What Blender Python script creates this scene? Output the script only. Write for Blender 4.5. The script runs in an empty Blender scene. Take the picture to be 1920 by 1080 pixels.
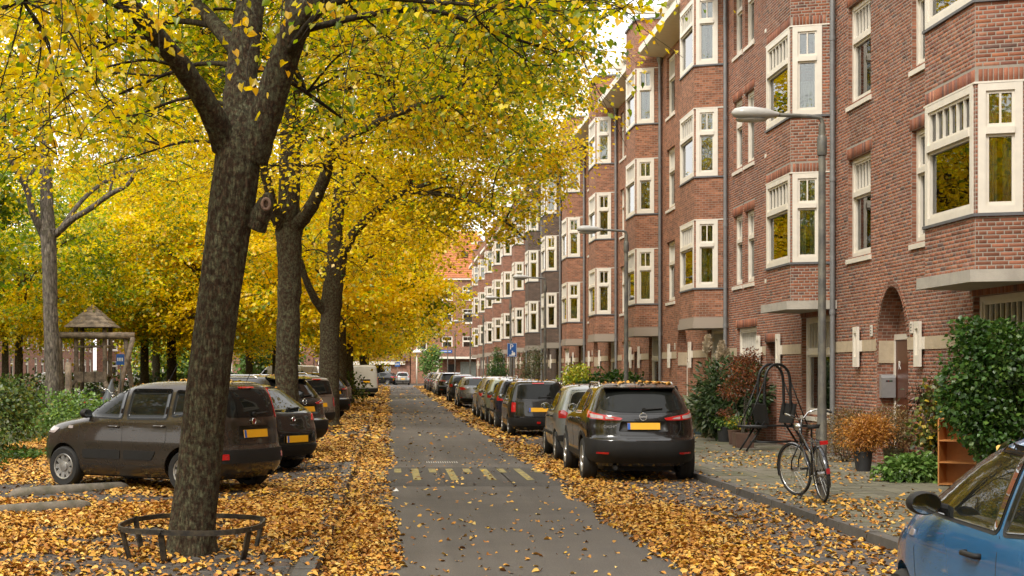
import bpy, bmesh, math, random
import numpy as np
from mathutils import Vector, Matrix, Euler
from mathutils.bvhtree import BVHTree
C = bpy.context.scene.collection
SC = bpy.context.scene
PI = math.pi
R = math.radians
# ------------------------------------------------------------------ camera, sky, sun, exposure
F, H, VX, VY = 2850.0, 1.82, 730.0, 692.0        # focal length in photo pixels, eye height, vanishing point of the street
cam = bpy.data.cameras.new('camera'); co = bpy.data.objects.new('camera', cam); C.objects.link(co)
co.location = (0, 0, H); co.rotation_euler = (PI/2, 0, 0)
cam.sensor_width = 36; cam.lens = F/1920*36
cam.shift_x = (960-VX)/1920; cam.shift_y = (VY-540)/1920
cam.clip_start = .1; cam.clip_end = 4000
SC.camera = co
SUN_EL, SUN_AZ = R(48), R(-150)                   # azimuth from +Y towards +X
w = bpy.data.worlds.new('World'); SC.world = w; w.use_nodes = True
nt = w.node_tree; bg = nt.nodes['Background']
sky = nt.nodes.new('ShaderNodeTexSky'); sky.sky_type = 'NISHITA'; sky.sun_disc = False
sky.sun_elevation = SUN_EL; sky.sun_rotation = SUN_AZ; sky.dust_density = 3
mx = nt.nodes.new('ShaderNodeMix'); mx.data_type = 'RGBA'; mx.inputs[0].default_value = .86
mx.inputs[7].default_value = (9.0, 8.75, 8.35, 1)  # even white cloud cover over the sky
nt.links.new(sky.outputs[0], mx.inputs[6]); nt.links.new(mx.outputs[2], bg.inputs[0])
bg.inputs[1].default_value = .125
sl = bpy.data.lights.new('sun', 'SUN'); sl.energy = 1.5; sl.angle = R(14); sl.color = (1, .95, .87)
so = bpy.data.objects.new('sun', sl); C.objects.link(so)
sd = Vector((math.sin(SUN_AZ)*math.cos(SUN_EL), math.cos(SUN_AZ)*math.cos(SUN_EL), math.sin(SUN_EL)))
so.rotation_euler = (-sd).to_track_quat('-Z', 'Y').to_euler(); so.location = (0, 0, 40)
SC.view_settings.view_transform = 'Standard'; SC.view_settings.look = 'None'
SC.view_settings.exposure = 1.08; SC.view_settings.gamma = 1
SC.render.engine = 'CYCLES'
SC.cycles.max_bounces = 8; SC.cycles.diffuse_bounces = 4; SC.cycles.glossy_bounces = 3
SC.cycles.transmission_bounces = 4; SC.cycles.transparent_max_bounces = 8
SC.cycles.sample_clamp_indirect = 4; SC.cycles.caustics_reflective = False; SC.cycles.caustics_refractive = False

rng = random.Random(7)
nr = np.random.default_rng(11)
def at(px, py, d):                                # photo pixel at a depth -> world point
    return Vector(((px-VX)*d/F, d, H-(py-VY)*d/F))

# ------------------------------------------------------------------ materials
def nn(t, kind, **kw):
    n = t.nodes.new(kind)
    for k, v in kw.items(): setattr(n, k, v)
    return n
def M(name, col, rough=.5, metal=0., spec=.5, var=.12, vscale=6., bump=0., bscale=60., coat=0., attr=False, objrand=0., col2=None, mixscale=3., rvar=0.):
    m = bpy.data.materials.new(name); m.use_nodes = True; t = m.node_tree; L = t.links
    p = t.nodes['Principled BSDF']
    p.inputs['Roughness'].default_value = rough; p.inputs['Metallic'].default_value = metal
    p.inputs['Specular IOR Level'].default_value = spec; p.inputs['Coat Weight'].default_value = coat
    p.inputs['Coat Roughness'].default_value = .04
    tc = nn(t, 'ShaderNodeTexCoord')
    if attr: a = nn(t, 'ShaderNodeAttribute', attribute_name='Col'); src = a.outputs['Color']
    else:
        c = nn(t, 'ShaderNodeRGB'); c.outputs[0].default_value = (*col, 1); src = c.outputs[0]
    if col2:
        n2 = nn(t, 'ShaderNodeTexNoise'); n2.inputs['Scale'].default_value = mixscale; n2.inputs['Detail'].default_value = 8; n2.inputs['Roughness'].default_value = .65
        L.new(tc.outputs['Object'], n2.inputs['Vector'])
        mr2 = nn(t, 'ShaderNodeMapRange'); mr2.inputs[1].default_value = .42; mr2.inputs[2].default_value = .6
        L.new(n2.outputs['Fac'], mr2.inputs[0])
        mm = nn(t, 'ShaderNodeMix', data_type='RGBA'); L.new(mr2.outputs[0], mm.inputs[0]); L.new(src, mm.inputs[6]); mm.inputs[7].default_value = (*col2, 1)
        src = mm.outputs[2]
    if var or objrand:
        hs = nn(t, 'ShaderNodeHueSaturation'); L.new(src, hs.inputs['Color']); val = None
        if var:
            n = nn(t, 'ShaderNodeTexNoise'); n.inputs['Scale'].default_value = vscale; n.inputs['Detail'].default_value = 6; n.inputs['Roughness'].default_value = .65
            L.new(tc.outputs['Object'], n.inputs['Vector'])
            mr = nn(t, 'ShaderNodeMapRange'); mr.inputs[1].default_value = .25; mr.inputs[2].default_value = .75; mr.inputs[3].default_value = 1-var; mr.inputs[4].default_value = 1+var
            L.new(n.outputs['Fac'], mr.inputs[0]); val = mr.outputs[0]
            if rvar:
                mr3 = nn(t, 'ShaderNodeMapRange'); mr3.inputs[1].default_value = .3; mr3.inputs[2].default_value = .7; mr3.inputs[3].default_value = max(rough-rvar, .01); mr3.inputs[4].default_value = rough+rvar
                L.new(n.outputs['Fac'], mr3.inputs[0]); L.new(mr3.outputs[0], p.inputs['Roughness'])
        if objrand:
            oi = nn(t, 'ShaderNodeObjectInfo'); mo = nn(t, 'ShaderNodeMapRange'); mo.inputs[3].default_value = 1-objrand; mo.inputs[4].default_value = 1+objrand
            L.new(oi.outputs['Random'], mo.inputs[0])
            if val is not None:
                mu = nn(t, 'ShaderNodeMath', operation='MULTIPLY'); L.new(val, mu.inputs[0]); L.new(mo.outputs[0], mu.inputs[1]); val = mu.outputs[0]
            else: val = mo.outputs[0]
        L.new(val, hs.inputs['Value']); src = hs.outputs['Color']
    L.new(src, p.inputs['Base Color'])
    if bump:
        nb = nn(t, 'ShaderNodeTexNoise'); nb.inputs['Scale'].default_value = bscale; nb.inputs['Detail'].default_value = 5
        L.new(tc.outputs['Object'], nb.inputs['Vector'])
        b = nn(t, 'ShaderNodeBump'); b.inputs['Strength'].default_value = bump; b.inputs['Distance'].default_value = .02
        L.new(nb.outputs['Fac'], b.inputs['Height']); L.new(b.outputs[0], p.inputs['Normal'])
    return m
def M_leaf(name, trans=.6, gloss=.04, objrand=False, cols=None):
    m = bpy.data.materials.new(name); m.use_nodes = True; t = m.node_tree; L = t.links
    t.nodes.remove(t.nodes['Principled BSDF']); out = t.nodes['Material Output']
    if objrand:
        oi = nn(t, 'ShaderNodeObjectInfo'); cr = nn(t, 'ShaderNodeValToRGB'); L.new(oi.outputs['Random'], cr.inputs[0])
        e = cr.color_ramp.elements; e[0].color = (*cols[0], 1); e[1].color = (*cols[-1], 1)
        for i, c in enumerate(cols[1:-1]):
            k = cr.color_ramp.elements.new((i+1)/(len(cols)-1)); k.color = (*c, 1)
        src = cr.outputs[0]
    else:
        a = nn(t, 'ShaderNodeAttribute', attribute_name='Col'); src = a.outputs['Color']
    d = nn(t, 'ShaderNodeBsdfDiffuse'); tr = nn(t, 'ShaderNodeBsdfTranslucent'); g = nn(t, 'ShaderNodeBsdfGlossy'); g.inputs['Roughness'].default_value = .38
    L.new(src, d.inputs[0])
    hs = nn(t, 'ShaderNodeHueSaturation'); hs.inputs['Saturation'].default_value = 1.1; hs.inputs['Value'].default_value = 1.12; L.new(src, hs.inputs['Color']); L.new(hs.outputs[0], tr.inputs[0])
    m1 = nn(t, 'ShaderNodeMixShader'); m1.inputs[0].default_value = trans; L.new(d.outputs[0], m1.inputs[1]); L.new(tr.outputs[0], m1.inputs[2])
    m2 = nn(t, 'ShaderNodeMixShader'); m2.inputs[0].default_value = gloss; L.new(m1.outputs[0], m2.inputs[1]); L.new(g.outputs[0], m2.inputs[2])
    L.new(m2.outputs[0], out.inputs[0])
    return m
def M_brick(name, c1, c2, c3, mortar):
    m = bpy.data.materials.new(name); m.use_nodes = True; t = m.node_tree; L = t.links; p = t.nodes['Principled BSDF']
    p.inputs['Roughness'].default_value = .85; p.inputs['Specular IOR Level'].default_value = .25
    uv = nn(t, 'ShaderNodeUVMap', uv_map='UVMap')
    b = nn(t, 'ShaderNodeTexBrick'); b.offset = .5
    b.inputs['Scale'].default_value = 1; b.inputs['Brick Width'].default_value = .165; b.inputs['Row Height'].default_value = .0595; b.inputs['Mortar Size'].default_value = .0048
    b.inputs['Mortar Smooth'].default_value = .15; b.inputs['Bias'].default_value = 0
    b.inputs['Color1'].default_value = (*c1, 1); b.inputs['Color2'].default_value = (*c2, 1); b.inputs['Mortar'].default_value = (*mortar, 1)
    L.new(uv.outputs[0], b.inputs['Vector'])
    # a second tone per brick: white noise on the brick's own cell
    n = nn(t, 'ShaderNodeTexNoise'); n.inputs['Scale'].default_value = 1.1; n.inputs['Detail'].default_value = 9; n.inputs['Roughness'].default_value = .7; L.new(uv.outputs[0], n.inputs['Vector'])
    sx = nn(t, 'ShaderNodeSeparateXYZ'); L.new(uv.outputs[0], sx.inputs[0])
    row = nn(t, 'ShaderNodeMath', operation='DIVIDE'); row.inputs[1].default_value = .0595; L.new(sx.outputs[1], row.inputs[0])
    fl = nn(t, 'ShaderNodeMath', operation='FLOOR'); L.new(row.outputs[0], fl.inputs[0])
    half = nn(t, 'ShaderNodeMath', operation='MULTIPLY'); half.inputs[1].default_value = .5; L.new(fl.outputs[0], half.inputs[0])
    colx = nn(t, 'ShaderNodeMath', operation='DIVIDE'); colx.inputs[1].default_value = .165; L.new(sx.outputs[0], colx.inputs[0])
    ad = nn(t, 'ShaderNodeMath', operation='SUBTRACT'); L.new(colx.outputs[0], ad.inputs[0]); L.new(half.outputs[0], ad.inputs[1])
    fx = nn(t, 'ShaderNodeMath', operation='FLOOR'); L.new(ad.outputs[0], fx.inputs[0])
    cb = nn(t, 'ShaderNodeCombineXYZ'); L.new(fx.outputs[0], cb.inputs[0]); L.new(fl.outputs[0], cb.inputs[1])
    wn = nn(t, 'ShaderNodeTexWhiteNoise'); wn.noise_dimensions = '2D'; L.new(cb.outputs[0], wn.inputs['Vector'])
    mr = nn(t, 'ShaderNodeMapRange'); mr.inputs[3].default_value = .62; mr.inputs[4].default_value = 1.3; L.new(wn.outputs['Value'], mr.inputs[0])
    mr2 = nn(t, 'ShaderNodeMapRange'); mr2.inputs[1].default_value = .3; mr2.inputs[2].default_value = .7; mr2.inputs[3].default_value = .75; mr2.inputs[4].default_value = 1.2; L.new(n.outputs['Fac'], mr2.inputs[0])
    mu = nn(t, 'ShaderNodeMath', operation='MULTIPLY'); L.new(mr.outputs[0], mu.inputs[0]); L.new(mr2.outputs[0], mu.inputs[1])
    hs = nn(t, 'ShaderNodeHueSaturation'); L.new(b.outputs['Color'], hs.inputs['Color']); L.new(mu.outputs[0], hs.inputs['Value'])
    mm = nn(t, 'ShaderNodeMix', data_type='RGBA'); L.new(b.outputs['Fac'], mm.inputs[0]); L.new(hs.outputs[0], mm.inputs[6]); mm.inputs[7].default_value = (*mortar, 1)
    L.new(mm.outputs[2], p.inputs['Base Color'])
    bp = nn(t, 'ShaderNodeBump', invert=True); bp.inputs['Strength'].default_value = .6; bp.inputs['Distance'].default_value = .01; L.new(b.outputs['Fac'], bp.inputs['Height']); L.new(bp.outputs[0], p.inputs['Normal'])
    return m
def M_glass(name, tint=(.8, .85, .82), boost=.1, ior=1.6):
    m = bpy.data.materials.new(name); m.use_nodes = True; t = m.node_tree; L = t.links
    t.nodes.remove(t.nodes['Principled BSDF']); out = t.nodes['Material Output']
    tr = nn(t, 'ShaderNodeBsdfTransparent'); tr.inputs[0].default_value = (*tint, 1)
    g = nn(t, 'ShaderNodeBsdfGlossy'); g.inputs['Roughness'].default_value = .012
    tc = nn(t, 'ShaderNodeTexCoord'); nz = nn(t, 'ShaderNodeTexNoise'); nz.inputs['Scale'].default_value = 1.7; L.new(tc.outputs['Object'], nz.inputs['Vector'])
    bp = nn(t, 'ShaderNodeBump'); bp.inputs['Strength'].default_value = .05; bp.inputs['Distance'].default_value = .02; L.new(nz.outputs['Fac'], bp.inputs['Height']); L.new(bp.outputs[0], g.inputs['Normal'])
    fr = nn(t, 'ShaderNodeFresnel'); fr.inputs[0].default_value = ior
    a = nn(t, 'ShaderNodeMath', operation='ADD'); a.use_clamp = True; a.inputs[1].default_value = boost; L.new(fr.outputs[0], a.inputs[0])
    mi = nn(t, 'ShaderNodeMixShader'); L.new(a.outputs[0], mi.inputs[0]); L.new(tr.outputs[0], mi.inputs[1]); L.new(g.outputs[0], mi.inputs[2]); L.new(mi.outputs[0], out.inputs[0])
    return m
def M_bark(name, dark, light, moss, scale=1., mossy=.5):
    m = bpy.data.materials.new(name); m.use_nodes = True; t = m.node_tree; L = t.links; p = t.nodes['Principled BSDF']
    p.inputs['Roughness'].default_value = .9; p.inputs['Specular IOR Level'].default_value = .2
    tc = nn(t, 'ShaderNodeTexCoord'); mp = nn(t, 'ShaderNodeMapping'); mp.inputs['Scale'].default_value = (1, 1, .28); L.new(tc.outputs['Object'], mp.inputs[0])
    n1 = nn(t, 'ShaderNodeTexNoise'); n1.inputs['Scale'].default_value = 22*scale; n1.inputs['Detail'].default_value = 9; n1.inputs['Roughness'].default_value = .7; L.new(mp.outputs[0], n1.inputs['Vector'])
    v = nn(t, 'ShaderNodeTexVoronoi', feature='DISTANCE_TO_EDGE'); v.inputs['Scale'].default_value = 16*scale
    mxv = nn(t, 'ShaderNodeMix', data_type='VECTOR'); mxv.inputs[0].default_value = .06; L.new(mp.outputs[0], mxv.inputs[4]); L.new(n1.outputs['Color'], mxv.inputs[5]); L.new(mxv.outputs[1], v.inputs['Vector'])
    r = nn(t, 'ShaderNodeValToRGB'); r.color_ramp.elements[0].position = .32; r.color_ramp.elements[0].color = (*dark, 1); r.color_ramp.elements[1].position = .68; r.color_ramp.elements[1].color = (*light, 1); L.new(n1.outputs['Fac'], r.inputs[0])
    n2 = nn(t, 'ShaderNodeTexNoise'); n2.inputs['Scale'].default_value = 9*scale; n2.inputs['Detail'].default_value = 10; n2.inputs['Roughness'].default_value = .75; L.new(tc.outputs['Object'], n2.inputs['Vector'])
    mr = nn(t, 'ShaderNodeMapRange'); mr.inputs[1].default_value = .54-.2*mossy; mr.inputs[2].default_value = .74-.2*mossy; mr.inputs[4].default_value = .85; L.new(n2.outputs['Fac'], mr.inputs[0])
    mm = nn(t, 'ShaderNodeMix', data_type='RGBA'); L.new(mr.outputs[0], mm.inputs[0]); L.new(r.outputs[0], mm.inputs[6]); mm.inputs[7].default_value = (*moss, 1)
    cr = nn(t, 'ShaderNodeMapRange'); cr.inputs[1].default_value = 0; cr.inputs[2].default_value = .18; cr.inputs[3].default_value = .62; L.new(v.outputs['Distance'], cr.inputs[0])
    hs = nn(t, 'ShaderNodeHueSaturation'); L.new(mm.outputs[2], hs.inputs['Color']); L.new(cr.outputs[0], hs.inputs['Value']); L.new(hs.outputs[0], p.inputs['Base Color'])
    ad = nn(t, 'ShaderNodeMath', operation='ADD'); L.new(cr.outputs[0], ad.inputs[0]); L.new(n1.outputs['Fac'], ad.inputs[1])
    b = nn(t, 'ShaderNodeBump'); b.inputs['Strength'].default_value = .9; b.inputs['Distance'].default_value = .03; L.new(ad.outputs[0], b.inputs['Height']); L.new(b.outputs[0], p.inputs['Normal'])
    return m
def M_asphalt(name, col, speck=.5):
    m = bpy.data.materials.new(name); m.use_nodes = True; t = m.node_tree; L = t.links; p = t.nodes['Principled BSDF']
    p.inputs['Roughness'].default_value = .78; p.inputs['Specular IOR Level'].default_value = .35
    tc = nn(t, 'ShaderNodeTexCoord')
    n1 = nn(t, 'ShaderNodeTexNoise'); n1.inputs['Scale'].default_value = 90; n1.inputs['Detail'].default_value = 3; L.new(tc.outputs['Object'], n1.inputs['Vector'])
    v = nn(t, 'ShaderNodeTexVoronoi'); v.inputs['Scale'].default_value = 70; L.new(tc.outputs['Object'], v.inputs['Vector'])
    n2 = nn(t, 'ShaderNodeTexNoise'); n2.inputs['Scale'].default_value = .55; n2.inputs['Detail'].default_value = 8; n2.inputs['Roughness'].default_value = .6; L.new(tc.outputs['Object'], n2.inputs['Vector'])
    mp = nn(t, 'ShaderNodeMapping'); mp.inputs['Scale'].default_value = (2.2, .05, 1); L.new(tc.outputs['Object'], mp.inputs[0])
    n3 = nn(t, 'ShaderNodeTexNoise'); n3.inputs['Scale'].default_value = 1; n3.inputs['Detail'].default_value = 5; L.new(mp.outputs[0], n3.inputs['Vector'])
    def rng_(o, a, b, c, d):
        q = nn(t, 'ShaderNodeMapRange'); q.inputs[1].default_value = a; q.inputs[2].default_value = b; q.inputs[3].default_value = c; q.inputs[4].default_value = d; L.new(o, q.inputs[0]); return q.outputs[0]
    def mul(a, b):
        q = nn(t, 'ShaderNodeMath', operation='MULTIPLY'); L.new(a, q.inputs[0]); L.new(b, q.inputs[1]); return q.outputs[0]
    val = mul(mul(rng_(n1.outputs['Fac'], .3, .7, 1-speck, 1+speck), rng_(v.outputs['Distance'], 0, .6, 1.25, .8)), mul(rng_(n2.outputs['Fac'], .3, .7, .8, 1.2), rng_(n3.outputs['Fac'], .3, .7, .82, 1.18)))
    hs = nn(t, 'ShaderNodeHueSaturation'); hs.inputs['Color'].default_value = (*col, 1); L.new(val, hs.inputs['Value']); L.new(hs.outputs[0], p.inputs['Base Color'])
    b = nn(t, 'ShaderNodeBump'); b.inputs['Strength'].default_value = .5; b.inputs['Distance'].default_value = .006; L.new(v.outputs['Distance'], b.inputs['Height']); L.new(b.outputs[0], p.inputs['Normal'])
    return m
def M_paint(name, col, metal=.0, rough=.3, flake=.06):
    return M(name, col, rough=rough, metal=metal, spec=.35, var=flake, vscale=2.5, coat=.85, rvar=.06)

cream = M('cream_paint', (.66, .61, .52), .45, var=.08, vscale=5)
white_paint = M('white_paint', (.66, .61, .52), .5, var=.1, vscale=4)
glass = M_glass('window_glass')
curtain_m = M('curtain_cloth', (.55, .53, .48), .9, var=.2, vscale=9)
room_dark = M('room_dark', (.035, .03, .025), .9, var=.5, vscale=2)  # near-black colour painted in place of the shade inside rooms
brick_red = M_brick('brick_red', (.285, .118, .070), (.205, .085, .054), None, (.30, .26, .21))
brick_orange = M_brick('brick_orange', (.32, .135, .072), (.235, .096, .054), None, (.29, .24, .19))
brick_dark = M_brick('brick_dark', (.115, .07, .05), (.075, .046, .036), None, (.24, .21, .17))
brick_jet = M('brick_unit', (1, 1, 1), .85, spec=.25, attr=True, var=.18, vscale=30, bump=.25, bscale=90)
brick_one = M('brick_single', (.245, .098, .058), .85, spec=.25, var=.2, vscale=30, objrand=.4, bump=.25, bscale=90)
mortar = M('mortar', (.30, .265, .22), .95, var=.15, vscale=20)
stone = M('pale_stone', (.43, .345, .235), .8, var=.16, vscale=7, bump=.2, bscale=40)
concrete = M('concrete', (.36, .33, .28), .85, var=.22, vscale=3, bump=.2, bscale=50)
lead = M('lead_flashing', (.10, .10, .105), .6, var=.2)
zinc = M('zinc_pipe', (.20, .20, .20), .5, metal=.4, var=.25, vscale=4)
pole_m = M('grey_pole', (.105, .102, .095), .5, metal=.3, var=.35, vscale=5, col2=(.16, .15, .12), mixscale=6)
lampglass = M('lamp_cover', (.40, .39, .36), .3, var=.15)
black_metal = M('black_metal', (.018, .018, .018), .42, metal=.3, var=.3)
rust_metal = M('weathered_steel', (.022, .019, .016), .6, metal=.35, var=.4, vscale=9, col2=(.07, .055, .035), mixscale=8, bump=.15)
rubber = M('rubber', (.014, .0135, .013), .75, var=.25, vscale=10)
plastic = M('black_plastic', (.014, .0135, .013), .6, spec=.3, var=.2, vscale=8, bump=.1, bscale=300)
chrome = M('bright_metal', (.62, .62, .62), .18, metal=1, var=.1)
alloy = M('alloy_rim', (.38, .37, .35), .35, metal=.75, var=.15)
carglass = M('car_glass', (.010, .011, .010), .015, spec=.24, var=.3, vscale=2)
red_lens = M('red_lens', (.42, .008, .008), .12, spec=.6, var=.15, vscale=20, coat=.6)
clear_lens = M('clear_lens', (.36, .31, .30), .1, spec=.6, var=.2, vscale=20, coat=.6)
plate_y = M('plate_yellow', (.80, .40, .012), .4, var=.05)
plate_b = M('plate_blue', (.02, .10, .42), .4, var=.05)
whitem = M('white_print', (.75, .74, .7), .5, var=.05)
blue_sign = M('sign_blue', (.015, .09, .32), .4, var=.08)
wood_old = M('weathered_wood', (.27, .205, .145), .85, var=.35, vscale=7, bump=.4, bscale=25, col2=(.13, .10, .075), mixscale=4)
wood_door = M('brown_door', (.085, .026, .012), .35, var=.25, vscale=8)
wood_shelf = M('orange_wood', (.42, .17, .045), .55, var=.2, vscale=6)
asphalt = M_asphalt('asphalt', (.100, .088, .077), .4)
asphalt2 = M_asphalt('bump_asphalt', (.062, .055, .049), .4)
paver_m = M('paver', (.085, .07, .06), .85, var=.25, vscale=14, objrand=.25, bump=.25, bscale=60, attr=True)
joint_m = M('sand_joint', (.055, .043, .03), .95, var=.3, vscale=5)
tile_m = M('pavement_tile', (.155, .138, .105), .85, var=.28, vscale=5, objrand=.22, col2=(.10, .10, .055), mixscale=1.1, bump=.2, bscale=70)
kerb_m = M('kerb_stone', (.085, .077, .068), .8, var=.3, vscale=6, objrand=.18, bump=.25, bscale=50)
earth = M('earth', (.055, .042, .027), .95, var=.4, vscale=2, bump=.4, bscale=20, col2=(.055, .07, .022), mixscale=.25)
yellow_mark = M('yellow_marking', (.31, .245, .06), .75, var=.4, vscale=14, col2=(.10, .088, .06), mixscale=18)
white_mark = M('white_marking', (.36, .34, .31), .7, var=.3, vscale=14)
tile_roof = M('orange_roof_tile', (.40, .14, .055), .7, var=.25, vscale=2)
tile_brown = M('brown_roof_tile', (.12, .062, .045), .8, var=.3, vscale=2)
bark = M_bark('lime_bark', (.028, .018, .011), (.10, .060, .036), (.17, .18, .105), 1.9, .45)
bark_far = M_bark('far_bark', (.016, .012, .008), (.06, .045, .031), (.09, .08, .04), .7, .3)
bark_pale = M_bark('pale_bark', (.022, .018, .014), (.25, .21, .17), (.16, .15, .09), .8, .2)
leaf_tree = M_leaf('lime_leaves')
leaf_litter = M('fallen_leaf', (1, 1, 1), .65, spec=.3, attr=True, var=.12, vscale=40)
leaf_shrub = M_leaf('shrub_leaves', .3, .035)
YEL = [(.92, .65, .010), (.94, .70, .018), (.88, .57, .010), (.95, .74, .035), (.80, .46, .012)]
GRN = [(.50, .52, .03), (.28, .36, .03), (.16, .26, .026), (.66, .60, .03), (.11, .18, .022)]
leaf_one = M_leaf('single_leaf', objrand=True, cols=[(.84, .54, .018), (.22, .30, .03), (.82, .55, .03), (.7, .34, .016), (.45, .44, .03), (.84, .58, .04), (.16, .25, .03)])

# ------------------------------------------------------------------ object helpers
def link(o, parent=None):
    C.objects.link(o)
    if parent is not None: o.parent = parent
    return o
def tag(o, label=None, cat=None, group=None, kind=None):
    if label: o['label'] = label
    if cat: o['category'] = cat
    if group: o['group'] = group
    if kind: o['kind'] = kind
    return o
def thing(name, label, cat, loc=(0, 0, 0), rz=0., group=None):
    o = bpy.data.objects.new(name, None); o.empty_display_size = .3
    C.objects.link(o); o.location = loc; o.rotation_euler = (0, 0, rz)
    return tag(o, label, cat, group)
CH = {}
def copy_tree(o, parent=None, paint=None):
    c = o.copy(); C.objects.link(c)
    if parent is not None: c.parent = parent
    if paint is not None and c.type == 'MESH':
        for s in c.material_slots:
            if s.material and s.material.name.startswith('carpaint'):
                s.link = 'OBJECT'; s.material = paint
    for ch in list(o.children): copy_tree(ch, c, paint)
    return c
class MB:
    def __init__(s): s.v = []; s.f = []; s.m = []; s.uv = []
    def add(s, vs, fs, mi=0, uvs=None):
        o = len(s.v); s.v.extend([tuple(v) for v in vs])
        for k, f in enumerate(fs):
            s.f.append(tuple(i+o for i in f)); s.m.append(mi); s.uv.append(uvs[k] if uvs else None)
    def box(s, c, size, rot=None, mi=0, taper=1.):
        x, y, z = size[0]/2, size[1]/2, size[2]/2
        vs = [Vector((sx*x*(taper if sz > 0 else 1), sy*y*(taper if sz > 0 else 1), sz*z)) for sz in (-1, 1) for sx, sy in ((-1, -1), (1, -1), (1, 1), (-1, 1))]
        if rot is not None:
            if not isinstance(rot, Matrix): rot = Euler(rot).to_matrix()
            vs = [rot @ v for v in vs]
        c = Vector(c)
        s.add([v+c for v in vs], [(3, 2, 1, 0), (4, 5, 6, 7), (0, 1, 5, 4), (1, 2, 6, 5), (2, 3, 7, 6), (3, 0, 4, 7)], mi)
    def bb(s, x0, x1, y0, y1, z0, z1, mi=0): s.box(((x0+x1)/2, (y0+y1)/2, (z0+z1)/2), (x1-x0, y1-y0, z1-z0), None, mi)
    def tube(s, pts, rad, n=8, mi=0, cap=True, jit=0., rg=rng):
        pts = [Vector(p) for p in pts]; k = len(pts)
        if not hasattr(rad, '__len__'): rad = [rad]*k
        vs = []; t0 = (pts[1]-pts[0]).normalized()
        up = Vector((0, 0, 1)) if abs(t0.z) < .9 else Vector((1, 0, 0))
        a = t0.cross(up).normalized()
        for i in range(k):
            t = (pts[min(i+1, k-1)]-pts[max(i-1, 0)]).normalized()
            a = (a-t*a.dot(t)).normalized(); b = t.cross(a)
            for j in range(n):
                q = 2*PI*j/n; r = rad[i]*(1+(rg.uniform(-jit, jit) if jit else 0))
                vs.append(pts[i]+a*math.cos(q)*r+b*math.sin(q)*r)
        fs = [(i*n+j, i*n+(j+1) % n, (i+1)*n+(j+1) % n, (i+1)*n+j) for i in range(k-1) for j in range(n)]
        if cap: fs += [tuple(range(n-1, -1, -1)), tuple(range((k-1)*n, k*n))]
        s.add(vs, fs, mi)
    def lathe(s, prof, c=(0, 0, 0), n=20, mi=0, axis='z', cap=True, rot=None):
        vs = []
        for r, z in prof:
            for j in range(n):
                q = 2*PI*j/n; p = (r*math.cos(q), r*math.sin(q), z)
                if axis == 'y': p = (p[0], p[2], p[1])
                if axis == 'x': p = (p[2], p[0], p[1])
                p = Vector(p)
                if rot is not None: p = rot @ p
                vs.append(p+Vector(c))
        k = len(prof)
        fs = [(i*n+j, i*n+(j+1) % n, (i+1)*n+(j+1) % n, (i+1)*n+j) for i in range(k-1) for j in range(n)]
        if cap: fs += [tuple(range(n-1, -1, -1)), tuple(range((k-1)*n, k*n))]
        s.add(vs, fs, mi)
    def prism(s, poly, vec, mi=0):
        n = len(poly); vec = Vector(vec); a = [Vector(p) for p in poly]
        s.add(a+[p+vec for p in a], [tuple(range(n-1, -1, -1)), tuple(range(n, 2*n))]+[(i, (i+1) % n, n+(i+1) % n, n+i) for i in range(n)], mi)
    def mesh(s, name, mats, smooth=False, org=None, sharp=None, uv=False):
        me = bpy.data.meshes.new(name)
        vs = s.v if org is None else [(v[0]-org[0], v[1]-org[1], v[2]-org[2]) for v in s.v]
        me.from_pydata(vs, [], s.f)
        for m in (mats if isinstance(mats, (list, tuple)) else [mats]): me.materials.append(m)
        if any(s.m): me.polygons.foreach_set('material_index', s.m)
        if uv:
            l = me.uv_layers.new(name='UVMap')
            for p, u in zip(me.polygons, s.uv):
                for k, li in enumerate(p.loop_indices):
                    if u: l.data[li].uv = u[k]
                    else:
                        co = me.vertices[me.loops[li].vertex_index].co; l.data[li].uv = (co.x+co.y, co.z)
        if smooth: me.polygons.foreach_set('use_smooth', [True]*len(me.polygons))
        me.update()
        if sharp is not None: me.set_sharp_from_angle(angle=R(sharp))
        return me
    def build(s, name, mats, parent=None, smooth=False, org=None, sharp=None, uv=False, fixn=False):
        me = s.mesh(name, mats, smooth, org, sharp, uv)
        if fixn:
            bm = bmesh.new(); bm.from_mesh(me); bmesh.ops.recalc_face_normals(bm, faces=bm.faces); bm.to_mesh(me); bm.free()
        return link(bpy.data.objects.new(name, me), parent)
def catmull(pts, n=6, vals=None):
    P = [Vector(p) for p in pts]; out = []; vo = []
    for i in range(len(P)-1):
        p0, p1, p2, p3 = P[max(i-1, 0)], P[i], P[i+1], P[min(i+2, len(P)-1)]
        for k in range(n):
            t = k/n
            out.append(.5*((2*p1)+(p2-p0)*t+(2*p0-5*p1+4*p2-p3)*t*t+(3*p1-p0-3*p2+p3)*t**3))
            if vals: vo.append(vals[i]+(vals[i+1]-vals[i])*t)
    out.append(P[-1])
    if vals: vo.append(vals[-1]); return out, vo
    return out
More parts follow.
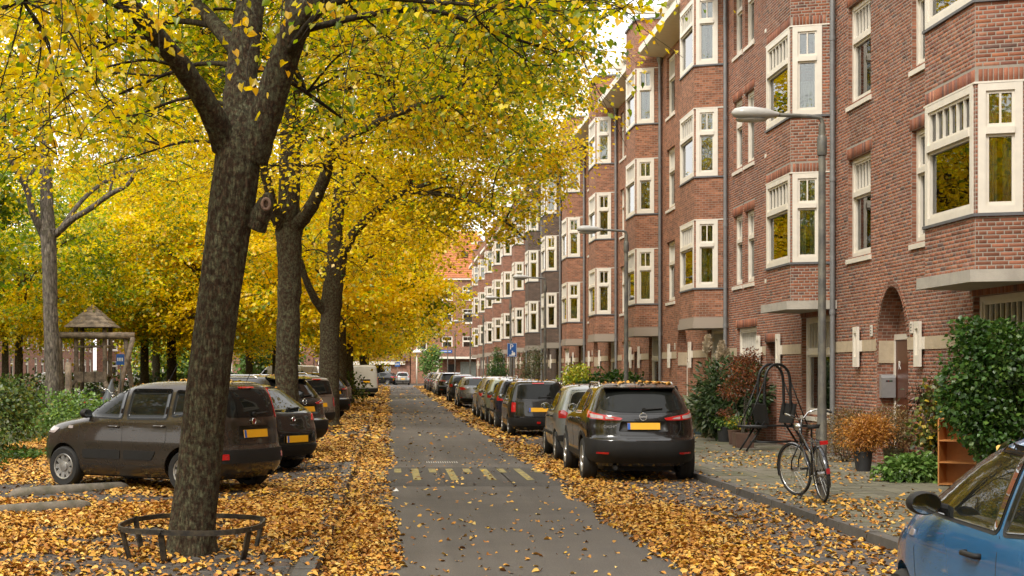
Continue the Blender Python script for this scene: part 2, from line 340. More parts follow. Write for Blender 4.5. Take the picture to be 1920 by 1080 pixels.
# thousands of alike small faces (leaves, pavers, bricks) as one mesh, colours per piece
def big_mesh(name, verts, faces_n, loops, cols, mat, smooth=False):
    me = bpy.data.meshes.new(name); nv = len(verts); nf = len(faces_n)
    me.vertices.add(nv); me.vertices.foreach_set('co', np.ascontiguousarray(verts, dtype=np.float32).ravel())
    me.loops.add(len(loops)); me.loops.foreach_set('vertex_index', np.ascontiguousarray(loops, dtype=np.int32))
    st = np.concatenate([[0], np.cumsum(faces_n)[:-1]]).astype(np.int32)
    me.polygons.add(nf); me.polygons.foreach_set('loop_start', st)
    if cols is not None:
        a = me.attributes.new('Col', 'FLOAT_COLOR', 'POINT')
        a.data.foreach_set('color', np.ascontiguousarray(np.concatenate([cols, np.ones((nv, 1))], 1), dtype=np.float32).ravel())
    me.materials.append(mat); me.update(calc_edges=True)
    if smooth: me.polygons.foreach_set('use_smooth', [True]*nf)
    return me
HEART = (np.array([(0, .06, 0), (.34, -.08, .10), (.48, .28, .17), (.31, .66, .08), (.02, 1., -.22), (-.28, .70, .06), (-.46, .30, .20), (-.36, -.10, .12)]), [(0, 1, 2, 3, 4), (0, 4, 5, 6, 7)])
DIAM = (np.array([(0, 0, 0), (.45, .42, .08), (0, 1., -.05), (-.45, .42, .08)]), [(0, 1, 2), (0, 2, 3)])
LONG = (np.array([(0, 0, 0), (.2, .45, .05), (0, 1., -.05), (-.2, .45, .05)]), [(0, 1, 2), (0, 2, 3)])
def leaves_mesh(name, pos, tip, nor, size, cols, tmpl, mat):
    T, fs = tmpl; n = len(pos); k = len(T)
    tip = tip/np.linalg.norm(tip, axis=1, keepdims=True)
    s = np.cross(tip, nor); s /= np.linalg.norm(s, axis=1, keepdims=True)+1e-9
    u = np.cross(s, tip)
    V = pos[:, None, :]+size[:, None, None]*(T[None, :, 0:1]*s[:, None, :]+T[None, :, 1:2]*tip[:, None, :]+T[None, :, 2:3]*u[:, None, :])
    base = (np.arange(n)*k)[:, None]
    flat = np.array([i for f in fs for i in f]); loops = (base+flat[None, :]).ravel()
    fn = np.tile(np.array([len(f) for f in fs]), n)
    c = np.repeat(cols, k, axis=0)
    return big_mesh(name, V.reshape(-1, 3), fn, loops, c, mat)
def boxes_mesh(name, rects, cols, mat):
    """rects: (n,5,3)->origin, u vec, v vec, height vec, inset; open at the back"""
    o, u, v, h = rects[:, 0], rects[:, 1], rects[:, 2], rects[:, 3]; n = len(o)
    i = .004
    un = u/np.linalg.norm(u, axis=1, keepdims=True)*i; vn = v/np.linalg.norm(v, axis=1, keepdims=True)*i
    V = np.stack([o, o+u, o+u+v, o+v, o+h+un+vn, o+u+h-un+vn, o+u+v+h-un-vn, o+v+h+un-vn], 1)
    fl = np.array([4, 5, 6, 7, 0, 1, 5, 4, 1, 2, 6, 5, 2, 3, 7, 6, 3, 0, 4, 7])
    loops = ((np.arange(n)*8)[:, None]+fl[None]).ravel()
    return big_mesh(name, V.reshape(-1, 3), np.full(n*5, 4), loops, np.repeat(cols, 8, 0) if cols is not None else None, mat)
_grid = {}
def vnoise(x, y, scale, seed=0):
    if seed not in _grid: _grid[seed] = np.random.default_rng(100+seed).random((128, 128))
    g = _grid[seed]; X = x*scale+500; Y = y*scale+500
    xi = np.floor(X).astype(int); yi = np.floor(Y).astype(int); fx = X-xi; fy = Y-yi
    fx = fx*fx*(3-2*fx); fy = fy*fy*(3-2*fy)
    a = g[xi % 128, yi % 128]; b = g[(xi+1) % 128, yi % 128]; c = g[xi % 128, (yi+1) % 128]; d = g[(xi+1) % 128, (yi+1) % 128]
    return (a*(1-fx)+b*fx)*(1-fy)+(c*(1-fx)+d*fx)*fy
def pick_cols(pal, n, r, jitter=.12):
    p = np.array(pal)[r.integers(0, len(pal), n)]
    return np.clip(p*(1+r.normal(0, jitter, (n, 1))), .004, 1)
def text(body, size, loc, rot, mat, parent, name='lettering', extrude=.002):
    cu = bpy.data.curves.new(name, 'FONT'); cu.body = body; cu.size = size; cu.extrude = extrude; cu.align_x = 'CENTER'; cu.align_y = 'CENTER'; cu.resolution_u = 2
    tmp = bpy.data.objects.new('tmp_text', cu); C.objects.link(tmp); dg = bpy.context.evaluated_depsgraph_get()
    me = bpy.data.meshes.new_from_object(tmp.evaluated_get(dg)); bpy.data.objects.remove(tmp); bpy.data.curves.remove(cu)
    me.materials.clear(); me.materials.append(mat); me.name = name
    o = link(bpy.data.objects.new(name, me), parent); o.location = loc; o.rotation_euler = rot
    return o
# ------------------------------------------------------------------ ground, road, pavements
def sheet(name, x0, x1, y0, y1, z, m, div=1, kind='structure'):
    b = MB(); b.add([(x0, y0, z), (x1, y0, z), (x1, y1, z), (x0, y1, z)], [(0, 1, 2, 3)])
    o = b.build(name, m); return tag(o, kind=kind)
ROADL, ROADR, KR, KL = -.4, 2.72, 5.02, -.62
FX = 8.9                                          # facade plane of the right-hand row
sheet('ground', -900, 900, -60, 2500, -.16, earth)
sheet('road', KL-.1, ROADR, -12, 168.6, 0, asphalt)
plane_lane = sheet('parking_lane', ROADR, KR+.1, -12, 160, -.006, joint_m)
sheet('cross_street', -120, 60, 168.6, 179, .001, asphalt)
b = MB(); b.bb(KR+.16, FX+.6, -12, 160, -.14, .088); side = tag(b.build('pavement', joint_m), kind='structure')
b = MB(); b.bb(-7.9, KL-.2, -12, 160, -.14, .086); park_l = tag(b.build('parking_bays', joint_m), kind='structure')
b = MB(); b.bb(-130, -7.905, -12, 168.5, -.15, .09); park = tag(b.build('park_ground', earth), kind='structure')
b = MB(); b.bb(-120, 60, 179.2, 182.6, -.14, .1); tag(b.build('far_pavement', joint_m), kind='structure')

def pavers(name, parent, x0, x1, y0, y1, z, lx, ly, gap, zj, seed, keep=None):
    r = np.random.default_rng(seed); rows = int((y1-y0)/ly); rects = []; cols = []
    for i in range(rows):
        off = (i % 2)*lx/2
        xs = np.arange(x0-off, x1, lx); a = np.maximum(xs, x0)+gap/2; c = np.minimum(xs+lx, x1)-gap/2
        ok = c-a > .02; a, c = a[ok], c[ok]; n = len(a)
        dz = r.normal(0, zj, n)
        o = np.stack([a, np.full(n, y0+i*ly+gap/2), np.full(n, z)], 1)
        u = np.stack([c-a, np.zeros(n), np.zeros(n)], 1); v = np.tile([0, ly-gap, 0], (n, 1)); hh = np.stack([np.zeros(n), np.zeros(n), .012+dz], 1)
        rects.append(np.stack([o, u, v, hh], 1))
    rects = np.concatenate(rects); n = len(rects)
    g = r.uniform(.72, 1.28, (n, 1)); tint = r.choice(3, n, p=[.7, .2, .1])
    base = np.array([(.085, .072, .062), (.10, .068, .05), (.07, .068, .066)])[tint]
    me = boxes_mesh(name, rects, base*g, paver_m); o = link(bpy.data.objects.new(name, me), parent); o['kind'] = 'stuff'; return o
pavers('paver', plane_lane, ROADR+.02, KR, 6, 40, -.004, .2, .1, .008, .0015, 1)
pavers('paver', park_l, -7.8, KL-.24, 11, 40, .088, .2, .1, .008, .0015, 2)
# pavement tiles: the 300 nearest in view are parts of the pavement, the rest one mesh
tm = MB(); tm.box((0, 0, .006), (.292, .292, .016), None, 0, .985); tile_me = tm.mesh('paving_tile', tile_m)
k = 0; rest = []
for i in range(0, 100):
    for j in range(12):
        x = KR+.32+.3*j; y = 13.6+.3*i
        if x > FX-.1: continue
        z = .088+rng.gauss(0, .0015)
        px = VX+x*F/y
        if k < 300 and px < 1990 and y > 14.5:
            o = link(bpy.data.objects.new('paving_tile', tile_me), side); o.location = (x, y, z); o.rotation_euler = (rng.gauss(0, .004), rng.gauss(0, .004), 0); k += 1
        else: rest.append((x, y, z))
m_ = MB()
for x, y, z in rest: m_.box((x, y, z+.006), (.292, .292, .016), None, 0, .985)
m_.build('paving_tiles', tile_m, side)['kind'] = 'stuff'
sheet('far_tile_surface', KR+.17, FX, 43.7, 160, .096, tile_m).parent = side
def kerb(name, x, w_, z, y0, y1, ysplit, ln):
    root = MB(); root.bb(x-w_/2+.01, x+w_/2-.01, y0, y1, -.14, z-.02); o = tag(root.build(name, joint_m), kind='structure')
    km = MB(); km.box((0, 0, 0), (w_, ln-.008, .16), None, 0, .93); kme = km.mesh('kerb_stone', kerb_m)
    y = y0
    while y < y1:
        s = link(bpy.data.objects.new('kerb_stone', kme), o); s.location = (x+rng.gauss(0, .004), y+ln/2, z-.08+rng.gauss(0, .004)); s.rotation_euler = (0, rng.gauss(0, .01), rng.gauss(0, .004))
        y += ln
    return o
kerb('right_kerb', KR+.08, .16, .105, 4, 159, 60, 1.0)
kerb('left_kerb', KL-.1, .19, .115, 10, 159, 60, 1.0)

# speed table: three dark slabs with yellow teeth, then a smaller one far off
def bump(y0, y1, nm, label):
    t = thing(nm, label, 'speed bump', (0, y0, 0))
    edges = [-.28, .88, 1.93, 3.0]; lz = .028
    for a, c in zip(edges[:-1], edges[1:]):
        b = MB(); b.add([(a+.012, 0, .003), (c-.012, 0, .003), (c-.012, .35, lz), (a+.012, .35, lz), (c-.012, y1-y0-.35, lz), (a+.012, y1-y0-.35, lz), (c-.012, y1-y0, .003), (a+.012, y1-y0, .003)], [(0, 1, 2, 3), (3, 2, 4, 5), (5, 4, 6, 7)])
        b.build('slab', asphalt2, t)
    x = -.22; L = y1-y0
    for i in range(11):
        tall = i % 2 == 0
        b = MB(); y0_, y1_ = (L*.2, L*.82) if tall else (L*.60, L*.82); zz = lz+.004
        b.add([(x, y0_, zz), (x+.125, y0_, zz), (x+.125, y1_, zz), (x, y1_, zz)], [(0, 1, 2, 3)]); b.build('marking', yellow_mark, t)
        x += .305
    return t
bump(23.6, 28.1, 'speed_bump', 'flat dark speed bump with yellow teeth across the near road')
bump(92, 97, 'speed_bump', 'small speed bump far down the road near the white van')
t = thing('road_grating', 'ladder of short white dashes on the asphalt behind the near speed bump', 'road marking', (.72, 29.4, .004))
for i in range(14):
    b = MB(); b.add([(i*.045, 0, 0), (i*.045+.022, 0, 0), (i*.045+.022, .5, 0), (i*.045, .5, 0)], [(0, 1, 2, 3)]); b.build('dash', white_mark, t)
b = MB(); b.add([(-.05, 0, 0), (.07, -.02, .01), (.02, .06, .07)], [(0, 1, 2)]); b.prism([(-.05, 0, .0), (.07, -.02, .0), (.01, .05, .06)], (0, .01, .01)); o = b.build('paper_scrap', whitem); o.location = (.09, 22.6, .004); o.scale = (.7, .7, .6)
tag(o, 'small white scrap of paper lying on the asphalt before the speed bump', 'litter')

# ------------------------------------------------------------------ windows (shared meshes)
WC = {}
def win_meshes(w_, h, nb, kind):
    key = (round(w_, 2), round(h, 2), nb, kind)
    if key in WC: return WC[key]
    t = .085 if kind != 'bay' else .10; d0, d1 = -.10, .02
    f = MB(); zt = h*.635; tr = .055
    f.bb(-w_/2, -w_/2+t, d0, d1, 0, h); f.bb(w_/2-t, w_/2, d0, d1, 0, h)
    f.bb(-w_/2+t, w_/2-t, d0, d1-.003, h-t, h); f.bb(-w_/2+t, w_/2-t, d0, d1-.003, 0, t)
    f.bb(-w_/2+t, w_/2-t, d0, d1+.022, zt-tr/2-.02, zt+tr/2+.02)
    # sashes
    s = .04; a, c = -w_/2+t, w_/2-t
    for z0, z1 in ((t, zt-tr/2-.02), (zt+tr/2+.02, h-t)):
        f.bb(a, a+s, d0+.02, d1-.03, z0, z1); f.bb(c-s, c, d0+.02, d1-.03, z0, z1)
        f.bb(a+s, c-s, d0+.02, d1-.031, z0, z0+s+.012); f.bb(a+s, c-s, d0+.02, d1-.031, z1-s, z1)
    z0, z1 = zt+tr/2+.02+s+.012, h-t-s
    bw = .028; inner = c-a-2*s; cell = (inner-bw*nb)/(nb+1)
    for i in range(nb): f.bb(a+s+cell*(i+1)+bw*i, a+s+cell*(i+1)+bw*(i+1), d0+.022, d1-.032, z0, z1)
    frame = f.mesh('window', cream)
    p = MB(); p.bb(a+s-.004, c-s+.004, -.056, -.05, t+s+.008, zt-tr/2-.02-s+.004); lower = p.mesh('pane', glass)
    ups = []
    p = MB(); p.bb(-cell/2-.004, cell/2+.004, -.056, -.05, z0-.004, z1+.004); up1 = p.mesh('pane', glass)
    ups = [a+s+cell/2+(cell+bw)*i for i in range(nb+1)]
    p = MB(); p.bb(a+s-.004, c-s+.004, -.056, -.05, z0-.004, z1+.004); upall = p.mesh('pane', glass)
    si = MB(); si.prism([(-w_/2-.05, .02, -.005), (-w_/2-.05, .14, -.035), (-w_/2-.05, .14, -.12), (-w_/2-.05, .02, -.12)], (w_+.1, 0, 0)); sill = si.mesh('sill', cream)
    cu = []
    for style in range(5):
        q = MB()
        def cloth(x0, x1, zz0, zz1, amp=.025, n=14):
            vs = []; 
            for i in range(n+1):
                x = x0+(x1-x0)*i/n; y = -.2+amp*math.sin(i*2.2+style)
                vs += [(x, y, zz0), (x, y, zz1)]
            q.add(vs, [(2*i, 2*i+2, 2*i+3, 2*i+1) for i in range(n)])
        if style == 0: cloth(a, c, t, h-t, .03)
        if style == 1: cloth(a, a+.26*w_, t, h-t); cloth(c-.26*w_, c, t, h-t)
        if style == 2: cloth(a, c, h*.5, h-t, .004)
        if style == 3: cloth(a, c, t, h*.4, .02); cloth(a, a+.15*w_, t, h-t)
        if style == 4: cloth(a, a+.16*w_, t, h-t)
        cu.append(q.mesh('curtain', curtain_m))
    WC[key] = (frame, lower, up1, ups, upall, sill, cu); return WC[key]
curtain_dark = M('dark_curtain', (.16, .14, .12), .9, var=.3)
def window(house, org, x, y, z, nx, ny, w_, h, nb=1, kind='wall', sill=True, fine=False, rg=rng, cur=None):
    fr, lo, up1, ups, upall, si, cu = win_meshes(w_, h, nb, kind)
    o = link(bpy.data.objects.new('window', fr), house); o.location = (x-org[0], y-org[1], z-org[2]); o.rotation_euler = (0, 0, math.atan2(ny, nx)-PI/2)
    link(bpy.data.objects.new('pane', lo), o)
    if fine:
        for u in ups: q = link(bpy.data.objects.new('pane', up1), o); q.location = (u, 0, 0)
    else: link(bpy.data.objects.new('pane', upall), o)
    if sill: link(bpy.data.objects.new('sill', si), o)
    k = cur if cur is not None else rg.choice([0, 1, 1, 1, 2, 3, 4, 0])
    if k < 5:
        q = link(bpy.data.objects.new('curtain', cu[k]), o)
        if rg.random() < .3: q.material_slots[0].link = 'OBJECT'; q.material_slots[0].material = curtain_dark
    return o

# ------------------------------------------------------------------ brick walls with openings
def free(intv, a, c):                              # remove [a,c] from intervals
    out = []
    for p, q in intv:
        if c <= p or a >= q: out.append((p, q)); continue
        if a > p: out.append((p, a))
        if c < q: out.append((c, q))
    return out
def arch_hw(z, A):                                 # A = cx, hw, zspring, zapex
    if z <= A[2]: return A[1]
    if z >= A[3]: return 0
    return A[1]*math.sqrt(max(0, 1-((z-A[2])/(A[3]-A[2]))**2))
def panel(mb, o, d, n, L, z0, z1, ops, rev=.14, uoff=0., mi=0, mir_=None):
    ss = sorted(set([0, L]+[v for q in ops for v in q[:2] if 0 < v < L])); zs = sorted(set([z0, z1]+[v for q in ops for v in q[2:4] if z0 < v < z1]))
    P = lambda s, z, dep=0: (o[0]+d[0]*s-n[0]*dep, o[1]+d[1]*s-n[1]*dep, z)
    for i in range(len(ss)-1):
        for j in range(len(zs)-1):
            a, c, e, f = ss[i], ss[i+1], zs[j], zs[j+1]; ms, mz = (a+c)/2, (e+f)/2
            if any(q[0] < ms < q[1] and q[2] < mz < q[3] for q in ops): continue
            mb.add([P(a, e), P(c, e), P(c, f), P(a, f)], [(0, 1, 2, 3)], mi, [[(a+uoff, e), (c+uoff, e), (c+uoff, f), (a+uoff, f)]])
    for q in ops:
        a, c, e, f = q[:4]
        for (s0, zz0), (s1, zz1) in (((a, e), (a, f)), ((a, f), (c, f)), ((c, f), (c, e)), ((c, e), (a, e))):
            uu = [(s0+uoff, zz0), (s1+uoff, zz1), (s1+uoff+(rev if s0 == s1 else 0), zz1+(rev if zz0 == zz1 else 0)), (s0+uoff+(rev if s0 == s1 else 0), zz0+(rev if zz0 == zz1 else 0))]
            mb.add([P(s0, zz0), P(s1, zz1), P(s1, zz1, rev), P(s0, zz0, rev)], [(0, 1, 2, 3)], mi if mir_ is None else mir_, [uu])
def brick_rects(o, d, n, L, z0, z1, ops, arch=None, soldier=True, rg=rng, off=0.):
    out = []; lin = []
    bl, bh, g = .21, .050, .0095
    if soldier:
        for q in ops:
            if q[3] < z1-.25 and q[3] > z0 and len(q) < 6: lin.append((max(q[0]-.08, 0), min(q[1]+.08, L), q[3], q[3]+.21))
    def emit(a, c, e, f, proud):
        out.append(((o[0]+d[0]*a-n[0]*.004, o[1]+d[1]*a-n[1]*.004, e), (d[0]*(c-a), d[1]*(c-a), 0), (0, 0, f-e), (n[0]*proud, n[1]*proud, 0)))
    nrow = int((z1-z0)/(bh+g))
    for r_ in range(nrow):
        e = z0+r_*(bh+g)+g/2; zc = e+bh/2; iv = [(0, L)]
        for q in ops:
            if q[2] < zc < q[3]: iv = free(iv, q[0], q[1])
        for q in lin:
            if q[2]-.01 < zc < q[3]+.02: iv = free(iv, q[0], q[1])
        if arch:
            hw = arch_hw(zc, arch)+.12 if arch[2] < zc < arch[3]+.12 else 0
            if zc > arch[3]: hw = .12*2.2 if zc < arch[3]+.12 else 0
            if hw: iv = free(iv, arch[0]-hw, arch[0]+hw)
        bw = bl if r_ % 2 else (bl-g)/2; pitch = bw+g; st = (bl+g)/4*(2*(r_//2 % 2) if r_ % 2 else 1)+off
        for a, c in iv:
            k0 = math.floor((a-st)/pitch)
            s = st+k0*pitch
            while s < c:
                p, q = max(s, a)+g/2, min(s+bw+g, c)-g/2
                if q-p > .02: emit(p, q, e, e+bh, .0065+rg.uniform(-.0015, .002))
                s += pitch
    for q in lin:
        s = q[0]
        while s < q[1]-.04: emit(s+g/2, min(s+.065, q[1])-g/2, q[2]+g/2, q[3]-g/2, .0125); s += .065
    return out
JET = np.array([(.28, .108, .062), (.24, .090, .052), (.31, .140, .085), (.20, .082, .058), (.26, .125, .09), (.14, .078, .062), (.30, .112, .056)])
JETW = [.26, .24, .14, .12, .1, .06, .08]

GZ = .1                                            # pavement level
Z1 = [3.97, 6.92, 9.87]                            # bottom of the window frames on each upper floor
WH = 1.78
BX = .82
EAVE = 12.05
HN = 0
def house(k, kind, brick, near):
    global HN
    d0 = 20.55+9.64*k; L = 9.64; org = (FX, d0, GZ); rg = random.Random(100+k)
    desc = ['nearest brick house with an arched doorway and a grey metal letterbox', 'second brick house of the row, with a pale slab under its bay'][k] if k in (0, 1) else HL.get(k, '')
    h = thing('brick_house', desc, 'house', org, 0, 'brick terraced houses along the right pavement')
    fine = k <= 1
    # --- openings on the facade: (s0,s1,z0,z1)
    wins = []; bayops = []
    for z in Z1: bayops.append((.55, 2.35, z+.05, z+WH-.05))
    base_win = (.42, 2.62, .85, 2.92)
    arch = None; door = None
    if kind == 'A':
        for z in Z1:
            wins.append((7.55, 8.93, z, z+1.9, 5)); wins.append((4.35, 5.35, z, z+1.9, 2))
        arch = (6.36, .84, 2.0, 3.28); aop = (5.52, 7.2, GZ-.02, 3.28)
    else:
        for z in Z1:
            wins.append((8.15, 9.1, z, z+1.78, 2)); wins.append((6.9, 7.85, z, z+1.78, 2)); wins.append((4.75, 5.65, z, z+1.78, 1))
        wins.append((6.65, 8.75, .95, 2.86, 8)); door = (4.75, 5.75, GZ-.02, 2.45)
    ops = [q[:4] for q in wins]+bayops+[base_win]+([door] if door else [])
    opsA = ops+([aop] if arch else [])
    o, d, n = (FX, d0), (0, 1), (-1, 0)
    wm = MB(); panel(wm, o, d, n, L, GZ-.1, EAVE, opsA, uoff=d0, mir_=1)
    mats = [mortar if near else brick, brick, concrete]
    if arch:                                       # spandrels and soffit of the pointed doorway
        N = 12
        for sgn in (-1, 1):
            pts = [(arch[0]+sgn*arch[1]*math.cos(PI/2*i/N), arch[2]+(arch[3]-arch[2])*math.sin(PI/2*i/N)) for i in range(N+1)]
            for (s0, z0), (s1, z1) in zip(pts[:-1], pts[1:]):
                wm.add([(FX, d0+s0, z0), (FX, d0+s0, arch[3]), (FX, d0+s1, arch[3]), (FX, d0+s1, z1)], [(0, 1, 2, 3)], 0, [[(d0+s0, z0), (d0+s0, arch[3]), (d0+s1, arch[3]), (d0+s1, z1)]])
                wm.add([(FX, d0+s0, z0), (FX, d0+s1, z1), (FX+.36, d0+s1, z1), (FX+.36, d0+s0, z0)], [(0, 1, 2, 3)], 1, [[(0, z0), (0, z1), (.36, z1), (.36, z0)]])
        s0, s1 = aop[:2]
        for s in (s0+.004, s1-.004):                # jambs of the porch in real coursed brick
            wm.add([(FX+.004, d0+s, GZ), (FX+.36, d0+s, GZ), (FX+.36, d0+s, arch[2]), (FX+.004, d0+s, arch[2])], [(0, 1, 2, 3)], 1, [[(0, GZ), (.36, GZ), (.36, arch[2]), (0, arch[2])]])
        wm.add([(FX+.36, d0+s0, GZ), (FX+.36, d0+s1, GZ), (FX+.36, d0+s1, arch[3]), (FX+.36, d0+s0, arch[3])], [(0, 1, 2, 3)], 1, [[(s0, GZ), (s1, GZ), (s1, arch[3]), (s0, arch[3])]])
    # party walls, back, roof deck
    for yy in (d0+.001, d0+L-.001): wm.add([(FX, yy, -.1), (FX+9, yy, -.1), (FX+9, yy, EAVE), (FX, yy, EAVE)], [(0, 1, 2, 3)], 1)
    wm.add([(FX+9, d0, -.1), (FX+9, d0+L, -.1), (FX+9, d0+L, EAVE), (FX+9, d0, EAVE)], [(0, 1, 2, 3)], 1)
    wm.add([(FX, d0, EAVE+.2), (FX+9, d0, EAVE+.2), (FX+9, d0+L, EAVE+.2), (FX, d0+L, EAVE+.2)], [(0, 1, 2, 3)], 2)
    wm.build('wall', mats, h, org=org, uv=True)
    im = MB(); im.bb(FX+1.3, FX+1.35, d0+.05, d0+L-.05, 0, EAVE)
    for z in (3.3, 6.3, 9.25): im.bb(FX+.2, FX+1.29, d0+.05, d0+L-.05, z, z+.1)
    im.build('interior', room_dark, h, org=org)  # dark backing behind the panes, room shade put into its colour
    # --- bay
    A0, A1, B1, B0 = (FX, d0+.13), (FX-BX, d0+.42), (FX-BX, d0+2.38), (FX, d0+2.67)
    bm_ = MB(); zb, ztop = 3.19, 13.25; segs = []
    for (p, q, wl, wr) in ((A0, A1, .26, .04), (A1, B1, .05, .05), (B1, B0, .04, .26)):
        dx, dy = q[0]-p[0], q[1]-p[1]; ln = math.hypot(dx, dy); dd = (dx/ln, dy/ln); nn_ = (dd[1], -dd[0])
        if nn_[0] > 0 and abs(nn_[0]) > .5: nn_ = (-nn_[0], -nn_[1])
        if p is A0: nn_ = (-abs(nn_[0]), -abs(nn_[1]))
        if p is B1: nn_ = (-abs(nn_[0]), abs(nn_[1]))
        bo = [(wl, ln-wr, z, z+WH) for z in Z1]
        panel(bm_, p, dd, nn_, ln, zb, ztop, bo, rev=.1, uoff=0); segs.append((p, dd, nn_, ln, bo))
        for (a, c, z, zz) in bo:
            cx = (a+c)/2; nb = 5 if p is A1 else 1
            window(h, org, p[0]+dd[0]*cx+nn_[0]*-.0, p[1]+dd[1]*cx+nn_[1]*-.0, z, nn_[0], nn_[1], c-a, zz-z, nb, 'bay', False, fine, rg)
    bm_.add([(A0[0], A0[1], ztop), (A1[0], A1[1], ztop), (B1[0], B1[1], ztop), (B0[0], B0[1], ztop)], [(0, 1, 2, 3)], 2)
    bm_.add([(A0[0], A0[1], zb), (A1[0], A1[1], zb), (B1[0], B1[1], zb), (B0[0], B0[1], zb)], [(0, 1, 2, 3)], 1)
    bm_.add([(A0[0]+.001, A0[1], EAVE), (B0[0]+.001, B0[1], EAVE), (B0[0]+.001, B0[1], ztop), (A0[0]+.001, A0[1], ztop)], [(0, 1, 2, 3)], 1)
    bay = bm_.build('bay', mats, h, org=org, uv=True)
    def ring(grow, z0, z1, m, name, par=h):
        g = grow; P = [(FX+.0, A0[1]-g), (FX-BX-g, A1[1]-g*.9), (FX-BX-g, B1[1]+g*.9), (FX+.0, B0[1]+g)]
        q = MB(); q.prism([(x, y, z0) for x, y in P], (0, 0, z1-z0)); return q.build(name, m, par, org=org)
    for z in Z1: ring(.035, z-.045, z-.004, lead, 'flashing'); ring(.02, z+WH+.003, z+WH+.03, cream, 'head_trim')
    if k in (0, 1): ring(.10, 3.02, 3.19, concrete, 'canopy_slab')
    else: ring(.06, 2.9, 3.05, brick, 'brick_corbel'); ring(.03, 3.05, 3.19, brick, 'brick_corbel')
    ring(.05, ztop, ztop+.07, lead, 'coping')
    # --- windows of the wall
    for (a, c, z, zz, nb) in wins: window(h, org, FX+.10, d0+(a+c)/2, z, -1, 0, c-a, zz-z, nb, 'wall', True, fine, rg)
    a, c, z, zz = base_win; window(h, org, FX+.12, d0+(a+c)/2, z, -1, 0, c-a, zz-z, 9, 'wall', True, fine, rg, cur=2)
    if door:
        q = MB(); a, c = door[:2]; q.bb(FX+.30, FX+.36, d0+a, d0+a+.1, GZ, 2.45); q.bb(FX+.30, FX+.36, d0+c-.1, d0+c, GZ, 2.45); q.bb(FX+.30, FX+.36, d0+a+.1, d0+c-.1, 2.3, 2.45); q.build('door_frame', cream, h, org=org)
        q = MB(); q.bb(FX+.32, FX+.36, d0+a+.1, d0+c-.1, GZ, 2.3); q.bb(FX+.31, FX+.32, d0+a+.25, d0+c-.25, .4, 1.0); q.bb(FX+.31, FX+.32, d0+a+.25, d0+c-.25, 1.2, 2.1); dr = q.build('door', wood_door, h, org=org)
        q = MB(); q.bb(FX+.002, FX+.3, d0+a-.01, d0+a, GZ, 2.45, 0); q.bb(FX+.002, FX+.3, d0+c, d0+c+.01, GZ, 2.45, 0); q.build('door_jamb', brick, h, org=org, uv=True)
    if arch:
        s0, s1 = arch[0]-.5, arch[0]+.76
        q = MB(); q.bb(FX+.30, FX+.358, d0+s0-.12, d0+s0, GZ, 2.45); q.bb(FX+.30, FX+.358, d0+s1, d0+s1+.07, GZ, 2.45); q.bb(FX+.30, FX+.358, d0+s0, d0+s1, 2.35, 2.45); q.build('door_frame', cream, h, org=org)
        q = MB(); q.bb(FX+.32, FX+.357, d0+s0, d0+s1, GZ, 2.35); q.bb(FX+.31, FX+.32, d0+s0+.15, d0+s1-.15, .35, 1.1); q.bb(FX+.31, FX+.32, d0+s0+.15, d0+s1-.15, 1.3, 2.15); dr = q.build('door', wood_door, h, org=org)
        q = MB(); q.lathe([(.03, 0), (.035, .03), (.02, .06)], (FX+.30, d0+s1-.08, 1.15), 8, 0, 'x'); q.build('handle', chrome, dr, org=org).location = (0, 0, 0)
        # stone imposts of the arch
        for s in (aop[0], aop[1]):
            q = MB(); sg = 1 if s == aop[1] else -1
            q.bb(FX+.03, FX+.34, d0+s-.03 if sg > 0 else d0+s-.0, d0+s+.0 if sg > 0 else d0+s+.03, 1.93, 2.38); q.build('stone_impost', stone, h, org=org)
        N = 22; ring_b = MB()
        for sgn in (-1, 1):
            for i in range(N):
                t_ = PI/2*(i+.5)/N; x = arch[0]+sgn*(arch[1]+.055)*math.cos(t_); z = arch[2]+(arch[3]-arch[2]+.055)*math.sin(t_)
                ang = math.atan2(math.cos(t_)*(arch[3]-arch[2]), -sgn*arch[1]*math.sin(t_))
                ring_b.box((FX-.004, d0+x, z), (.024, .062, .10), Euler((ang, 0, 0)).to_matrix())
        ring_b.build('arch_ring', brick, h, org=org, uv=True)
    # stone band, lamp-like stone ornaments, number plates
    iv = [(0, L)]
    for q_ in opsA:
        if q_[2] < 2.25 < q_[3]: iv = free(iv, q_[0], q_[1])
    orn = [8.2, 4.85] if kind == 'A' else [6.2, 4.35]
    for a, c in iv:
        q = MB(); q.bb(FX-.02, FX+.02, d0+a+.002, d0+c-.002, 2.15, 2.36); q.build('stone_band', stone, h, org=org)
    for s in orn:
        q = MB(); q.bb(FX-.05, FX-.021, d0+s-.19, d0+s+.19, 2.152, 2.358); q.bb(FX-.1, FX-.051, d0+s-.13, d0+s-.07, 1.86, 2.62); q.bb(FX-.1, FX-.051, d0+s+.07, d0+s+.13, 1.86, 2.62); q.bb(FX-.1, FX-.051, d0+s-.07, d0+s+.07, 2.5, 2.62); q.bb(FX-.1, FX-.051, d0+s-.07, d0+s+.07, 1.86, 2.05)
        q.bb(FX-.06, FX-.051, d0+s-.07, d0+s+.07, 2.05, 2.5)
        q.build('stone_ornament', white_paint, h, org=org)
    for s in ((7.45, 5.3) if kind == 'A' else (6.55,)):
        q = MB(); q.bb(FX-.03, FX-.016, d0+s-.06, d0+s+.06, 2.43, 2.63); np_ = q.build('number_plate', white_paint, h, org=org)
        q = MB(); 
        for i in range(3): q.bb(FX-.033, FX-.03, d0+s-.025, d0+s+.025, 2.465+i*.05, 2.49+i*.05)
        q.build('print', lead, np_, org=org).location = (0, 0, 0)
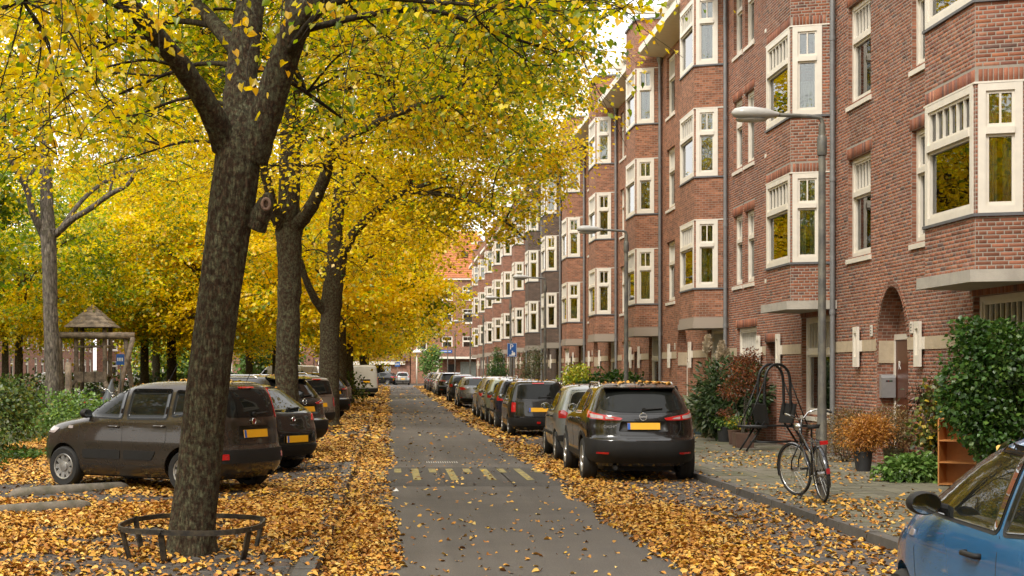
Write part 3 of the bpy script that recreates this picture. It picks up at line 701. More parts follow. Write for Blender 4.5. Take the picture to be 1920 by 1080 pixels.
    if k == 0:
        q = MB(); yj = d0+aop[1]
        q.bb(FX+.04, FX+.30, yj-.14, yj-.005, 1.30, 1.66); q.prism([(FX+.04, yj-.14, 1.66), (FX+.04, yj-.005, 1.66), (FX+.04, yj-.005, 1.73), (FX+.04, yj-.10, 1.71)], (.26, 0, 0))
        mbx = q.build('letterbox', M('brushed_steel', (.40, .40, .40), .35, metal=.6, var=.15), h, org=org)
        q = MB(); q.bb(FX+.12, FX+.24, yj-.146, yj-.14, 1.59, 1.615); q.build('flap', M('letterbox_flap', (.02, .02, .02), .4), mbx, org=org).location = (0, 0, 0)
        for dx, mm in ((.155, red_lens), (.20, M('green_dot', (.02, .2, .06), .4))):
            q = MB(); q.bb(FX+dx, FX+dx+.014, yj-.15, yj-.146, 1.595, 1.61); q.build('marker', mm, mbx, org=org).location = (0, 0, 0)
        text('R', .22, (FX+.306-org[0], arch[0]+.52, 1.88-org[2]), (PI/2, 0, -PI/2), whitem, h)
    # rainwater pipe, cornice, dormer with hoist beam
    q = MB(); px, py = FX-.09, d0+.03
    q.tube([(px, py, GZ), (px, py, EAVE-.15)], .052, 10); 
    for z in (2.95, 5.6, 8.4, 11): q.lathe([(.062, -.05), (.065, 0), (.062, .05)], (px, py, z), 10)
    q.lathe([(.05, -.3), (.11, -.12), (.11, 0)], (px, py, EAVE-.02), 10); q.build('downpipe', zinc, h, smooth=True, org=org, sharp=40)
    q = MB(); q.prism([(FX+.1, d0+2.75, EAVE-.12), (FX-.62, d0+2.75, EAVE-.02), (FX-.78, d0+2.75, EAVE+.02), (FX-.78, d0+2.75, EAVE+.24), (FX+.1, d0+2.75, EAVE+.3)], (0, L-2.75+.05, 0)); q.build('cornice', white_paint, h, org=org)
    q = MB(); q.bb(FX+.7, FX+4, d0+1.0, d0+4.4, EAVE+.2, 14.3); q.bb(FX+.55, FX+4.2, d0+.85, d0+4.55, 14.302, 14.45); dm = q.build('roof_dormer', white_paint, h, org=org)
    q = MB(); q.bb(FX-.9, FX+.695, d0+2.6, d0+2.78, 14.02, 14.25); q.build('hoist_beam', white_paint, h, org=org)
    q = MB(); q.bb(FX+2, FX+8.8, d0+.2, d0+9.4, EAVE+.2, 14.0); q.build('roof_storey', white_paint, h, org=org)
    # --- real bricks for the two nearest houses
    if near:
        col_r = np.random.default_rng(5+k)
        rects = brick_rects(o, d, n, L, GZ, EAVE-.12, [q for q in opsA if not (arch and q is aop)]+([(aop[0], aop[1], GZ-.02, arch[2], 0, 0)] if arch else []), arch, True, rg)
        rects = [r_ for r_ in rects if not (r_[0][1]-d0 > .1 and r_[0][1]-d0 < 2.55 and r_[0][2] > 3.0) and not (2.14 < r_[0][2] < 2.34)]
        singles = []
        for i, (p, dd, nn_, ln, bo) in enumerate(segs):
            rr = brick_rects(p, dd, nn_, ln, zb, ztop, bo, None, True, rg)
            if i < 2:
                key = 5 if k == 0 else 7.5
                rr.sort(key=lambda q: abs(q[0][2]-(4.2 if k == 0 else 6.0)) + (0 if i == 0 else .6))
                cut = 210 if i == 0 else 90
                singles += rr[:cut]; rr = rr[cut:]
            rects += rr
        R_ = np.array(rects); n_ = len(R_); base = JET[col_r.choice(len(JET), n_, p=JETW)]*col_r.uniform(.82, 1.18, (n_, 1))
        soot = .78+.44*vnoise(R_[:, 0, 1], R_[:, 0, 2]*.35, .9, 31); patch_ = np.where(vnoise(R_[:, 0, 1], R_[:, 0, 2], .45, 32) > .74, .84, 1.)
        base = base*(soot*patch_)[:, None]
        if k == 1: base = base*np.array([1.0, .97, .95])
        R_[:, 0] -= np.array(org)
        bo_ = link(bpy.data.objects.new('bricks', boxes_mesh('bricks', R_, base, brick_jet)), h); bo_['kind'] = 'stuff'
        cache = {}
        for (oo, u, v, hh) in singles:
            key = tuple(round(t_, 3) for t_ in (*u, *v))
            if key not in cache: cache[key] = boxes_mesh('brick', np.array([[(0, 0, 0), u, v, hh]]), None, brick_one)
            q = link(bpy.data.objects.new('brick', cache[key]), bay); q.location = Vector(oo)-Vector(org)
    return h
HL = {2: 'third brick house of the row, with an arched doorway, left of the pampas grass',
      3: 'brick house just left of the third drainpipe from the right, fourth of the row',
      4: 'brick house with a narrow dark archway, fifth of the row behind the second lamp',
      5: 'brick house beyond the fifth house, next to the dark brown one',
      6: 'nearer of the two dark brown brick houses in the row',
      7: 'farther of the two dark brown brick houses in the row',
      8: 'red brick house just past the two dark brown ones',
      9: 'second red brick house past the dark brown pair, above the parking sign',
      10: 'third red brick house past the dark brown pair',
      11: 'fourth red brick house past the dark brown pair',
      12: 'last red brick house but one at the far end of the row',
      13: 'last red brick house at the far end of the row, beside the street corner',
      -2: 'brick house right of the camera, out of the picture', -3: 'brick house behind the camera on the right',  # both unseen, added to block the low sky in car reflections
      -1: 'brick house at the right edge of the picture beside the blue car'}
for k in range(-3, 14):
    house(k, 'A' if k % 2 == 0 else 'B', brick_dark if k in (6, 7) else (brick_red if k < 2 else brick_orange if k < 6 else brick_red), k in (0, 1))

# ------------------------------------------------------------------ buildings closing the street and beyond the park
def block(name, label, x0, x1, y0, y1, z1, brick, cols, rows, face='y', ww=1.3, wh=1.7, zs=(1.2,), roof=None, group=None):
    h = thing(name, label, 'building', (x0, y0, GZ), 0, group); org = (x0, y0, GZ); rg = random.Random(sum(map(ord, label)))
    m = MB(); L = x1-x0 if face == 'y' else y1-y0
    ops = [(s-ww/2, s+ww/2, z, z+wh) for s in cols for z in rows]
    if face == 'y': panel(m, (x0, y0), (1, 0), (0, -1), L, 0, z1, ops, uoff=x0)
    else: panel(m, (x1, y0), (0, 1), (1, 0), L, 0, z1, ops, uoff=y0)
    if face == 'y':
        for x in (x0, x1): m.add([(x, y0, 0), (x, y1, 0), (x, y1, z1), (x, y0, z1)], [(0, 1, 2, 3)], 0, [[(y0, 0), (y1, 0), (y1, z1), (y0, z1)]])
    else:
        for y in (y0, y1): m.add([(x0, y, 0), (x1, y, 0), (x1, y, z1), (x0, y, z1)], [(0, 1, 2, 3)], 0, [[(x0, 0), (x1, 0), (x1, z1), (x0, z1)]])
    m.add([(x0, y0, z1), (x1, y0, z1), (x1, y1, z1), (x0, y1, z1)], [(0, 1, 2, 3)], 1)
    m.build('wall', [brick, concrete], h, org=org, uv=True)
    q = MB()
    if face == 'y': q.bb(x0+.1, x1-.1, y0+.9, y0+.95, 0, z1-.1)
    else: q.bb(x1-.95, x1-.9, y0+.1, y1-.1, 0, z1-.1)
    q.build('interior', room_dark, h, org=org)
    for (a, c, z, zz) in ops:
        s = (a+c)/2
        if face == 'y': window(h, org, x0+s, y0+.06, z, 0, -1, ww, wh, 1, 'wall', True, False, rg)
        else: window(h, org, x1-.06, y0+s, z, 1, 0, ww, wh, 1, 'wall', True, False, rg)
    q = MB(); q.bb(x0-.25, x1+.25, y0-.25, y1+.25, z1+.01, z1+.22); q.build('cornice', white_paint, h, org=org)
    if roof:
        q = MB(); zr = z1+.225; ym = (y0+y1)/2; xm = (x0+x1)/2
        if roof[0] == 'x': q.add([(x0-.3, y0-.3, zr), (x1+.3, y0-.3, zr), (x1+.3, y1+.3, zr), (x0-.3, y1+.3, zr), (x0-.3+roof[2], ym, zr+roof[1]), (x1+.3-roof[2], ym, zr+roof[1])], [(0, 1, 5, 4), (1, 2, 5), (2, 3, 4, 5), (3, 0, 4)])
        rf = q.build('roof', roof[3], h, org=org)
        # courses of tiles as ridges down the front slope
        t_ = MB(); nrow = 26
        for i in range(nrow):
            f = (i+.5)/nrow; y = y0-.3+(ym-y0+.3)*f; z = zr+roof[1]*f; a = x0-.3+roof[2]*f; c = x1+.3-roof[2]*f
            t_.box(((a+c)/2, y-.03, z+.03), (c-a, .05, .07))
        t_.build('roof_tiles', roof[3], rf, org=org)['kind'] = 'stuff'; rf.children[0].location = (0, 0, 0)
        if len(roof) > 4:
            q = MB(); q.box((x0+roof[4], y0+(ym-y0)*.45, zr+roof[1]*.48+.1), (.9, .08, 1.1), (-math.atan2(ym-y0, roof[1]), 0, 0)); q.build('skylight', carglass, h, org=org)
    return h
eb = block('corner_building', 'red brick building with an orange tiled roof closing the end of the street', 2.6, 14, 184, 196, 12.6, brick_orange, [1.3, 4.4, 6.9, 9.6], [.9+3.2, 7.4, 10.2], roof=('x', 6.2, 3.4, tile_roof, 6.6))
org = (2.6, 184, GZ)
q = MB(); q.bb(5.6, 13.2, 181.6, 183.99, 3.05, 3.3); q.build('balcony_slab', white_paint, eb, org=org)
q = MB(); q.bb(5.6, 13.2, 181.6, 181.85, 3.301, 4.5); q.bb(5.6, 5.85, 181.851, 183.99, 3.301, 4.5); q.build('balcony_wall', brick_red, eb, org=org, uv=True)
q = MB(); q.bb(7.0, 8.1, 183.9, 183.98, .1, 2.4); q.build('door', room_dark, eb, org=org)
q = MB(); q.bb(8.6, 12.6, 183.88, 183.97, .3, 2.7); q.build('shop_window', M('shop_glass', (.3, .33, .3), .15, var=.2), eb, org=org)
for x in (5.75, 13): q = MB(); q.bb(x-.12, x+.12, 181.65, 181.9, .1, 3.05); q.build('post', white_paint, eb, org=org)
sg = MB(); sg.bb(6.0, 7.5, 181.55, 181.59, 3.75, 4.1); o = sg.build('street_name_sign', blue_sign); tag(o, 'small blue street name sign on the brick balcony at the street corner', 'sign')
q = MB()
for i in range(9): q.bb(6.12+i*.14, 6.2+i*.14, 181.54, 181.549, 3.87, 3.98)
q.build('print', whitem, o)
lb = thing('low_building', 'low brick building with brown tiled front and white bands at the street end', 'building', (-9, 184, GZ)); org = (-9, 184, GZ)
m = MB(); panel(m, (-9, 184), (1, 0), (0, -1), 11.5, 0, 5.9, [(2.0, 9.2, .5, 2.2), (1, 10.6, 4.5, 5.5)], uoff=0); m.add([(-9, 184, 5.9), (2.5, 184, 5.9), (2.5, 194, 5.9), (-9, 194, 5.9)], [(0, 1, 2, 3)], 1); m.add([(2.5, 184, 0), (2.5, 194, 0), (2.5, 194, 5.9), (2.5, 184, 5.9)], [(0, 1, 2, 3)], 0); m.add([(-9, 184, 0), (-9, 194, 0), (-9, 194, 5.9), (-9, 184, 5.9)], [(0, 1, 2, 3)], 0); m.build('wall', [brick_red, concrete], lb, org=org, uv=True)
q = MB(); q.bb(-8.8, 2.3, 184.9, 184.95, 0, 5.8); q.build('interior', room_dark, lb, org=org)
for a, c, z0, z1, m_, nm in ((-8.6, 1.9, 2.35, 2.75, white_paint, 'white_band'), (-9.2, 2.7, 5.55, 5.9, white_paint, 'white_band'), (-9.2, 2.7, 4.15, 4.42, white_paint, 'white_band')):
    q = MB(); q.bb(a, c, 183.6, 183.98, z0, z1); q.build(nm, m_, lb, org=org)
q = MB(); q.prism([(-8.9, 183.95, 4.14), (-8.9, 183.6, 2.77), (-8.9, 183.95, 2.77)], (11.3, 0, 0)); q.build('tile_front', tile_brown, lb, org=org)
for i in range(9):
    q = MB(); q.bb(-7.9+i*1.1, -7.82+i*1.1, 183.99, 184.06, 4.5, 5.5); q.build('mullion', cream, lb, org=org)
q = MB(); q.bb(-8, 1.6, 184.08, 184.09, 4.5, 5.5); q.bb(-7, .2, 184.08, 184.09, .5, 2.2); q.build('pane', glass, lb, org=org)
# houses on the far side of the park
for i in range(4):
    block('terraced_house', ['brick terraced house with white windows beyond the play tower, leftmost seen', 'brick terraced house with white windows behind the bare grey tree', 'brick terraced house with white windows just left of the play tower roof', 'brick terraced house with white windows behind the play tower posts'][i], -47, -37, 112+i*19.5, 131.4+i*19.5, 9.6, brick_red, [1.8, 4.3, 8.2, 11.2, 14.5, 17.6], [1.1, 4.0, 6.9], 'x', 1.25, 1.9, group='houses beyond the park')
for i in range(5):  # unseen houses added to close the horizon in car reflections
    block('terraced_house', ['first','second','third','fourth','fifth'][i]+' brick house beyond the park, out of the picture on the left', -47, -37, 92.5-i*19.5, 111.9-i*19.5, 9.6, brick_red, [1.8, 4.3, 8.2, 11.2, 14.5, 17.6], [1.1, 4.0, 6.9], 'x', 1.25, 1.9, group='houses beyond the park')
block('terraced_house', 'long brick block facing the camera at the far end of the park', -37, -9.6, 192, 202, 9.8, brick_red, [2+i*2.9 for i in range(9)], [1.1, 4.2, 7.2], group='houses beyond the park', roof=('x', 3.2, 2.5, tile_brown))
# ------------------------------------------------------------------ cars
def pchip(xs, ys):
    xs = np.array(xs, float); ys = np.array(ys, float); h = np.diff(xs); dl = np.diff(ys)/h; m = np.zeros(len(xs))
    m[0], m[-1] = dl[0], dl[-1]
    for i in range(1, len(xs)-1):
        if dl[i-1]*dl[i] > 0:
            w1, w2 = 2*h[i]+h[i-1], h[i]+2*h[i-1]; m[i] = (w1+w2)/(w1/dl[i-1]+w2/dl[i])
    def f(x):
        i = int(min(max(np.searchsorted(xs, x)-1, 0), len(xs)-2)); t = (x-xs[i])/h[i]; t = min(max(t, 0), 1)
        return ys[i]*(1+2*t)*(1-t)**2+h[i]*m[i]*t*(1-t)**2+ys[i+1]*t*t*(3-2*t)+h[i]*m[i+1]*t*t*(t-1)
    return f
YF = [0, .15, .3, .45, .58, .7, .8, .87, .92, .96]
class Body:
    def __init__(s, prof, nr_=9., nf=6., m=4.):
        z = [p[0] for p in prof]; s.z = z
        s.xr, s.xf, s.w = pchip(z, [p[1] for p in prof]), pchip(z, [p[2] for p in prof]), pchip(z, [p[3] for p in prof])
        s.nr, s.nf, s.m = nr_, nf, m
    def half(s, z):                                # outline of the left half at height z, from the rear centre to the front centre
        xr, xf, w_ = s.xr(z), s.xf(z), s.w(z); xm, hl = (xr+xf)/2, (xf-xr)/2; m = s.m
        q = [(xm-hl*(1-f**m)**(1/s.nr), f*w_) for f in YF]
        u0 = -(1-YF[-1]**m)**(1/s.nr); u1 = (1-YF[-1]**m)**(1/s.nf)
        for i in range(1, 22):
            u = u0+(u1-u0)*i/22; n = s.nr if u < 0 else s.nf; q.append((xm+hl*u, w_*(1-abs(u)**n)**(1/m)))
        q += [(xm+hl*(1-f**m)**(1/s.nf), f*w_) for f in reversed(YF)]
        return q
    def side(s, x, z):
        xr, xf, w_ = s.xr(z), s.xf(z), s.w(z); xm, hl = (xr+xf)/2, (xf-xr)/2; u = min(max((x-xm)/hl, -.999), .999); n = s.nr if u < 0 else s.nf
        return w_*(1-abs(u)**n)**(1/s.m)
    def arc(s, z, t, front=False):
        q = s.half(z); sg = 1 if t >= 0 else -1; t = abs(t)
        if front: q = q[::-1]
        acc = 0
        for (a, b), (c, d) in zip(q[:-1], q[1:]):
            l = math.hypot(c-a, d-b)
            if acc+l >= t or (c, d) == q[-1]:
                f = (t-acc)/l; nx, ny = (-(d-b)/l, (c-a)/l) if not front else ((d-b)/l, -(c-a)/l)
                if ny < 0 and not front: ny = abs(ny)
                if front: nx, ny = abs(nx), abs(ny)
                return Vector((a+(c-a)*f, sg*(b+(d-b)*f), z)), Vector((nx, sg*ny, 0))
            acc += l
    def rows(s):
        out = []
        for a, b in zip(s.z[:-1], s.z[1:]): out += [a+(b-a)*k/3 for k in range(3)]
        return out+[s.z[-1]]
    def mesh_mb(s):
        mb = MB(); rows = s.rows(); vs = []
        for z in rows:
            q = s.half(z); full = [(x, y) for x, y in q]+[(x, -y) for x, y in q[-2:0:-1]]
            vs += [(x, y, z) for x, y in full]
        n = len(full); k = len(rows)
        fs = [(i*n+(j+1) % n, i*n+j, (i+1)*n+j, (i+1)*n+(j+1) % n) for i in range(k-1) for j in range(n)]
        fs += [tuple(range(n)), tuple(range(k*n-1, (k-1)*n-1, -1))]
        mb.add(vs, fs); return mb
def patch(mb, poly, fn, off=.004, thick=.012, step=.07, mi=0):
    bm = bmesh.new(); bm.faces.new([bm.verts.new((a, b, 0)) for a, b in poly])
    for ax in (0, 1):
        lo = min(p[ax] for p in poly); hi = max(p[ax] for p in poly); k = int((hi-lo)/step)
        for i in range(1, k+1):
            c = lo+(hi-lo)*i/(k+1); co_ = [0, 0, 0]; co_[ax] = c; no = [0, 0, 0]; no[ax] = 1
            bmesh.ops.bisect_plane(bm, geom=bm.verts[:]+bm.edges[:]+bm.faces[:], plane_co=co_, plane_no=no, dist=1e-6)
    bm.verts.ensure_lookup_table(); vs = []; back = []
    for i, v in enumerate(bm.verts):
        v.index = i; p, n = fn(v.co.x, v.co.y); vs.append(p+n*off); back.append(p+n*(off-thick))
    fs = [tuple(v.index for v in f.verts) for f in bm.faces]; nv = len(vs)
    for e in bm.edges:
        if len(e.link_faces) == 1: a, b = e.verts[0].index, e.verts[1].index; fs.append((a, b, nv+b, nv+a))
    mb.add(vs+back, fs, mi); bm.free()
def rnd(poly, r=.03, n=3):                          # round a polygon's corners
    out = []; N = len(poly)
    for i in range(N):
        p, a, b = Vector(poly[i]), Vector(poly[i-1]), Vector(poly[(i+1) % N]); r1 = min(r, (a-p).length*.45, (b-p).length*.45)
        A = p+(a-p).normalized()*r1; B = p+(b-p).normalized()*r1
        for k in range(n+1):
            t = k/n; q = A*(1-t)**2+p*2*t*(1-t)+B*t*t; out.append((q.x, q.y))
    return out
def mir(pts): return pts+[(-a, b) for a, b in reversed(pts) if a > 1e-6]
def grow_poly(poly, g):
    c = Vector((sum(p[0] for p in poly)/len(poly), sum(p[1] for p in poly)/len(poly))); out = []
    N = len(poly)
    ar = sum(poly[i-1][0]*poly[i][1]-poly[i][0]*poly[i-1][1] for i in range(N)); sg = 1 if ar > 0 else -1
    for i in range(N):
        a, p, b = Vector(poly[i-1]), Vector(poly[i]), Vector(poly[(i+1) % N]); e1, e2 = (p-a).normalized(), (b-p).normalized()
        n1, n2 = Vector((e1.y, -e1.x))*sg, Vector((e2.y, -e2.x))*sg; nn_ = (n1+n2)
        nn_ = nn_.normalized()*(g/max(nn_.normalized().dot(n1), .4)); out.append((p.x+nn_.x, p.y+nn_.y))
    return out
WHEELS = {}
mirror_m = M('mirror_glass', (.35, .36, .36), .04, metal=1, var=0)
def wheel_meshes(r, wd, spokes):
    key = (r, wd, spokes)
    if key in WHEELS: return WHEELS[key]
    t = MB(); h = wd/2; ri = r*.66
    t.lathe([(ri, -h), (r*.9, -h-.008), (r-.012, -h+.012), (r, -h+.035), (r, -.02), (r-.008, -.016), (r-.008, .016), (r, .02), (r, h-.035), (r-.012, h-.012), (r*.9, h+.008), (ri, h), (ri-.01, h-.03), (ri-.01, -h+.03), (ri, -h)], (0, 0, 0), 36, 0, 'y', False)
    ty = t.mesh('wheel', rubber, True, sharp=35)
    q = MB(); q.lathe([(ri, h-.01), (ri-.012, h+.004), (ri-.03, h-.004), (ri-.035, h-.03), (ri-.035, -h)], (0, 0, 0), 36, 0, 'y', False)
    for i in range(spokes):
        a = 2*PI*i/spokes; ro = Matrix.Rotation(a, 3, 'Y'); L = ri-.05
        wspk = .055 if spokes < 8 else .075
        pts = [Vector((.04, 0, -wspk*.5)), Vector((.04, 0, wspk*.5)), Vector((L+.02, 0, wspk*.42)), Vector((L+.02, 0, -wspk*.42))]
        fr = [ro @ (p+Vector((0, h-.012 if p.x > .1 else h-.02, 0))) for p in pts]; bk = [p-Vector((0, .03, 0)) for p in fr]
        q.add(fr+bk, [(0, 1, 2, 3), (0, 1, 5, 4), (1, 2, 6, 5), (2, 3, 7, 6), (3, 0, 4, 7)])
    q.lathe([(.075, h-.02), (.07, h+.002), (.03, h+.008), (.0, h+.008)], (0, 0, 0), 16, 0, 'y', False)
    q.lathe([(ri-.03, h-.07), (0, h-.07)], (0, 0, 0), 20, 1, 'y', False)
    rim = q.mesh('rim', [alloy, black_metal], True, sharp=30)
    WHEELS[key] = (ty, rim); return ty, rim
def build_car(S, name, label, cat, paint, group=None):
    root = thing(name, label, cat, group=group); B = Body(S['prof'], S.get('nr', 9), S.get('nf', 6), S.get('m', 4))
    sidef = lambda sg: (lambda x, z: (Vector((x, sg*B.side(x, z), z)), Vector((0, sg, 0))))
    rearf = lambda s_, z: B.arc(z, s_); frontf = lambda s_, z: B.arc(z, s_, True)
    # body with wheel arches cut out
    mb = B.mesh_mb(); me = mb.mesh('tmp_body', paint); tmp = bpy.data.objects.new('tmp_body', me); C.objects.link(tmp)
    cut = MB(); r = S['r']; wy = S['w']/2
    for xa in S['ax']:
        for sg in (-1, 1): cut.lathe([(r+S.get('gap', .045), -.5), (r+S.get('gap', .045), .5)], (xa, sg*(wy+.18), r+.01), 30, 0, 'y')
    cm = cut.mesh('tmp_cut', plastic); co_ = bpy.data.objects.new('tmp_cut', cm); C.objects.link(co_)
    md = tmp.modifiers.new('b', 'BOOLEAN'); md.operation = 'DIFFERENCE'; md.object = co_; md.solver = 'EXACT'
    bm_ = bmesh.new(); bm_.from_mesh(cm); bmesh.ops.recalc_face_normals(bm_, faces=bm_.faces); bm_.to_mesh(cm); bm_.free()
    bm_ = bmesh.new(); bm_.from_mesh(me); bmesh.ops.recalc_face_normals(bm_, faces=bm_.faces); bm_.to_mesh(me); bm_.free()
    dg = bpy.context.evaluated_depsgraph_get(); new = bpy.data.meshes.new_from_object(tmp.evaluated_get(dg)); new.name = 'body'
    bpy.data.objects.remove(tmp); bpy.data.objects.remove(co_)
    new.polygons.foreach_set('use_smooth', [True]*len(new.polygons)); new.set_sharp_from_angle(angle=R(32))
    body = link(bpy.data.objects.new('body', new), root)
    root['_h'] = S['prof'][-1][0]
    # underbody
    q = MB(); q.bb(S['ax'][1]-.25, S['ax'][0]+.25, -wy*.62, wy*.62, .16, S['prof'][0][0]+.15); q.build('underbody', plastic, root)
    # wheels
    ty, rim = wheel_meshes(r, S.get('wd', .19), S.get('spokes', 7))
    for xa in S['ax']:
        for sg in (-1, 1):
            wl = link(bpy.data.objects.new('wheel', ty), root); wl.location = (xa, sg*(wy-.115), r); wl.rotation_euler = (rng.random()*0, 0, 0 if sg > 0 else PI)
            if xa > 0: wl.rotation_euler.z += S.get('steer', 0)
            link(bpy.data.objects.new('rim', rim), wl)
    # side glass with black surround, doors, handles, mirrors
    for sg in (-1, 1):
        f = sidef(sg)
        for wp in S['wins']:
            q = MB(); patch(q, rnd(wp, .045), f, .007, .012); g_ = q.build('side_window', carglass, root, True)
            q = MB(); patch(q, rnd(grow_poly(wp, .022), .06), f, .003, .01); q.build('window_trim', S.get('trim', plastic), g_, True)
        for ln in S.get('lines', []):
            q = MB()
            for (a, b), (c, d) in zip(ln[:-1], ln[1:]):
                v = Vector((c-a, d-b)).normalized(); n_ = Vector((-v.y, v.x))*.0035
                patch(q, [(a+n_.x, b+n_.y), (c+n_.x, d+n_.y), (c-n_.x, d-n_.y), (a-n_.x, b-n_.y)], f, .0015, .004, .12)
            q.build('door_gap', rubber, root)
        for (hx, hz) in S.get('handles', []):
            q = MB(); y = sg*(B.side(hx, hz)+.008); q.tube([(hx-.1, y-.012*sg, hz), (hx-.085, y+.022*sg, hz), (hx+.085, y+.022*sg, hz), (hx+.1, y-.012*sg, hz)], .016, 8); q.build('door_handle', S.get('hmat', paint), root, True)
        for poly in S.get('cladding', []):
            q = MB(); patch(q, rnd(poly, .03), f, .012, .02); q.build('side_trim', plastic, root, True, sharp=30)
        if 'archtrim' in S:
            for xa in S['ax']:
                a0, a1 = r+S.get('gap', .045)-.002, r+S.get('gap', .045)+S['archtrim']; poly = [(xa+a1*math.cos(PI*t/14), r+.01+a1*math.sin(PI*t/14)) for t in range(15)]+[(xa+a0*math.cos(PI*t/14), r+.01+a0*math.sin(PI*t/14)) for t in range(14, -1, -1)]
                q = MB(); patch(q, poly, f, .014, .03, .2); q.build('wheel_arch', plastic, root, True, sharp=30)
        mxx, mz = S['mirror']; y0 = B.side(mxx, mz)
        q = MB(); q.tube([(mxx, sg*(y0-.04), mz-.05), (mxx-.01, sg*(y0+.09), mz-.02)], .028, 8); 
        prof = [(.012, -.06), (.07, -.05), (.098, -.02), (.1, .03), (.085, .055)]
        rot = Matrix.Rotation(PI/2, 3, 'Y') @ Matrix.Diagonal((.72, 1, -1))
        q.lathe([(a*.95, b) for a, b in prof], (mxx-.02, sg*(y0+.16), mz), 16, 1, 'z', True, rot)
        mo = q.build('mirror', [plastic, S.get('mirmat', paint)], root, True, sharp=40)
        q = MB(); q.lathe([(.082, 0), (0, .002)], (mxx-.078, sg*(y0+.16), mz), 16, 0, 'z', False, Matrix.Rotation(-PI/2, 3, 'Y') @ Matrix.Diagonal((.72, 1, 1))); q.build('mirror_glass', mirror_m, mo)
        if 'repeater' in S:
            hx, hz = S['repeater']; q = MB(); patch(q, rnd([(hx-.05, hz-.02), (hx+.05, hz-.02), (hx+.05, hz+.02), (hx-.05, hz+.02)], .015), f, .006, .01); q.build('side_repeater', clear_lens, root)
        # lamps
        for tl in S['tails']:
            q = MB(); patch(q, rnd([(sg*a, b) for a, b in tl], .02), rearf, .014, .03, .05); t_ = q.build('tail_light', red_lens, root, True, sharp=35)
        for tl in S.get('tails2', []):
            q = MB(); patch(q, rnd([(sg*a, b) for a, b in tl], .012), rearf, .018, .02, .05); q.build('lens', clear_lens, t_, True, sharp=35)
        for rf_ in S.get('reflect', []):
            q = MB(); patch(q, rnd([(sg*a, b) for a, b in rf_], .01), rearf, S.get('roff', .03), .03, .08); q.build('reflector', red_lens, root)
        for hl in S.get('heads', []):
            q = MB(); patch(q, rnd([(sg*a, b) for a, b in hl], .03), frontf, .008, .02, .05); q.build('headlight', clear_lens, root, True, sharp=35)
        if 'rails' in S:
            xa, xb, ins = S['rails']; pts = []
            for i in range(9):
                t = i/8; x = xa+(xb-xa)*t; z = S['railz'](x) if callable(S.get('railz')) else S['prof'][-1][0]
                pts.append((x, sg*ins, z+(.045 if 0 < i < 8 else -.02)))
            q = MB(); q.tube(pts, .018, 8); q.build('roof_rail', chrome, root, True)
    # rear
    if 'rwin' in S:
        q = MB(); patch(q, rnd(mir(S['rwin']), .05), rearf, .008, .014); rw = q.build('rear_window', carglass, root, True, sharp=40)
        q = MB(); z0 = S['rwin'][-1][1]+.05; p0, n0 = rearf(-.02, z0); p1, n1 = rearf(-.32, z0+.02)
        q.tube([p0+n0*.03, p1+n1*.03], .014, 6); q.lathe([(.03, 0), (.03, .04)], p0+Vector((-.045, 0, 0)), 10, 0, 'x'); q.build('wiper', plastic, root)
        zt = S['rwin'][0][1]
        q = MB(); patch(q, [(-.16, zt+.012), (.16, zt+.012), (.16, zt+.035), (-.16, zt+.035)], rearf, .03, .05); q.build('brake_light', red_lens, root)
    if 'hatch' in S:
        q = MB(); hp = mir(S['hatch'])
        for (a, b), (c, d) in zip(hp, hp[1:]+hp[:1]):
            v = Vector((c-a, d-b)).normalized(); n_ = Vector((-v.y, v.x))*.0045; patch(q, [(a+n_.x, b+n_.y), (c+n_.x, d+n_.y), (c-n_.x, d-n_.y), (a-n_.x, b-n_.y)], rearf, .002, .004, .1)
        q.build('hatch_gap', rubber, root)
    if 'bumper' in S:
        q = MB(); patch(q, rnd(mir(S['bumper']), .05), rearf, .022, .04, .09); q.build('bumper', S.get('bumpmat', plastic), root, True, sharp=35)
    if 'recess' in S:
        q = MB(); patch(q, rnd(mir(S['recess']), .03), rearf, .003, .006, .09); q.build('plate_recess', S.get('recmat', plastic), root, True)
    pz = S['plate']; p0, n0 = rearf(0, pz); pa, _ = rearf(0, pz+.05); pb_, _ = rearf(0, pz-.05)
    tilt = math.atan2(pa.x-pb_.x, .1); ex = S.get('poff', .03); rot = Euler((0, tilt, 0)).to_matrix()
    q = MB(); q.box((p0.x-ex, 0, pz), (.012, .52, .11), rot); pl = q.build('licence_plate', plate_y, root)
    q = MB(); q.box((p0.x-ex-.007, .237, pz), (.003, .045, .106), rot); q.build('country_strip', plate_b, pl)
    if 'badge' in S:
        z, rr = S['badge'][:2]; p0, n0 = rearf(0, z); ro = Matrix.Rotation(-PI/2, 3, 'Y')
        q = MB()
        ring = [(p0.x-.018, rr*math.cos(2*PI*i/20), z+rr*math.sin(2*PI*i/20)*S['badge'][2]) for i in range(21)]
        if S['badge'][3] == 'ring': q.tube(ring, .009, 6); q.box((p0.x-.02, 0, z), (.012, rr*2.1, .026))
        elif S['badge'][3] == 'chevron':
            for dz in (0, -.035):
                for sg in (-1, 1): q.box((p0.x-.015, sg*.03, z+dz), (.012, .075, .016), (sg*.6, 0, 0))
        else:
            q.tube(ring, .008, 6); q.lathe([(rr, .012), (rr*.9, .016), (0, .017)], (p0.x, 0, z), 20, 1, 'z', False, ro)
        q.build('badge', [chrome, M('badge_red', (.25, .01, .015), .3)], root, True, sharp=35)
    if 'script' in S:
        body_, sy, sz, size = S['script']; p0, n0 = rearf(sy, sz)
        text(body_, size, (p0.x-.006, sy, sz), (PI/2-0, 0, -PI/2), chrome, root, 'lettering', .002)
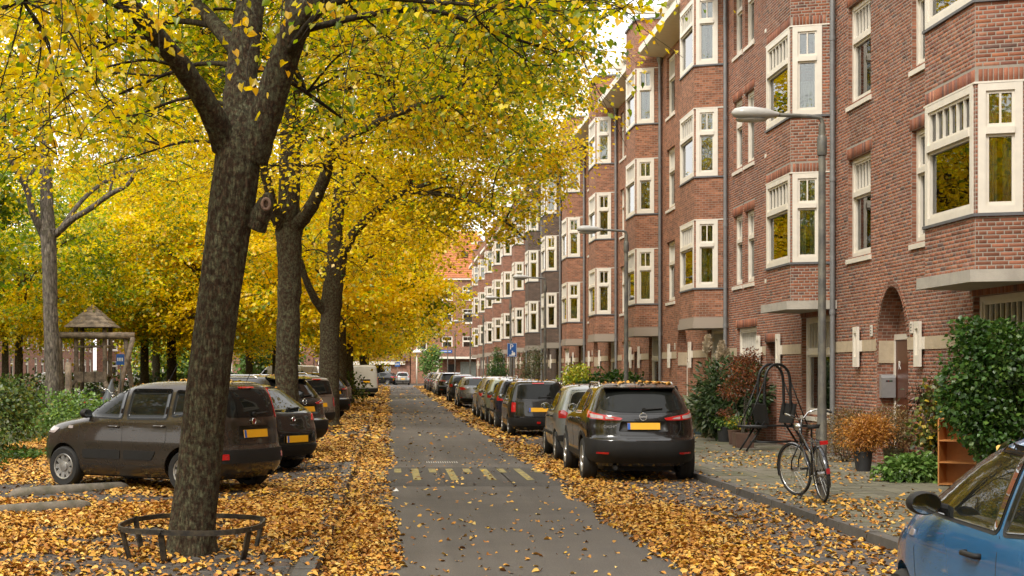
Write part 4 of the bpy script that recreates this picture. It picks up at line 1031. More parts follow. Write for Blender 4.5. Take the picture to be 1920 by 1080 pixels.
    if 'spoiler' in S:
        x0, z0, hw = S['spoiler']; q = MB(); q.prism([(x0+.22, -hw, z0+.012), (x0-.06, -hw*.96, z0-.03), (x0-.05, -hw*.96, z0-.055), (x0+.2, -hw, z0-.04)], (0, 2*hw, 0)); q.build('spoiler', paint, root)
    if 'antenna' in S:
        x0, z0, l = S['antenna']; q = MB(); q.tube([(x0, 0, z0), (x0-.55*l, 0, z0+.85*l)], .006, 6); q.lathe([(.025, 0), (.012, .035)], (x0, 0, z0-.012), 8); q.build('antenna', plastic, root)
    if 'exhaust' in S:
        q = MB(); x0 = B.xr(S['prof'][1][0]); q.tube([(x0+.35, S['exhaust'], .25), (x0+.03, S['exhaust'], .24)], .035, 12); q.build('exhaust', black_metal, root, True, sharp=40)
    # windscreen
    if 'fwin' in S:
        q = MB(); patch(q, rnd(mir(S['fwin']), .05), frontf, .008, .014); q.build('windscreen', carglass, root, True, sharp=40)
    root['_body'] = new.name
    return root, new
PANDA = dict(w=1.64, r=.295, ax=(1.15, -1.15), spokes=9, nr=10, nf=5,
    prof=[(.2, -1.66, 1.66, .73), (.3, -1.78, 1.77, .80), (.42, -1.825, 1.82, .82), (.58, -1.815, 1.825, .822), (.66, -1.785, 1.80, .825), (.78, -1.77, 1.76, .82), (.88, -1.755, 1.66, .81), (.95, -1.75, 1.46, .80), (1.0, -1.745, 1.16, .785), (1.05, -1.735, .98, .765), (1.15, -1.715, .80, .735), (1.3, -1.68, .53, .685), (1.42, -1.63, .28, .64), (1.48, -1.585, .10, .60), (1.52, -1.50, -.15, .54), (1.545, -1.34, -.4, .44), (1.552, -1.05, -.7, .3)],
    wins=[[(.76, 1.04), (.02, 1.02), (.02, 1.42), (.20, 1.42), (.42, 1.30)], [(-.09, 1.02), (-.82, 1.03), (-.82, 1.42), (-.09, 1.42)], [(-.92, 1.06), (-1.42, 1.14), (-1.40, 1.38), (-.92, 1.41)]],
    lines=[[(.80, 1.02), (.83, .8), (.80, .42), (.72, .33)], [(-.02, 1.0), (-.03, .36)], [(-.86, 1.0), (-.84, .72), (-.7, .5)], [(.74, .35), (-.72, .35)]],
    cladding=[[(.74, .44), (-.02+.03, .44), (.01, .57), (.74, .57)], [(-.06, .44), (-.58, .44), (-.66, .57), (-.06, .57)]],
    handles=[(.14, .90), (-.72, .92)], mirror=(.70, 1.08), mirmat=plastic, repeater=(1.0, .88),
    rwin=[(0, 1.44), (.42, 1.43), (.5, 1.38), (.53, 1.05), (0, 1.04)], tails=[[(.575, 1.03), (.665, 1.03), (.63, 1.43), (.56, 1.43)]],
    hatch=[(0, 1.46), (.54, 1.45), (.57, .99), (.52, .68), (0, .67)], recess=[(0, .93), (.33, .93), (.33, .75), (0, .75)],
    bumper=[(0, .60), (.72, .61), (1.0, .58), (1.0, .47), (.72, .42), (0, .42)], reflect=[[(.58, .47), (.70, .47), (.70, .55), (.58, .55)]], roff=.03,
    plate=.82, badge=(.99, .042, 1., 'disc'), heads=[[(.50, .80), (.95, .78), (1.0, .86), (.62, .89)]], antenna=(-.2, 1.55, .3), exhaust=-.45,
    fwin=[(0, 1.46), (.45, 1.46), (.64, 1.04), (0, 1.04)])
SUV = dict(w=1.81, r=.345, ax=(1.33, -1.30), wd=.215, spokes=5, gap=.05, nr=8, nf=5,
    prof=[(.26, -1.98, 1.98, .80), (.38, -2.12, 2.12, .875), (.52, -2.185, 2.18, .895), (.68, -2.17, 2.19, .90), (.72, -2.12, 2.19, .905), (.86, -2.075, 2.15, .912), (.95, -2.05, 2.05, .905), (1.02, -2.04, 1.72, .885), (1.07, -2.02, 1.28, .862), (1.12, -1.985, 1.02, .838), (1.25, -1.87, .72, .785), (1.40, -1.74, .38, .715), (1.50, -1.65, .1, .65), (1.55, -1.56, -.15, .59), (1.58, -1.40, -.5, .48), (1.595, -1.1, -.75, .32)],
    wins=[[(.86, 1.12), (.02, 1.09), (.02, 1.47), (.25, 1.48), (.5, 1.37)], [(-.07, 1.09), (-.92, 1.11), (-.88, 1.46), (-.07, 1.48)], [(-1.0, 1.13), (-1.32, 1.22), (-1.22, 1.38), (-.98, 1.45)]], trim=chrome,
    lines=[[(.93, 1.08), (.98, .8), (.93, .45)], [(-.02, 1.07), (-.03, .42)], [(-.95, 1.08), (-.9, .8), (-.8, .62)]],
    handles=[(.2, .98), (-.72, 1.0)], mirror=(.82, 1.14), archtrim=.06, cladding=[[(.9, .36), (-.86, .36), (-.82, .46), (.86, .46)]],
    rwin=[(0, 1.475), (.46, 1.465), (.56, 1.42), (.70, 1.22), (.64, 1.17), (.4, 1.13), (0, 1.12)],
    tails=[[(.36, 1.0), (.62, 1.0), (1.02, 1.04), (1.18, 1.17), (.95, 1.14), (.62, 1.085), (.33, 1.035)]], tails2=[[(.46, 1.02), (.6, 1.018), (.6, 1.06), (.50, 1.04)], [(.64, 1.02), (.88, 1.045), (.95, 1.11), (.64, 1.07)]],
    hatch=[(0, 1.10), (.62, 1.10), (.60, .85), (.54, .755), (0, .75)], recess=[(0, .98), (.36, .985), (.40, .82), (0, .81)], recmat=black_metal,
    bumper=[(0, .66), (.7, .68), (1.15, .72), (1.2, .42), (.9, .33), (.6, .31), (0, .31)], reflect=[[(.56, .46), (.76, .465), (.76, .495), (.56, .49)]], roff=.04,
    plate=.905, poff=.025, badge=(1.055, .058, 1., 'ring'), script=('QASHQAI', .50, .895, .062), spoiler=(-1.70, 1.555, .58), antenna=(-1.15, 1.6, .12), rails=(-1.35, .12, .60), exhaust=.45,
    railz=lambda x: 1.545 if -1.2 < x < 0 else 1.53, fwin=[(0, 1.5), (.52, 1.5), (.72, 1.10), (0, 1.10)])
HATCH = dict(w=1.79, r=.315, ax=(1.32, -1.30), wd=.205, spokes=5, nr=6, nf=4.5,
    prof=[(.2, -1.95, 1.95, .78), (.3, -2.1, 2.1, .85), (.48, -2.17, 2.16, .885), (.64, -2.165, 2.17, .895), (.80, -2.12, 2.12, .89), (.90, -2.09, 1.9, .875), (.97, -2.06, 1.4, .85), (1.0, -2.02, 1.12, .83), (1.1, -1.86, .88, .775), (1.22, -1.66, .56, .715), (1.34, -1.46, .2, .65), (1.40, -1.34, -.04, .60), (1.435, -1.2, -.25, .53), (1.455, -1.0, -.5, .42), (1.463, -.8, -.65, .25)],
    wins=[[(.86, 1.0), (-.05, .99), (-.05, 1.35), (.1, 1.36), (.4, 1.24)], [(-.12, .99), (-.85, 1.04), (-1.1, 1.22), (-.75, 1.33), (-.12, 1.35)]],
    lines=[[(.9, .97), (.94, .7), (.88, .36)], [(-.08, .97), (-.1, .34)]], handles=[(.1, .86)], mirror=(.78, 1.03),
    rwin=[(0, 1.37), (.42, 1.36), (.52, 1.3), (.66, 1.04), (0, 1.0)], tails=[[(.50, .86), (.88, .84), (1.02, .98), (.62, .97)]],
    hatch=[(0, .98), (.6, .98), (.55, .7), (0, .66)], bumper=[(0, .44), (.8, .46), (.95, .36), (.7, .28), (0, .27)], reflect=[[(.72, .47), (.84, .48), (.84, .515), (.72, .505)]],
    plate=.56, badge=(.885, .038, 1., 'disc'), script=('Giulietta', -.0, .79, .06), antenna=(-1.0, 1.46, .22), exhaust=-.5, fwin=[(0, 1.37), (.5, 1.37), (.7, 1.0), (0, 1.0)])
ROUND = dict(w=1.67, r=.295, ax=(1.22, -1.22), spokes=7, nr=6, nf=4,
    prof=[(.2, -1.72, 1.68, .73), (.3, -1.84, 1.82, .80), (.45, -1.90, 1.88, .825), (.62, -1.90, 1.875, .835), (.76, -1.875, 1.80, .835), (.86, -1.86, 1.66, .828), (.94, -1.845, 1.42, .815), (1.0, -1.825, 1.15, .795), (1.06, -1.80, .98, .775), (1.18, -1.73, .74, .73), (1.3, -1.65, .48, .68), (1.41, -1.54, .16, .62), (1.46, -1.45, -.05, .58), (1.495, -1.3, -.25, .5), (1.515, -1.08, -.5, .38), (1.522, -.85, -.65, .22)],
    wins=[[(.82, 1.0), (-.05, .98), (-.05, 1.39), (.1, 1.40), (.45, 1.27)], [(-.13, .98), (-.92, 1.01), (-1.12, 1.2), (-.85, 1.36), (-.13, 1.39)]],
    lines=[[(.88, .98), (.93, .75), (.84, .36)], [(-.09, .96), (-.11, .34)], [(-.95, .98), (-.92, .75), (-.8, .55)]], handles=[(.08, .86), (-.76, .88)], mirror=(.74, 1.05), hmat=plastic,
    rwin=[(0, 1.38), (.42, 1.37), (.52, 1.3), (.60, 1.02), (0, 1.0)], tails=[[(.62, .86), (.90, .86), (.92, 1.0), (.72, 1.02), (.62, .97)]],
    hatch=[(0, 1.42), (.5, 1.40), (.64, 1.0), (.56, .55), (0, .52)], bumper=[(0, .50), (.75, .53), (1.05, .5), (1.05, .42), (.75, .4), (0, .4)], cladding=[[(.8, .5), (-.82, .5), (-.84, .56), (.82, .56)]],
    plate=.70, badge=(.92, .05, 1., 'chevron'), repeater=(1.02, .84), antenna=(.0, 1.52, .4), fwin=[(0, 1.4), (.5, 1.4), (.66, 1.02), (0, 1.02)], heads=[[(.40, .72), (.85, .7), (.95, .84), (.55, .84)]])
BOXY = dict(w=1.6, r=.28, ax=(1.12, -1.12), spokes=7, nr=12, nf=6, m=5,
    prof=[(.2, -1.64, 1.62, .72), (.32, -1.74, 1.74, .78), (.5, -1.76, 1.76, .80), (.7, -1.74, 1.74, .80), (.86, -1.72, 1.64, .79), (.94, -1.71, 1.2, .775), (1.0, -1.7, .92, .755), (1.15, -1.67, .7, .72), (1.3, -1.63, .48, .68), (1.42, -1.59, .25, .63), (1.47, -1.52, .08, .58), (1.5, -1.35, -.2, .48), (1.51, -1.1, -.5, .3)],
    wins=[[(.72, 1.0), (-.0, .98), (-.0, 1.38), (.2, 1.39)], [(-.07, .98), (-.82, .98), (-.82, 1.38), (-.07, 1.38)], [(-.9, .99), (-1.42, 1.02), (-1.38, 1.36), (-.9, 1.38)]],
    lines=[[(-.04, .97), (-.05, .36)]], handles=[(.1, .86)], mirror=(.68, 1.04), rwin=[(0, 1.41), (.5, 1.4), (.56, 1.36), (.58, 1.02), (0, 1.0)],
    tails=[[(.62, .66), (.76, .66), (.74, .92), (.61, .92)]], hatch=[(0, .96), (.58, .96), (.56, .55), (0, .54)], bumper=[(0, .5), (.8, .51), (.98, .49), (.98, .33), (.8, .28), (0, .28)], reflect=[[(-.02, .34), (.05, .34), (.05, .4), (-.02, .4)]],
    plate=.72, rails=(-1.3, .0, .55), railz=lambda x: 1.47, fwin=[(0, 1.4), (.5, 1.4), (.64, 1.0), (0, 1.0)])
WAGON = dict(w=1.82, r=.325, ax=(1.35, -1.32), wd=.21, spokes=5, nr=8, nf=5,
    prof=[(.22, -2.05, 2.05, .80), (.34, -2.22, 2.2, .87), (.52, -2.28, 2.26, .90), (.68, -2.27, 2.26, .905), (.84, -2.23, 2.2, .90), (.94, -2.2, 1.9, .885), (1.0, -2.17, 1.3, .86), (1.05, -2.13, 1.1, .835), (1.18, -2.0, .78, .78), (1.32, -1.84, .42, .71), (1.44, -1.68, .06, .64), (1.50, -1.56, -.15, .58), (1.53, -1.38, -.45, .47), (1.54, -1.1, -.7, .3)],
    wins=[[(.9, 1.05), (.0, 1.02), (.0, 1.41), (.2, 1.42), (.5, 1.3)], [(-.07, 1.02), (-.9, 1.03), (-.9, 1.4), (-.07, 1.41)], [(-.98, 1.04), (-1.6, 1.1), (-1.45, 1.35), (-.98, 1.4)]], trim=chrome,
    lines=[[(-.04, 1.0), (-.05, .38)], [(-.94, 1.0), (-.9, .6)]], handles=[(.2, .92), (-.75, .93)], mirror=(.84, 1.08), rwin=[(0, 1.44), (.5, 1.42), (.58, 1.36), (.70, 1.06), (0, 1.04)],
    tails=[[(.48, .82), (.9, .82), (1.1, .96), (.7, 1.0), (.5, .97)]], hatch=[(0, 1.0), (.66, 1.0), (.6, .62), (0, .6)], bumper=[(0, .4), (.8, .42), (1.0, .4), (.9, .3), (0, .29)],
    plate=.84, badge=(.99, .05, 1., 'ring'), rails=(-1.5, .1, .60), railz=lambda x: 1.51, fwin=[(0, 1.44), (.52, 1.44), (.72, 1.05), (0, 1.05)])
VAN = dict(w=1.95, r=.33, ax=(1.6, -1.5), wd=.21, spokes=7, nr=16, nf=6, m=6,
    prof=[(.25, -2.4, 2.4, .85), (.4, -2.48, 2.5, .95), (.6, -2.48, 2.52, .97), (.9, -2.46, 2.45, .975), (1.05, -2.455, 2.2, .97), (1.15, -2.45, 1.9, .96), (1.4, -2.44, 1.6, .935), (1.7, -2.42, 1.25, .89), (1.85, -2.4, 1.05, .85), (1.92, -2.35, .9, .80), (1.96, -2.2, .6, .66), (1.975, -1.9, .2, .45)],
    wins=[[(1.5, 1.1), (.72, 1.08), (.72, 1.65), (1.05, 1.66)]], lines=[[(.68, 1.7), (.66, .42)], [(-.5, 1.7), (-.52, .42)]], handles=[(.75, 1.0)], mirror=(1.45, 1.2), mirmat=plastic,
    tails=[[(.86, .78), (1.0, .78), (1.0, 1.22), (.86, 1.22)]], hatch=[(0, 1.85), (.82, 1.84), (.84, .6), (0, .6)], recess=[(0, 1.1), (.3, 1.1), (.3, .86), (0, .86)], bumper=[(0, .56), (.9, .57), (1.15, .55), (1.15, .36), (.9, .32), (0, .32)], plate=.95, fwin=[(0, 1.75), (.7, 1.75), (.86, 1.18), (0, 1.18)])
PAINT = {n: M_paint('carpaint_'+n, c, m, r) for n, c, m, r in (
    ('umber', (.040, .030, .022), .4, .28), ('black', (.0045, .0042, .004), .0, .2), ('jet', (.006, .0055, .005), .0, .22), ('silverblue', (.26, .28, .28), .55, .3), ('blue', (.026, .145, .33), .2, .22), ('navy', (.012, .016, .035), .3, .22),
    ('palegreen', (.30, .33, .24), .4, .3), ('silver', (.34, .33, .31), .6, .3), ('grey', (.20, .205, .21), .5, .28), ('darkgrey', (.06, .062, .066), .45, .25), ('white', (.62, .61, .58), .0, .3), ('cream', (.50, .46, .38), .0, .35), ('warmgrey', (.25, .22, .19), .5, .3), ('red', (.22, .02, .015), .2, .25))}
PROTO = {}
CARS = []
def car(spec_name, spec, paint, label, x, y, rz, z=0., cat='car', group=None, name='parked_car'):
    key = spec_name
    if key not in PROTO:
        o, me = build_car(spec, name, label, cat, PAINT[paint], group); PROTO[key] = (o, me)
    else:
        src, me = PROTO[key]; o = copy_tree(src, None, PAINT[paint])
        o['label'] = label; o['category'] = cat
        if 'group' in o.keys() and not group: del o['group']
        if group: o['group'] = group
    for k_ in ('_h', '_body'):
        if k_ in o.keys(): del o[k_]
    o.location = (x, y, z); o.rotation_euler = (0, 0, rz); CARS.append((o, me)); return o
GR = 'cars parked along the right kerb'; GL = 'cars parked at an angle under the trees'
def right(sn, sp, paint, label, rear, x, L, yaw=0., **k): return car(sn, sp, paint, label, x, rear+L/2, PI/2-R(yaw), 0, group=GR, **k)
right('suv', SUV, 'black', 'glossy black SUV with leaves on its roof, nearest one parked facing away on the right', 24.2, 4.09, 4.38, .6)
right('round', ROUND, 'silverblue', 'pale blue grey hatchback parked right in front of the black SUV', 29.5, 4.12, 3.8, 1)
right('boxy', BOXY, 'jet', 'small boxy black car with a yellow plate ahead of the pale blue grey hatchback', 41, 4.03, 3.52)
right('round', ROUND, 'navy', 'dark navy hatchback ahead of the boxy black car', 46.0, 4.05, 3.8)
right('round', ROUND, 'palegreen', 'pale green hatchback behind the silver estate car', 50.6, 4.05, 3.8)
right('wagon', WAGON, 'silver', 'silver estate car with roof rails in the right row', 55.6, 4.15, 4.55)
right('hatch', HATCH, 'grey', 'grey hatchback ahead of the silver estate car', 70.9, 4.1, 4.33)
right('round', ROUND, 'darkgrey', 'dark grey hatchback ahead of the grey one', 82.6, 4.05, 3.8)
right('suv', SUV, 'jet', 'black SUV with bright reflections, far up the right row', 100, 4.1, 4.38)
for i, (y, p, l) in enumerate(((106, 'white', 'pale car just beyond the far black SUV on the right'), (112.5, 'darkgrey', 'charcoal car, fourth from the far end of the right row'), (119, 'black', 'black car, third from the far end of the right row'), (126, 'navy', 'dark car, second from the far end of the right row'), (135, 'jet', 'dark car at the far end of the right row'))):
    right(('hatch', 'round', 'hatch', 'wagon', 'hatch')[i], None, p, l, y, 4.05, 4.3)
BLUE = dict(ROUND); BLUE['prof'] = [(z_, a_, b_+(.22 if z_ >= 1 else .1 if z_ > .9 else 0), w_) for z_, a_, b_, w_ in ROUND['prof']]; BLUE['mirror'] = (.52, 1.06); BLUE['lines'] = [[(.88, .98), (.94, .75), (.84, .36)], [(-.32, .96), (-.34, .34)]]; BLUE['wins'] = [[(1.04, 1.0), (-.28, .98), (-.28, 1.39), (.32, 1.405), (.68, 1.27)], [(-.36, .98), (-1.0, 1.03), (-1.12, 1.2), (-.85, 1.35), (-.36, 1.385)]]
BLUE['mirmat'] = plastic; BLUE['handles'] = [(-.02, .83)]; BLUE['cladding'] = [[(.82, .42), (-.8, .42), (-.82, .50), (.84, .50)]]
car('blue', BLUE, 'blue', 'blue hatchback cut off by the right edge, with its black mirror and side window', 3.95, 8.14, PI/2, 0)
def angled(sn, sp, paint, label, rx, ry, L, W, phi=38, name='parked_car', cat='car'):
    a = R(phi); h = Vector((-math.cos(a), math.sin(a))); r_ = Vector((math.sin(a), math.cos(a)))
    c = Vector((rx, ry))+h*L/2-r_*W/2
    return car(sn, sp, paint, label, c.x, c.y, math.atan2(h.y, h.x), .10, cat, GL if cat == 'car' else None, name)
angled('panda', PANDA, 'umber', 'dark brown compact hatchback with a yellow plate behind the nearest tree', -1.40, 22.0, 3.65, 1.64, 33)
angled('hatch', HATCH, 'black', 'black hatchback with red lights right beside the dark brown compact', -1.0, 26.0, 4.33, 1.79, 38)
angled('suv', SUV, 'jet', 'black car third from the front in the left row, beside the second tree', -1.05, 31.5, 4.38, 1.8, 38)
angled('boxy', BOXY, 'warmgrey', 'silvery beige car just left of the third tree trunk', -1.4, 43.0, 3.52, 1.6, 40)
angled('suv', SUV, 'darkgrey', 'dark grey SUV just beyond the third tree trunk', -1.15, 53, 4.38, 1.8, 45)
angled('round', ROUND, 'grey', 'grey hatchback beyond the dark grey SUV in the left row', -1.3, 62, 3.8, 1.67, 45)
angled('van', VAN, 'cream', 'cream white delivery van parked under the yellow trees', -.55, 92, 4.95, 1.95, 62, 'delivery_van', 'van')
angled('van', VAN, 'white', 'white van parked beyond the cream delivery van', -4.6, 102, 4.95, 1.95, 40, 'delivery_van', 'van')
for i, (x, y, p, l) in enumerate(((-19.3, 121, 'silver', 'silver car, leftmost of the row at the far side of the park'), (-17.9, 122, 'grey', 'grey car, second from the left at the far side of the park'), (-16.4, 123, 'white', 'white car in the middle of the row across the park'), (-14.6, 124, 'silver', 'silver car, second from the right at the far side of the park'), (-12.8, 125, 'darkgrey', 'dark car, rightmost of the row at the far side of the park'), (-20.5, 97, 'white', 'white car behind the log legs of the play tower swing'))):
    car(('hatch', 'round', 'wagon')[i % 3], None, p, l, x, y, R(20), .09, group='cars parked across the park' if i < 5 else None)
car('van', None, 'white', 'white van between the tree trunks at the far side of the park', -6.6, 125, R(10), .09, 'van', name='delivery_van')
car('round', None, 'silver', 'silver car with its back to us in the cross street', 1.5, 174, PI/2, 0)
car('hatch', None, 'jet', 'black car in the cross street left of the silver one', -.9, 176, R(150), 0)
# ------------------------------------------------------------------ street lamps, signs, guards
def lamp(name, label, x, y, h=4.98, arm=-1, group=None, z=GZ):
    t = thing(name, label, 'street lamp', (x, y, z), 0, group)
    q = MB(); q.lathe([(.085, 0), (.085, .02), (.066, .05), (.062, 1.2), (.055, 1.25), (.045, h-.05), (.04, h)], (0, 0, 0), 14); q.build('pole', pole_m, t, True, sharp=40)
    q = MB(); q.bb(-.067, .0, -.05, .05, .55, .95); q.build('service_door', pole_m, t)
    q = MB(); q.lathe([(.062, h-.42), (.066, h-.38), (.066, h-.2), (.055, h-.16)], (0, 0, 0), 12); q.tube(catmull([(0, 0, h-.12), (0, 0, h+.03), (arm*.09, 0, h+.09), (arm*.62, 0, h+.12)], 5), .028, 8); q.build('arm', pole_m, t, True, sharp=40)
    q = MB(); rot = Matrix.Rotation(-arm*R(-86), 3, 'Y')
    prof = [(.035, 0), (.05, .06), (.085, .16), (.105, .34), (.10, .48), (.07, .58), (.02, .62), (0, .622)]
    vs = MB(); vs.lathe(prof, (arm*.58, 0, h+.125), 16, 0, 'z', False, Matrix.Rotation(arm*R(88), 3, 'Y') @ Matrix.Diagonal((.85, 1.25, 1))); vs.build('lamp_head', lampglass, t, True)
    q.lathe([(.10, -.07), (.085, -.10), (0, -.115)], (arm*.94, 0, h+.13), 16, 0, 'z', False, Matrix.Diagonal((2.2, 1.1, 1))); q.build('lamp_cover', M('lamp_glass', (.5, .5, .47), .15), t, True)
    return t
LP = [(20.2, 'nearest street lamp, with the bicycle leaning on its grey pole'), (36.9, 'second street lamp, its pole rising behind the black SUV'), (56.1, 'third street lamp, in front of the dark brown houses'), (72.2, 'fourth street lamp, beside the blue parking sign'), (93, 'fifth street lamp along the right pavement'), (108, 'sixth street lamp along the right pavement'), (133, 'seventh street lamp along the right pavement'), (150, 'farthest street lamp along the right pavement')]
l0 = None
for y, l in LP:
    if l0 is None: l0 = lamp('street_lamp', l, 5.75, y, group='street lamps along the right pavement')
    else: o = copy_tree(l0); o.location = (5.75, y, GZ); o['label'] = l
t = thing('square_lamp', 'white post lamp with a wide flat shade at the end of the road', 'street lamp', (2.95, 164, 0))
q = MB(); q.tube([(0, 0, 0), (0, 0, 3.6)], .07, 8); q.build('pole', white_paint, t, True); q = MB(); q.lathe([(.08, 3.5), (.55, 3.6), (.5, 3.68), (.1, 3.95), (0, 3.96)], (0, 0, 0), 14); q.build('lamp_shade', white_paint, t, True)
t = thing('parking_sign', 'blue P parking sign with a hand and coin symbol on its own pole', 'sign', (5.66, 70.2, GZ))
q = MB(); q.tube([(0, 0, 0), (0, 0, 3.0)], .03, 8); q.build('pole', pole_m, t, True)
q = MB(); q.bb(-.22, .22, -.05, -.035, 2.28, 2.92); sp = q.build('sign_plate', blue_sign, t)
for nm, bx_ in (('border', ((-.21, .21, 2.29, 2.30), (-.21, .21, 2.90, 2.91), (-.21, -.2, 2.3, 2.9), (.2, .21, 2.3, 2.9))), ('hand_symbol', ((-.13, .13, 2.34, 2.38), (-.02, .15, 2.38, 2.44), (.0, .14, 2.44, 2.49)))):
    q = MB()
    for a, c, z0, z1 in bx_: q.bb(a, c, -.056, -.051, z0, z1)
    if nm == 'hand_symbol': q.lathe([(.035, 0), (.035, .004)], (.02, -.056, 2.53), 10, 0, 'y')
    q.build(nm, whitem, sp)
text('P', .34, (-.02, -.054, 2.73), (PI/2, 0, 0), whitem, sp)
b = thing('litter_bin', 'black bin post on the pavement between the SUV and the archway', 'bin', (7.35, 39.6, GZ))
q = MB(); q.lathe([(.15, 0), (.17, .1), (.17, 1.1), (.175, 1.12), (.175, 1.2), (.14, 1.28), (0, 1.3)], (0, 0, 0), 14); q.build('bin', black_metal, b, True, sharp=40); q = MB(); q.box((-.165, 0, 1.0), (.03, .2, .12)); q.build('slot', rubber, b)
# guard round the first tree
t = thing('tree_guard', 'low dark metal band on splayed legs around the nearest tree', 'tree guard', (-1.83, 14.2, GZ))
pts = []
for i in range(32):
    a = 2*PI*i/32; c, s_ = math.cos(a), math.sin(a); e = .62
    pts.append((.66*math.copysign(abs(c)**e, c), .80*math.copysign(abs(s_)**e, s_)))
q = MB(); n = len(pts)
vs = []; 
for x, y in pts:
    for f, z in ((1, .30), (1, .355), (.972, .355), (.972, .30)): vs.append((x*f, y*f, z+.008*math.sin(x*5+y*3)))
q.add(vs, [(i*4+k, ((i+1) % n)*4+k, ((i+1) % n)*4+(k+1) % 4, i*4+(k+1) % 4) for i in range(n) for k in range(4)]); q.build('band', rust_metal, t, False)
t.scale = (1, 1, .84)
for a in (22, 90, 158, 214, 262, 326):
    c, s_ = math.cos(R(a)), math.sin(R(a)); e = .62; x, y = .645*math.copysign(abs(c)**e, c), .785*math.copysign(abs(s_)**e, s_)
    q = MB(); v = Vector((-x*.13, -y*.13, -.42)); q.box(Vector((x, y, .345))+v*.5, (.055, .022, .46), v.to_track_quat('-Z', 'Y').to_matrix()); lg = q.build('leg', rust_metal, t)
    q = MB(); q.lathe([(.014, 0), (.012, .012), (0, .014)], (x*1.03, y*1.03, .33), 8, 0, 'z', False, Vector((x, y, 0)).to_track_quat('Z', 'Y').to_matrix()); q.build('bolt', chrome if a in (258, 290) else rust_metal, lg)
# wheel stops
stop_m = M('worn_concrete', (.17, .145, .115), .85, var=.3, vscale=7, bump=.3, bscale=40, col2=(.10, .09, .06), mixscale=4)
def stop(label, a, b):
    a, b = Vector(a), Vector(b); L = (b-a).length
    t = MB(); prof = []
    pts = [a+(b-a)*f for f in (0, .03, .08, .5, .92, .97, 1)]; q = MB()
    q.tube([Vector((p.x, p.y, .09)) for p in pts], [.04, .09, .115, .12, .115, .09, .04], 14); o = q.build('wheel_stop', stop_m, None, True, sharp=60)
    tag(o, label, 'wheel stop', 'rounded concrete wheel stops'); return o
stop('rounded concrete wheel stop in front of the dark brown compact', (-5.15, 20.6, 0), (-3.75, 21.9, 0))
stop('rounded concrete wheel stop nearer to us, cut by the left edge', (-5.0, 17.7, 0), (-3.7, 18.9, 0))

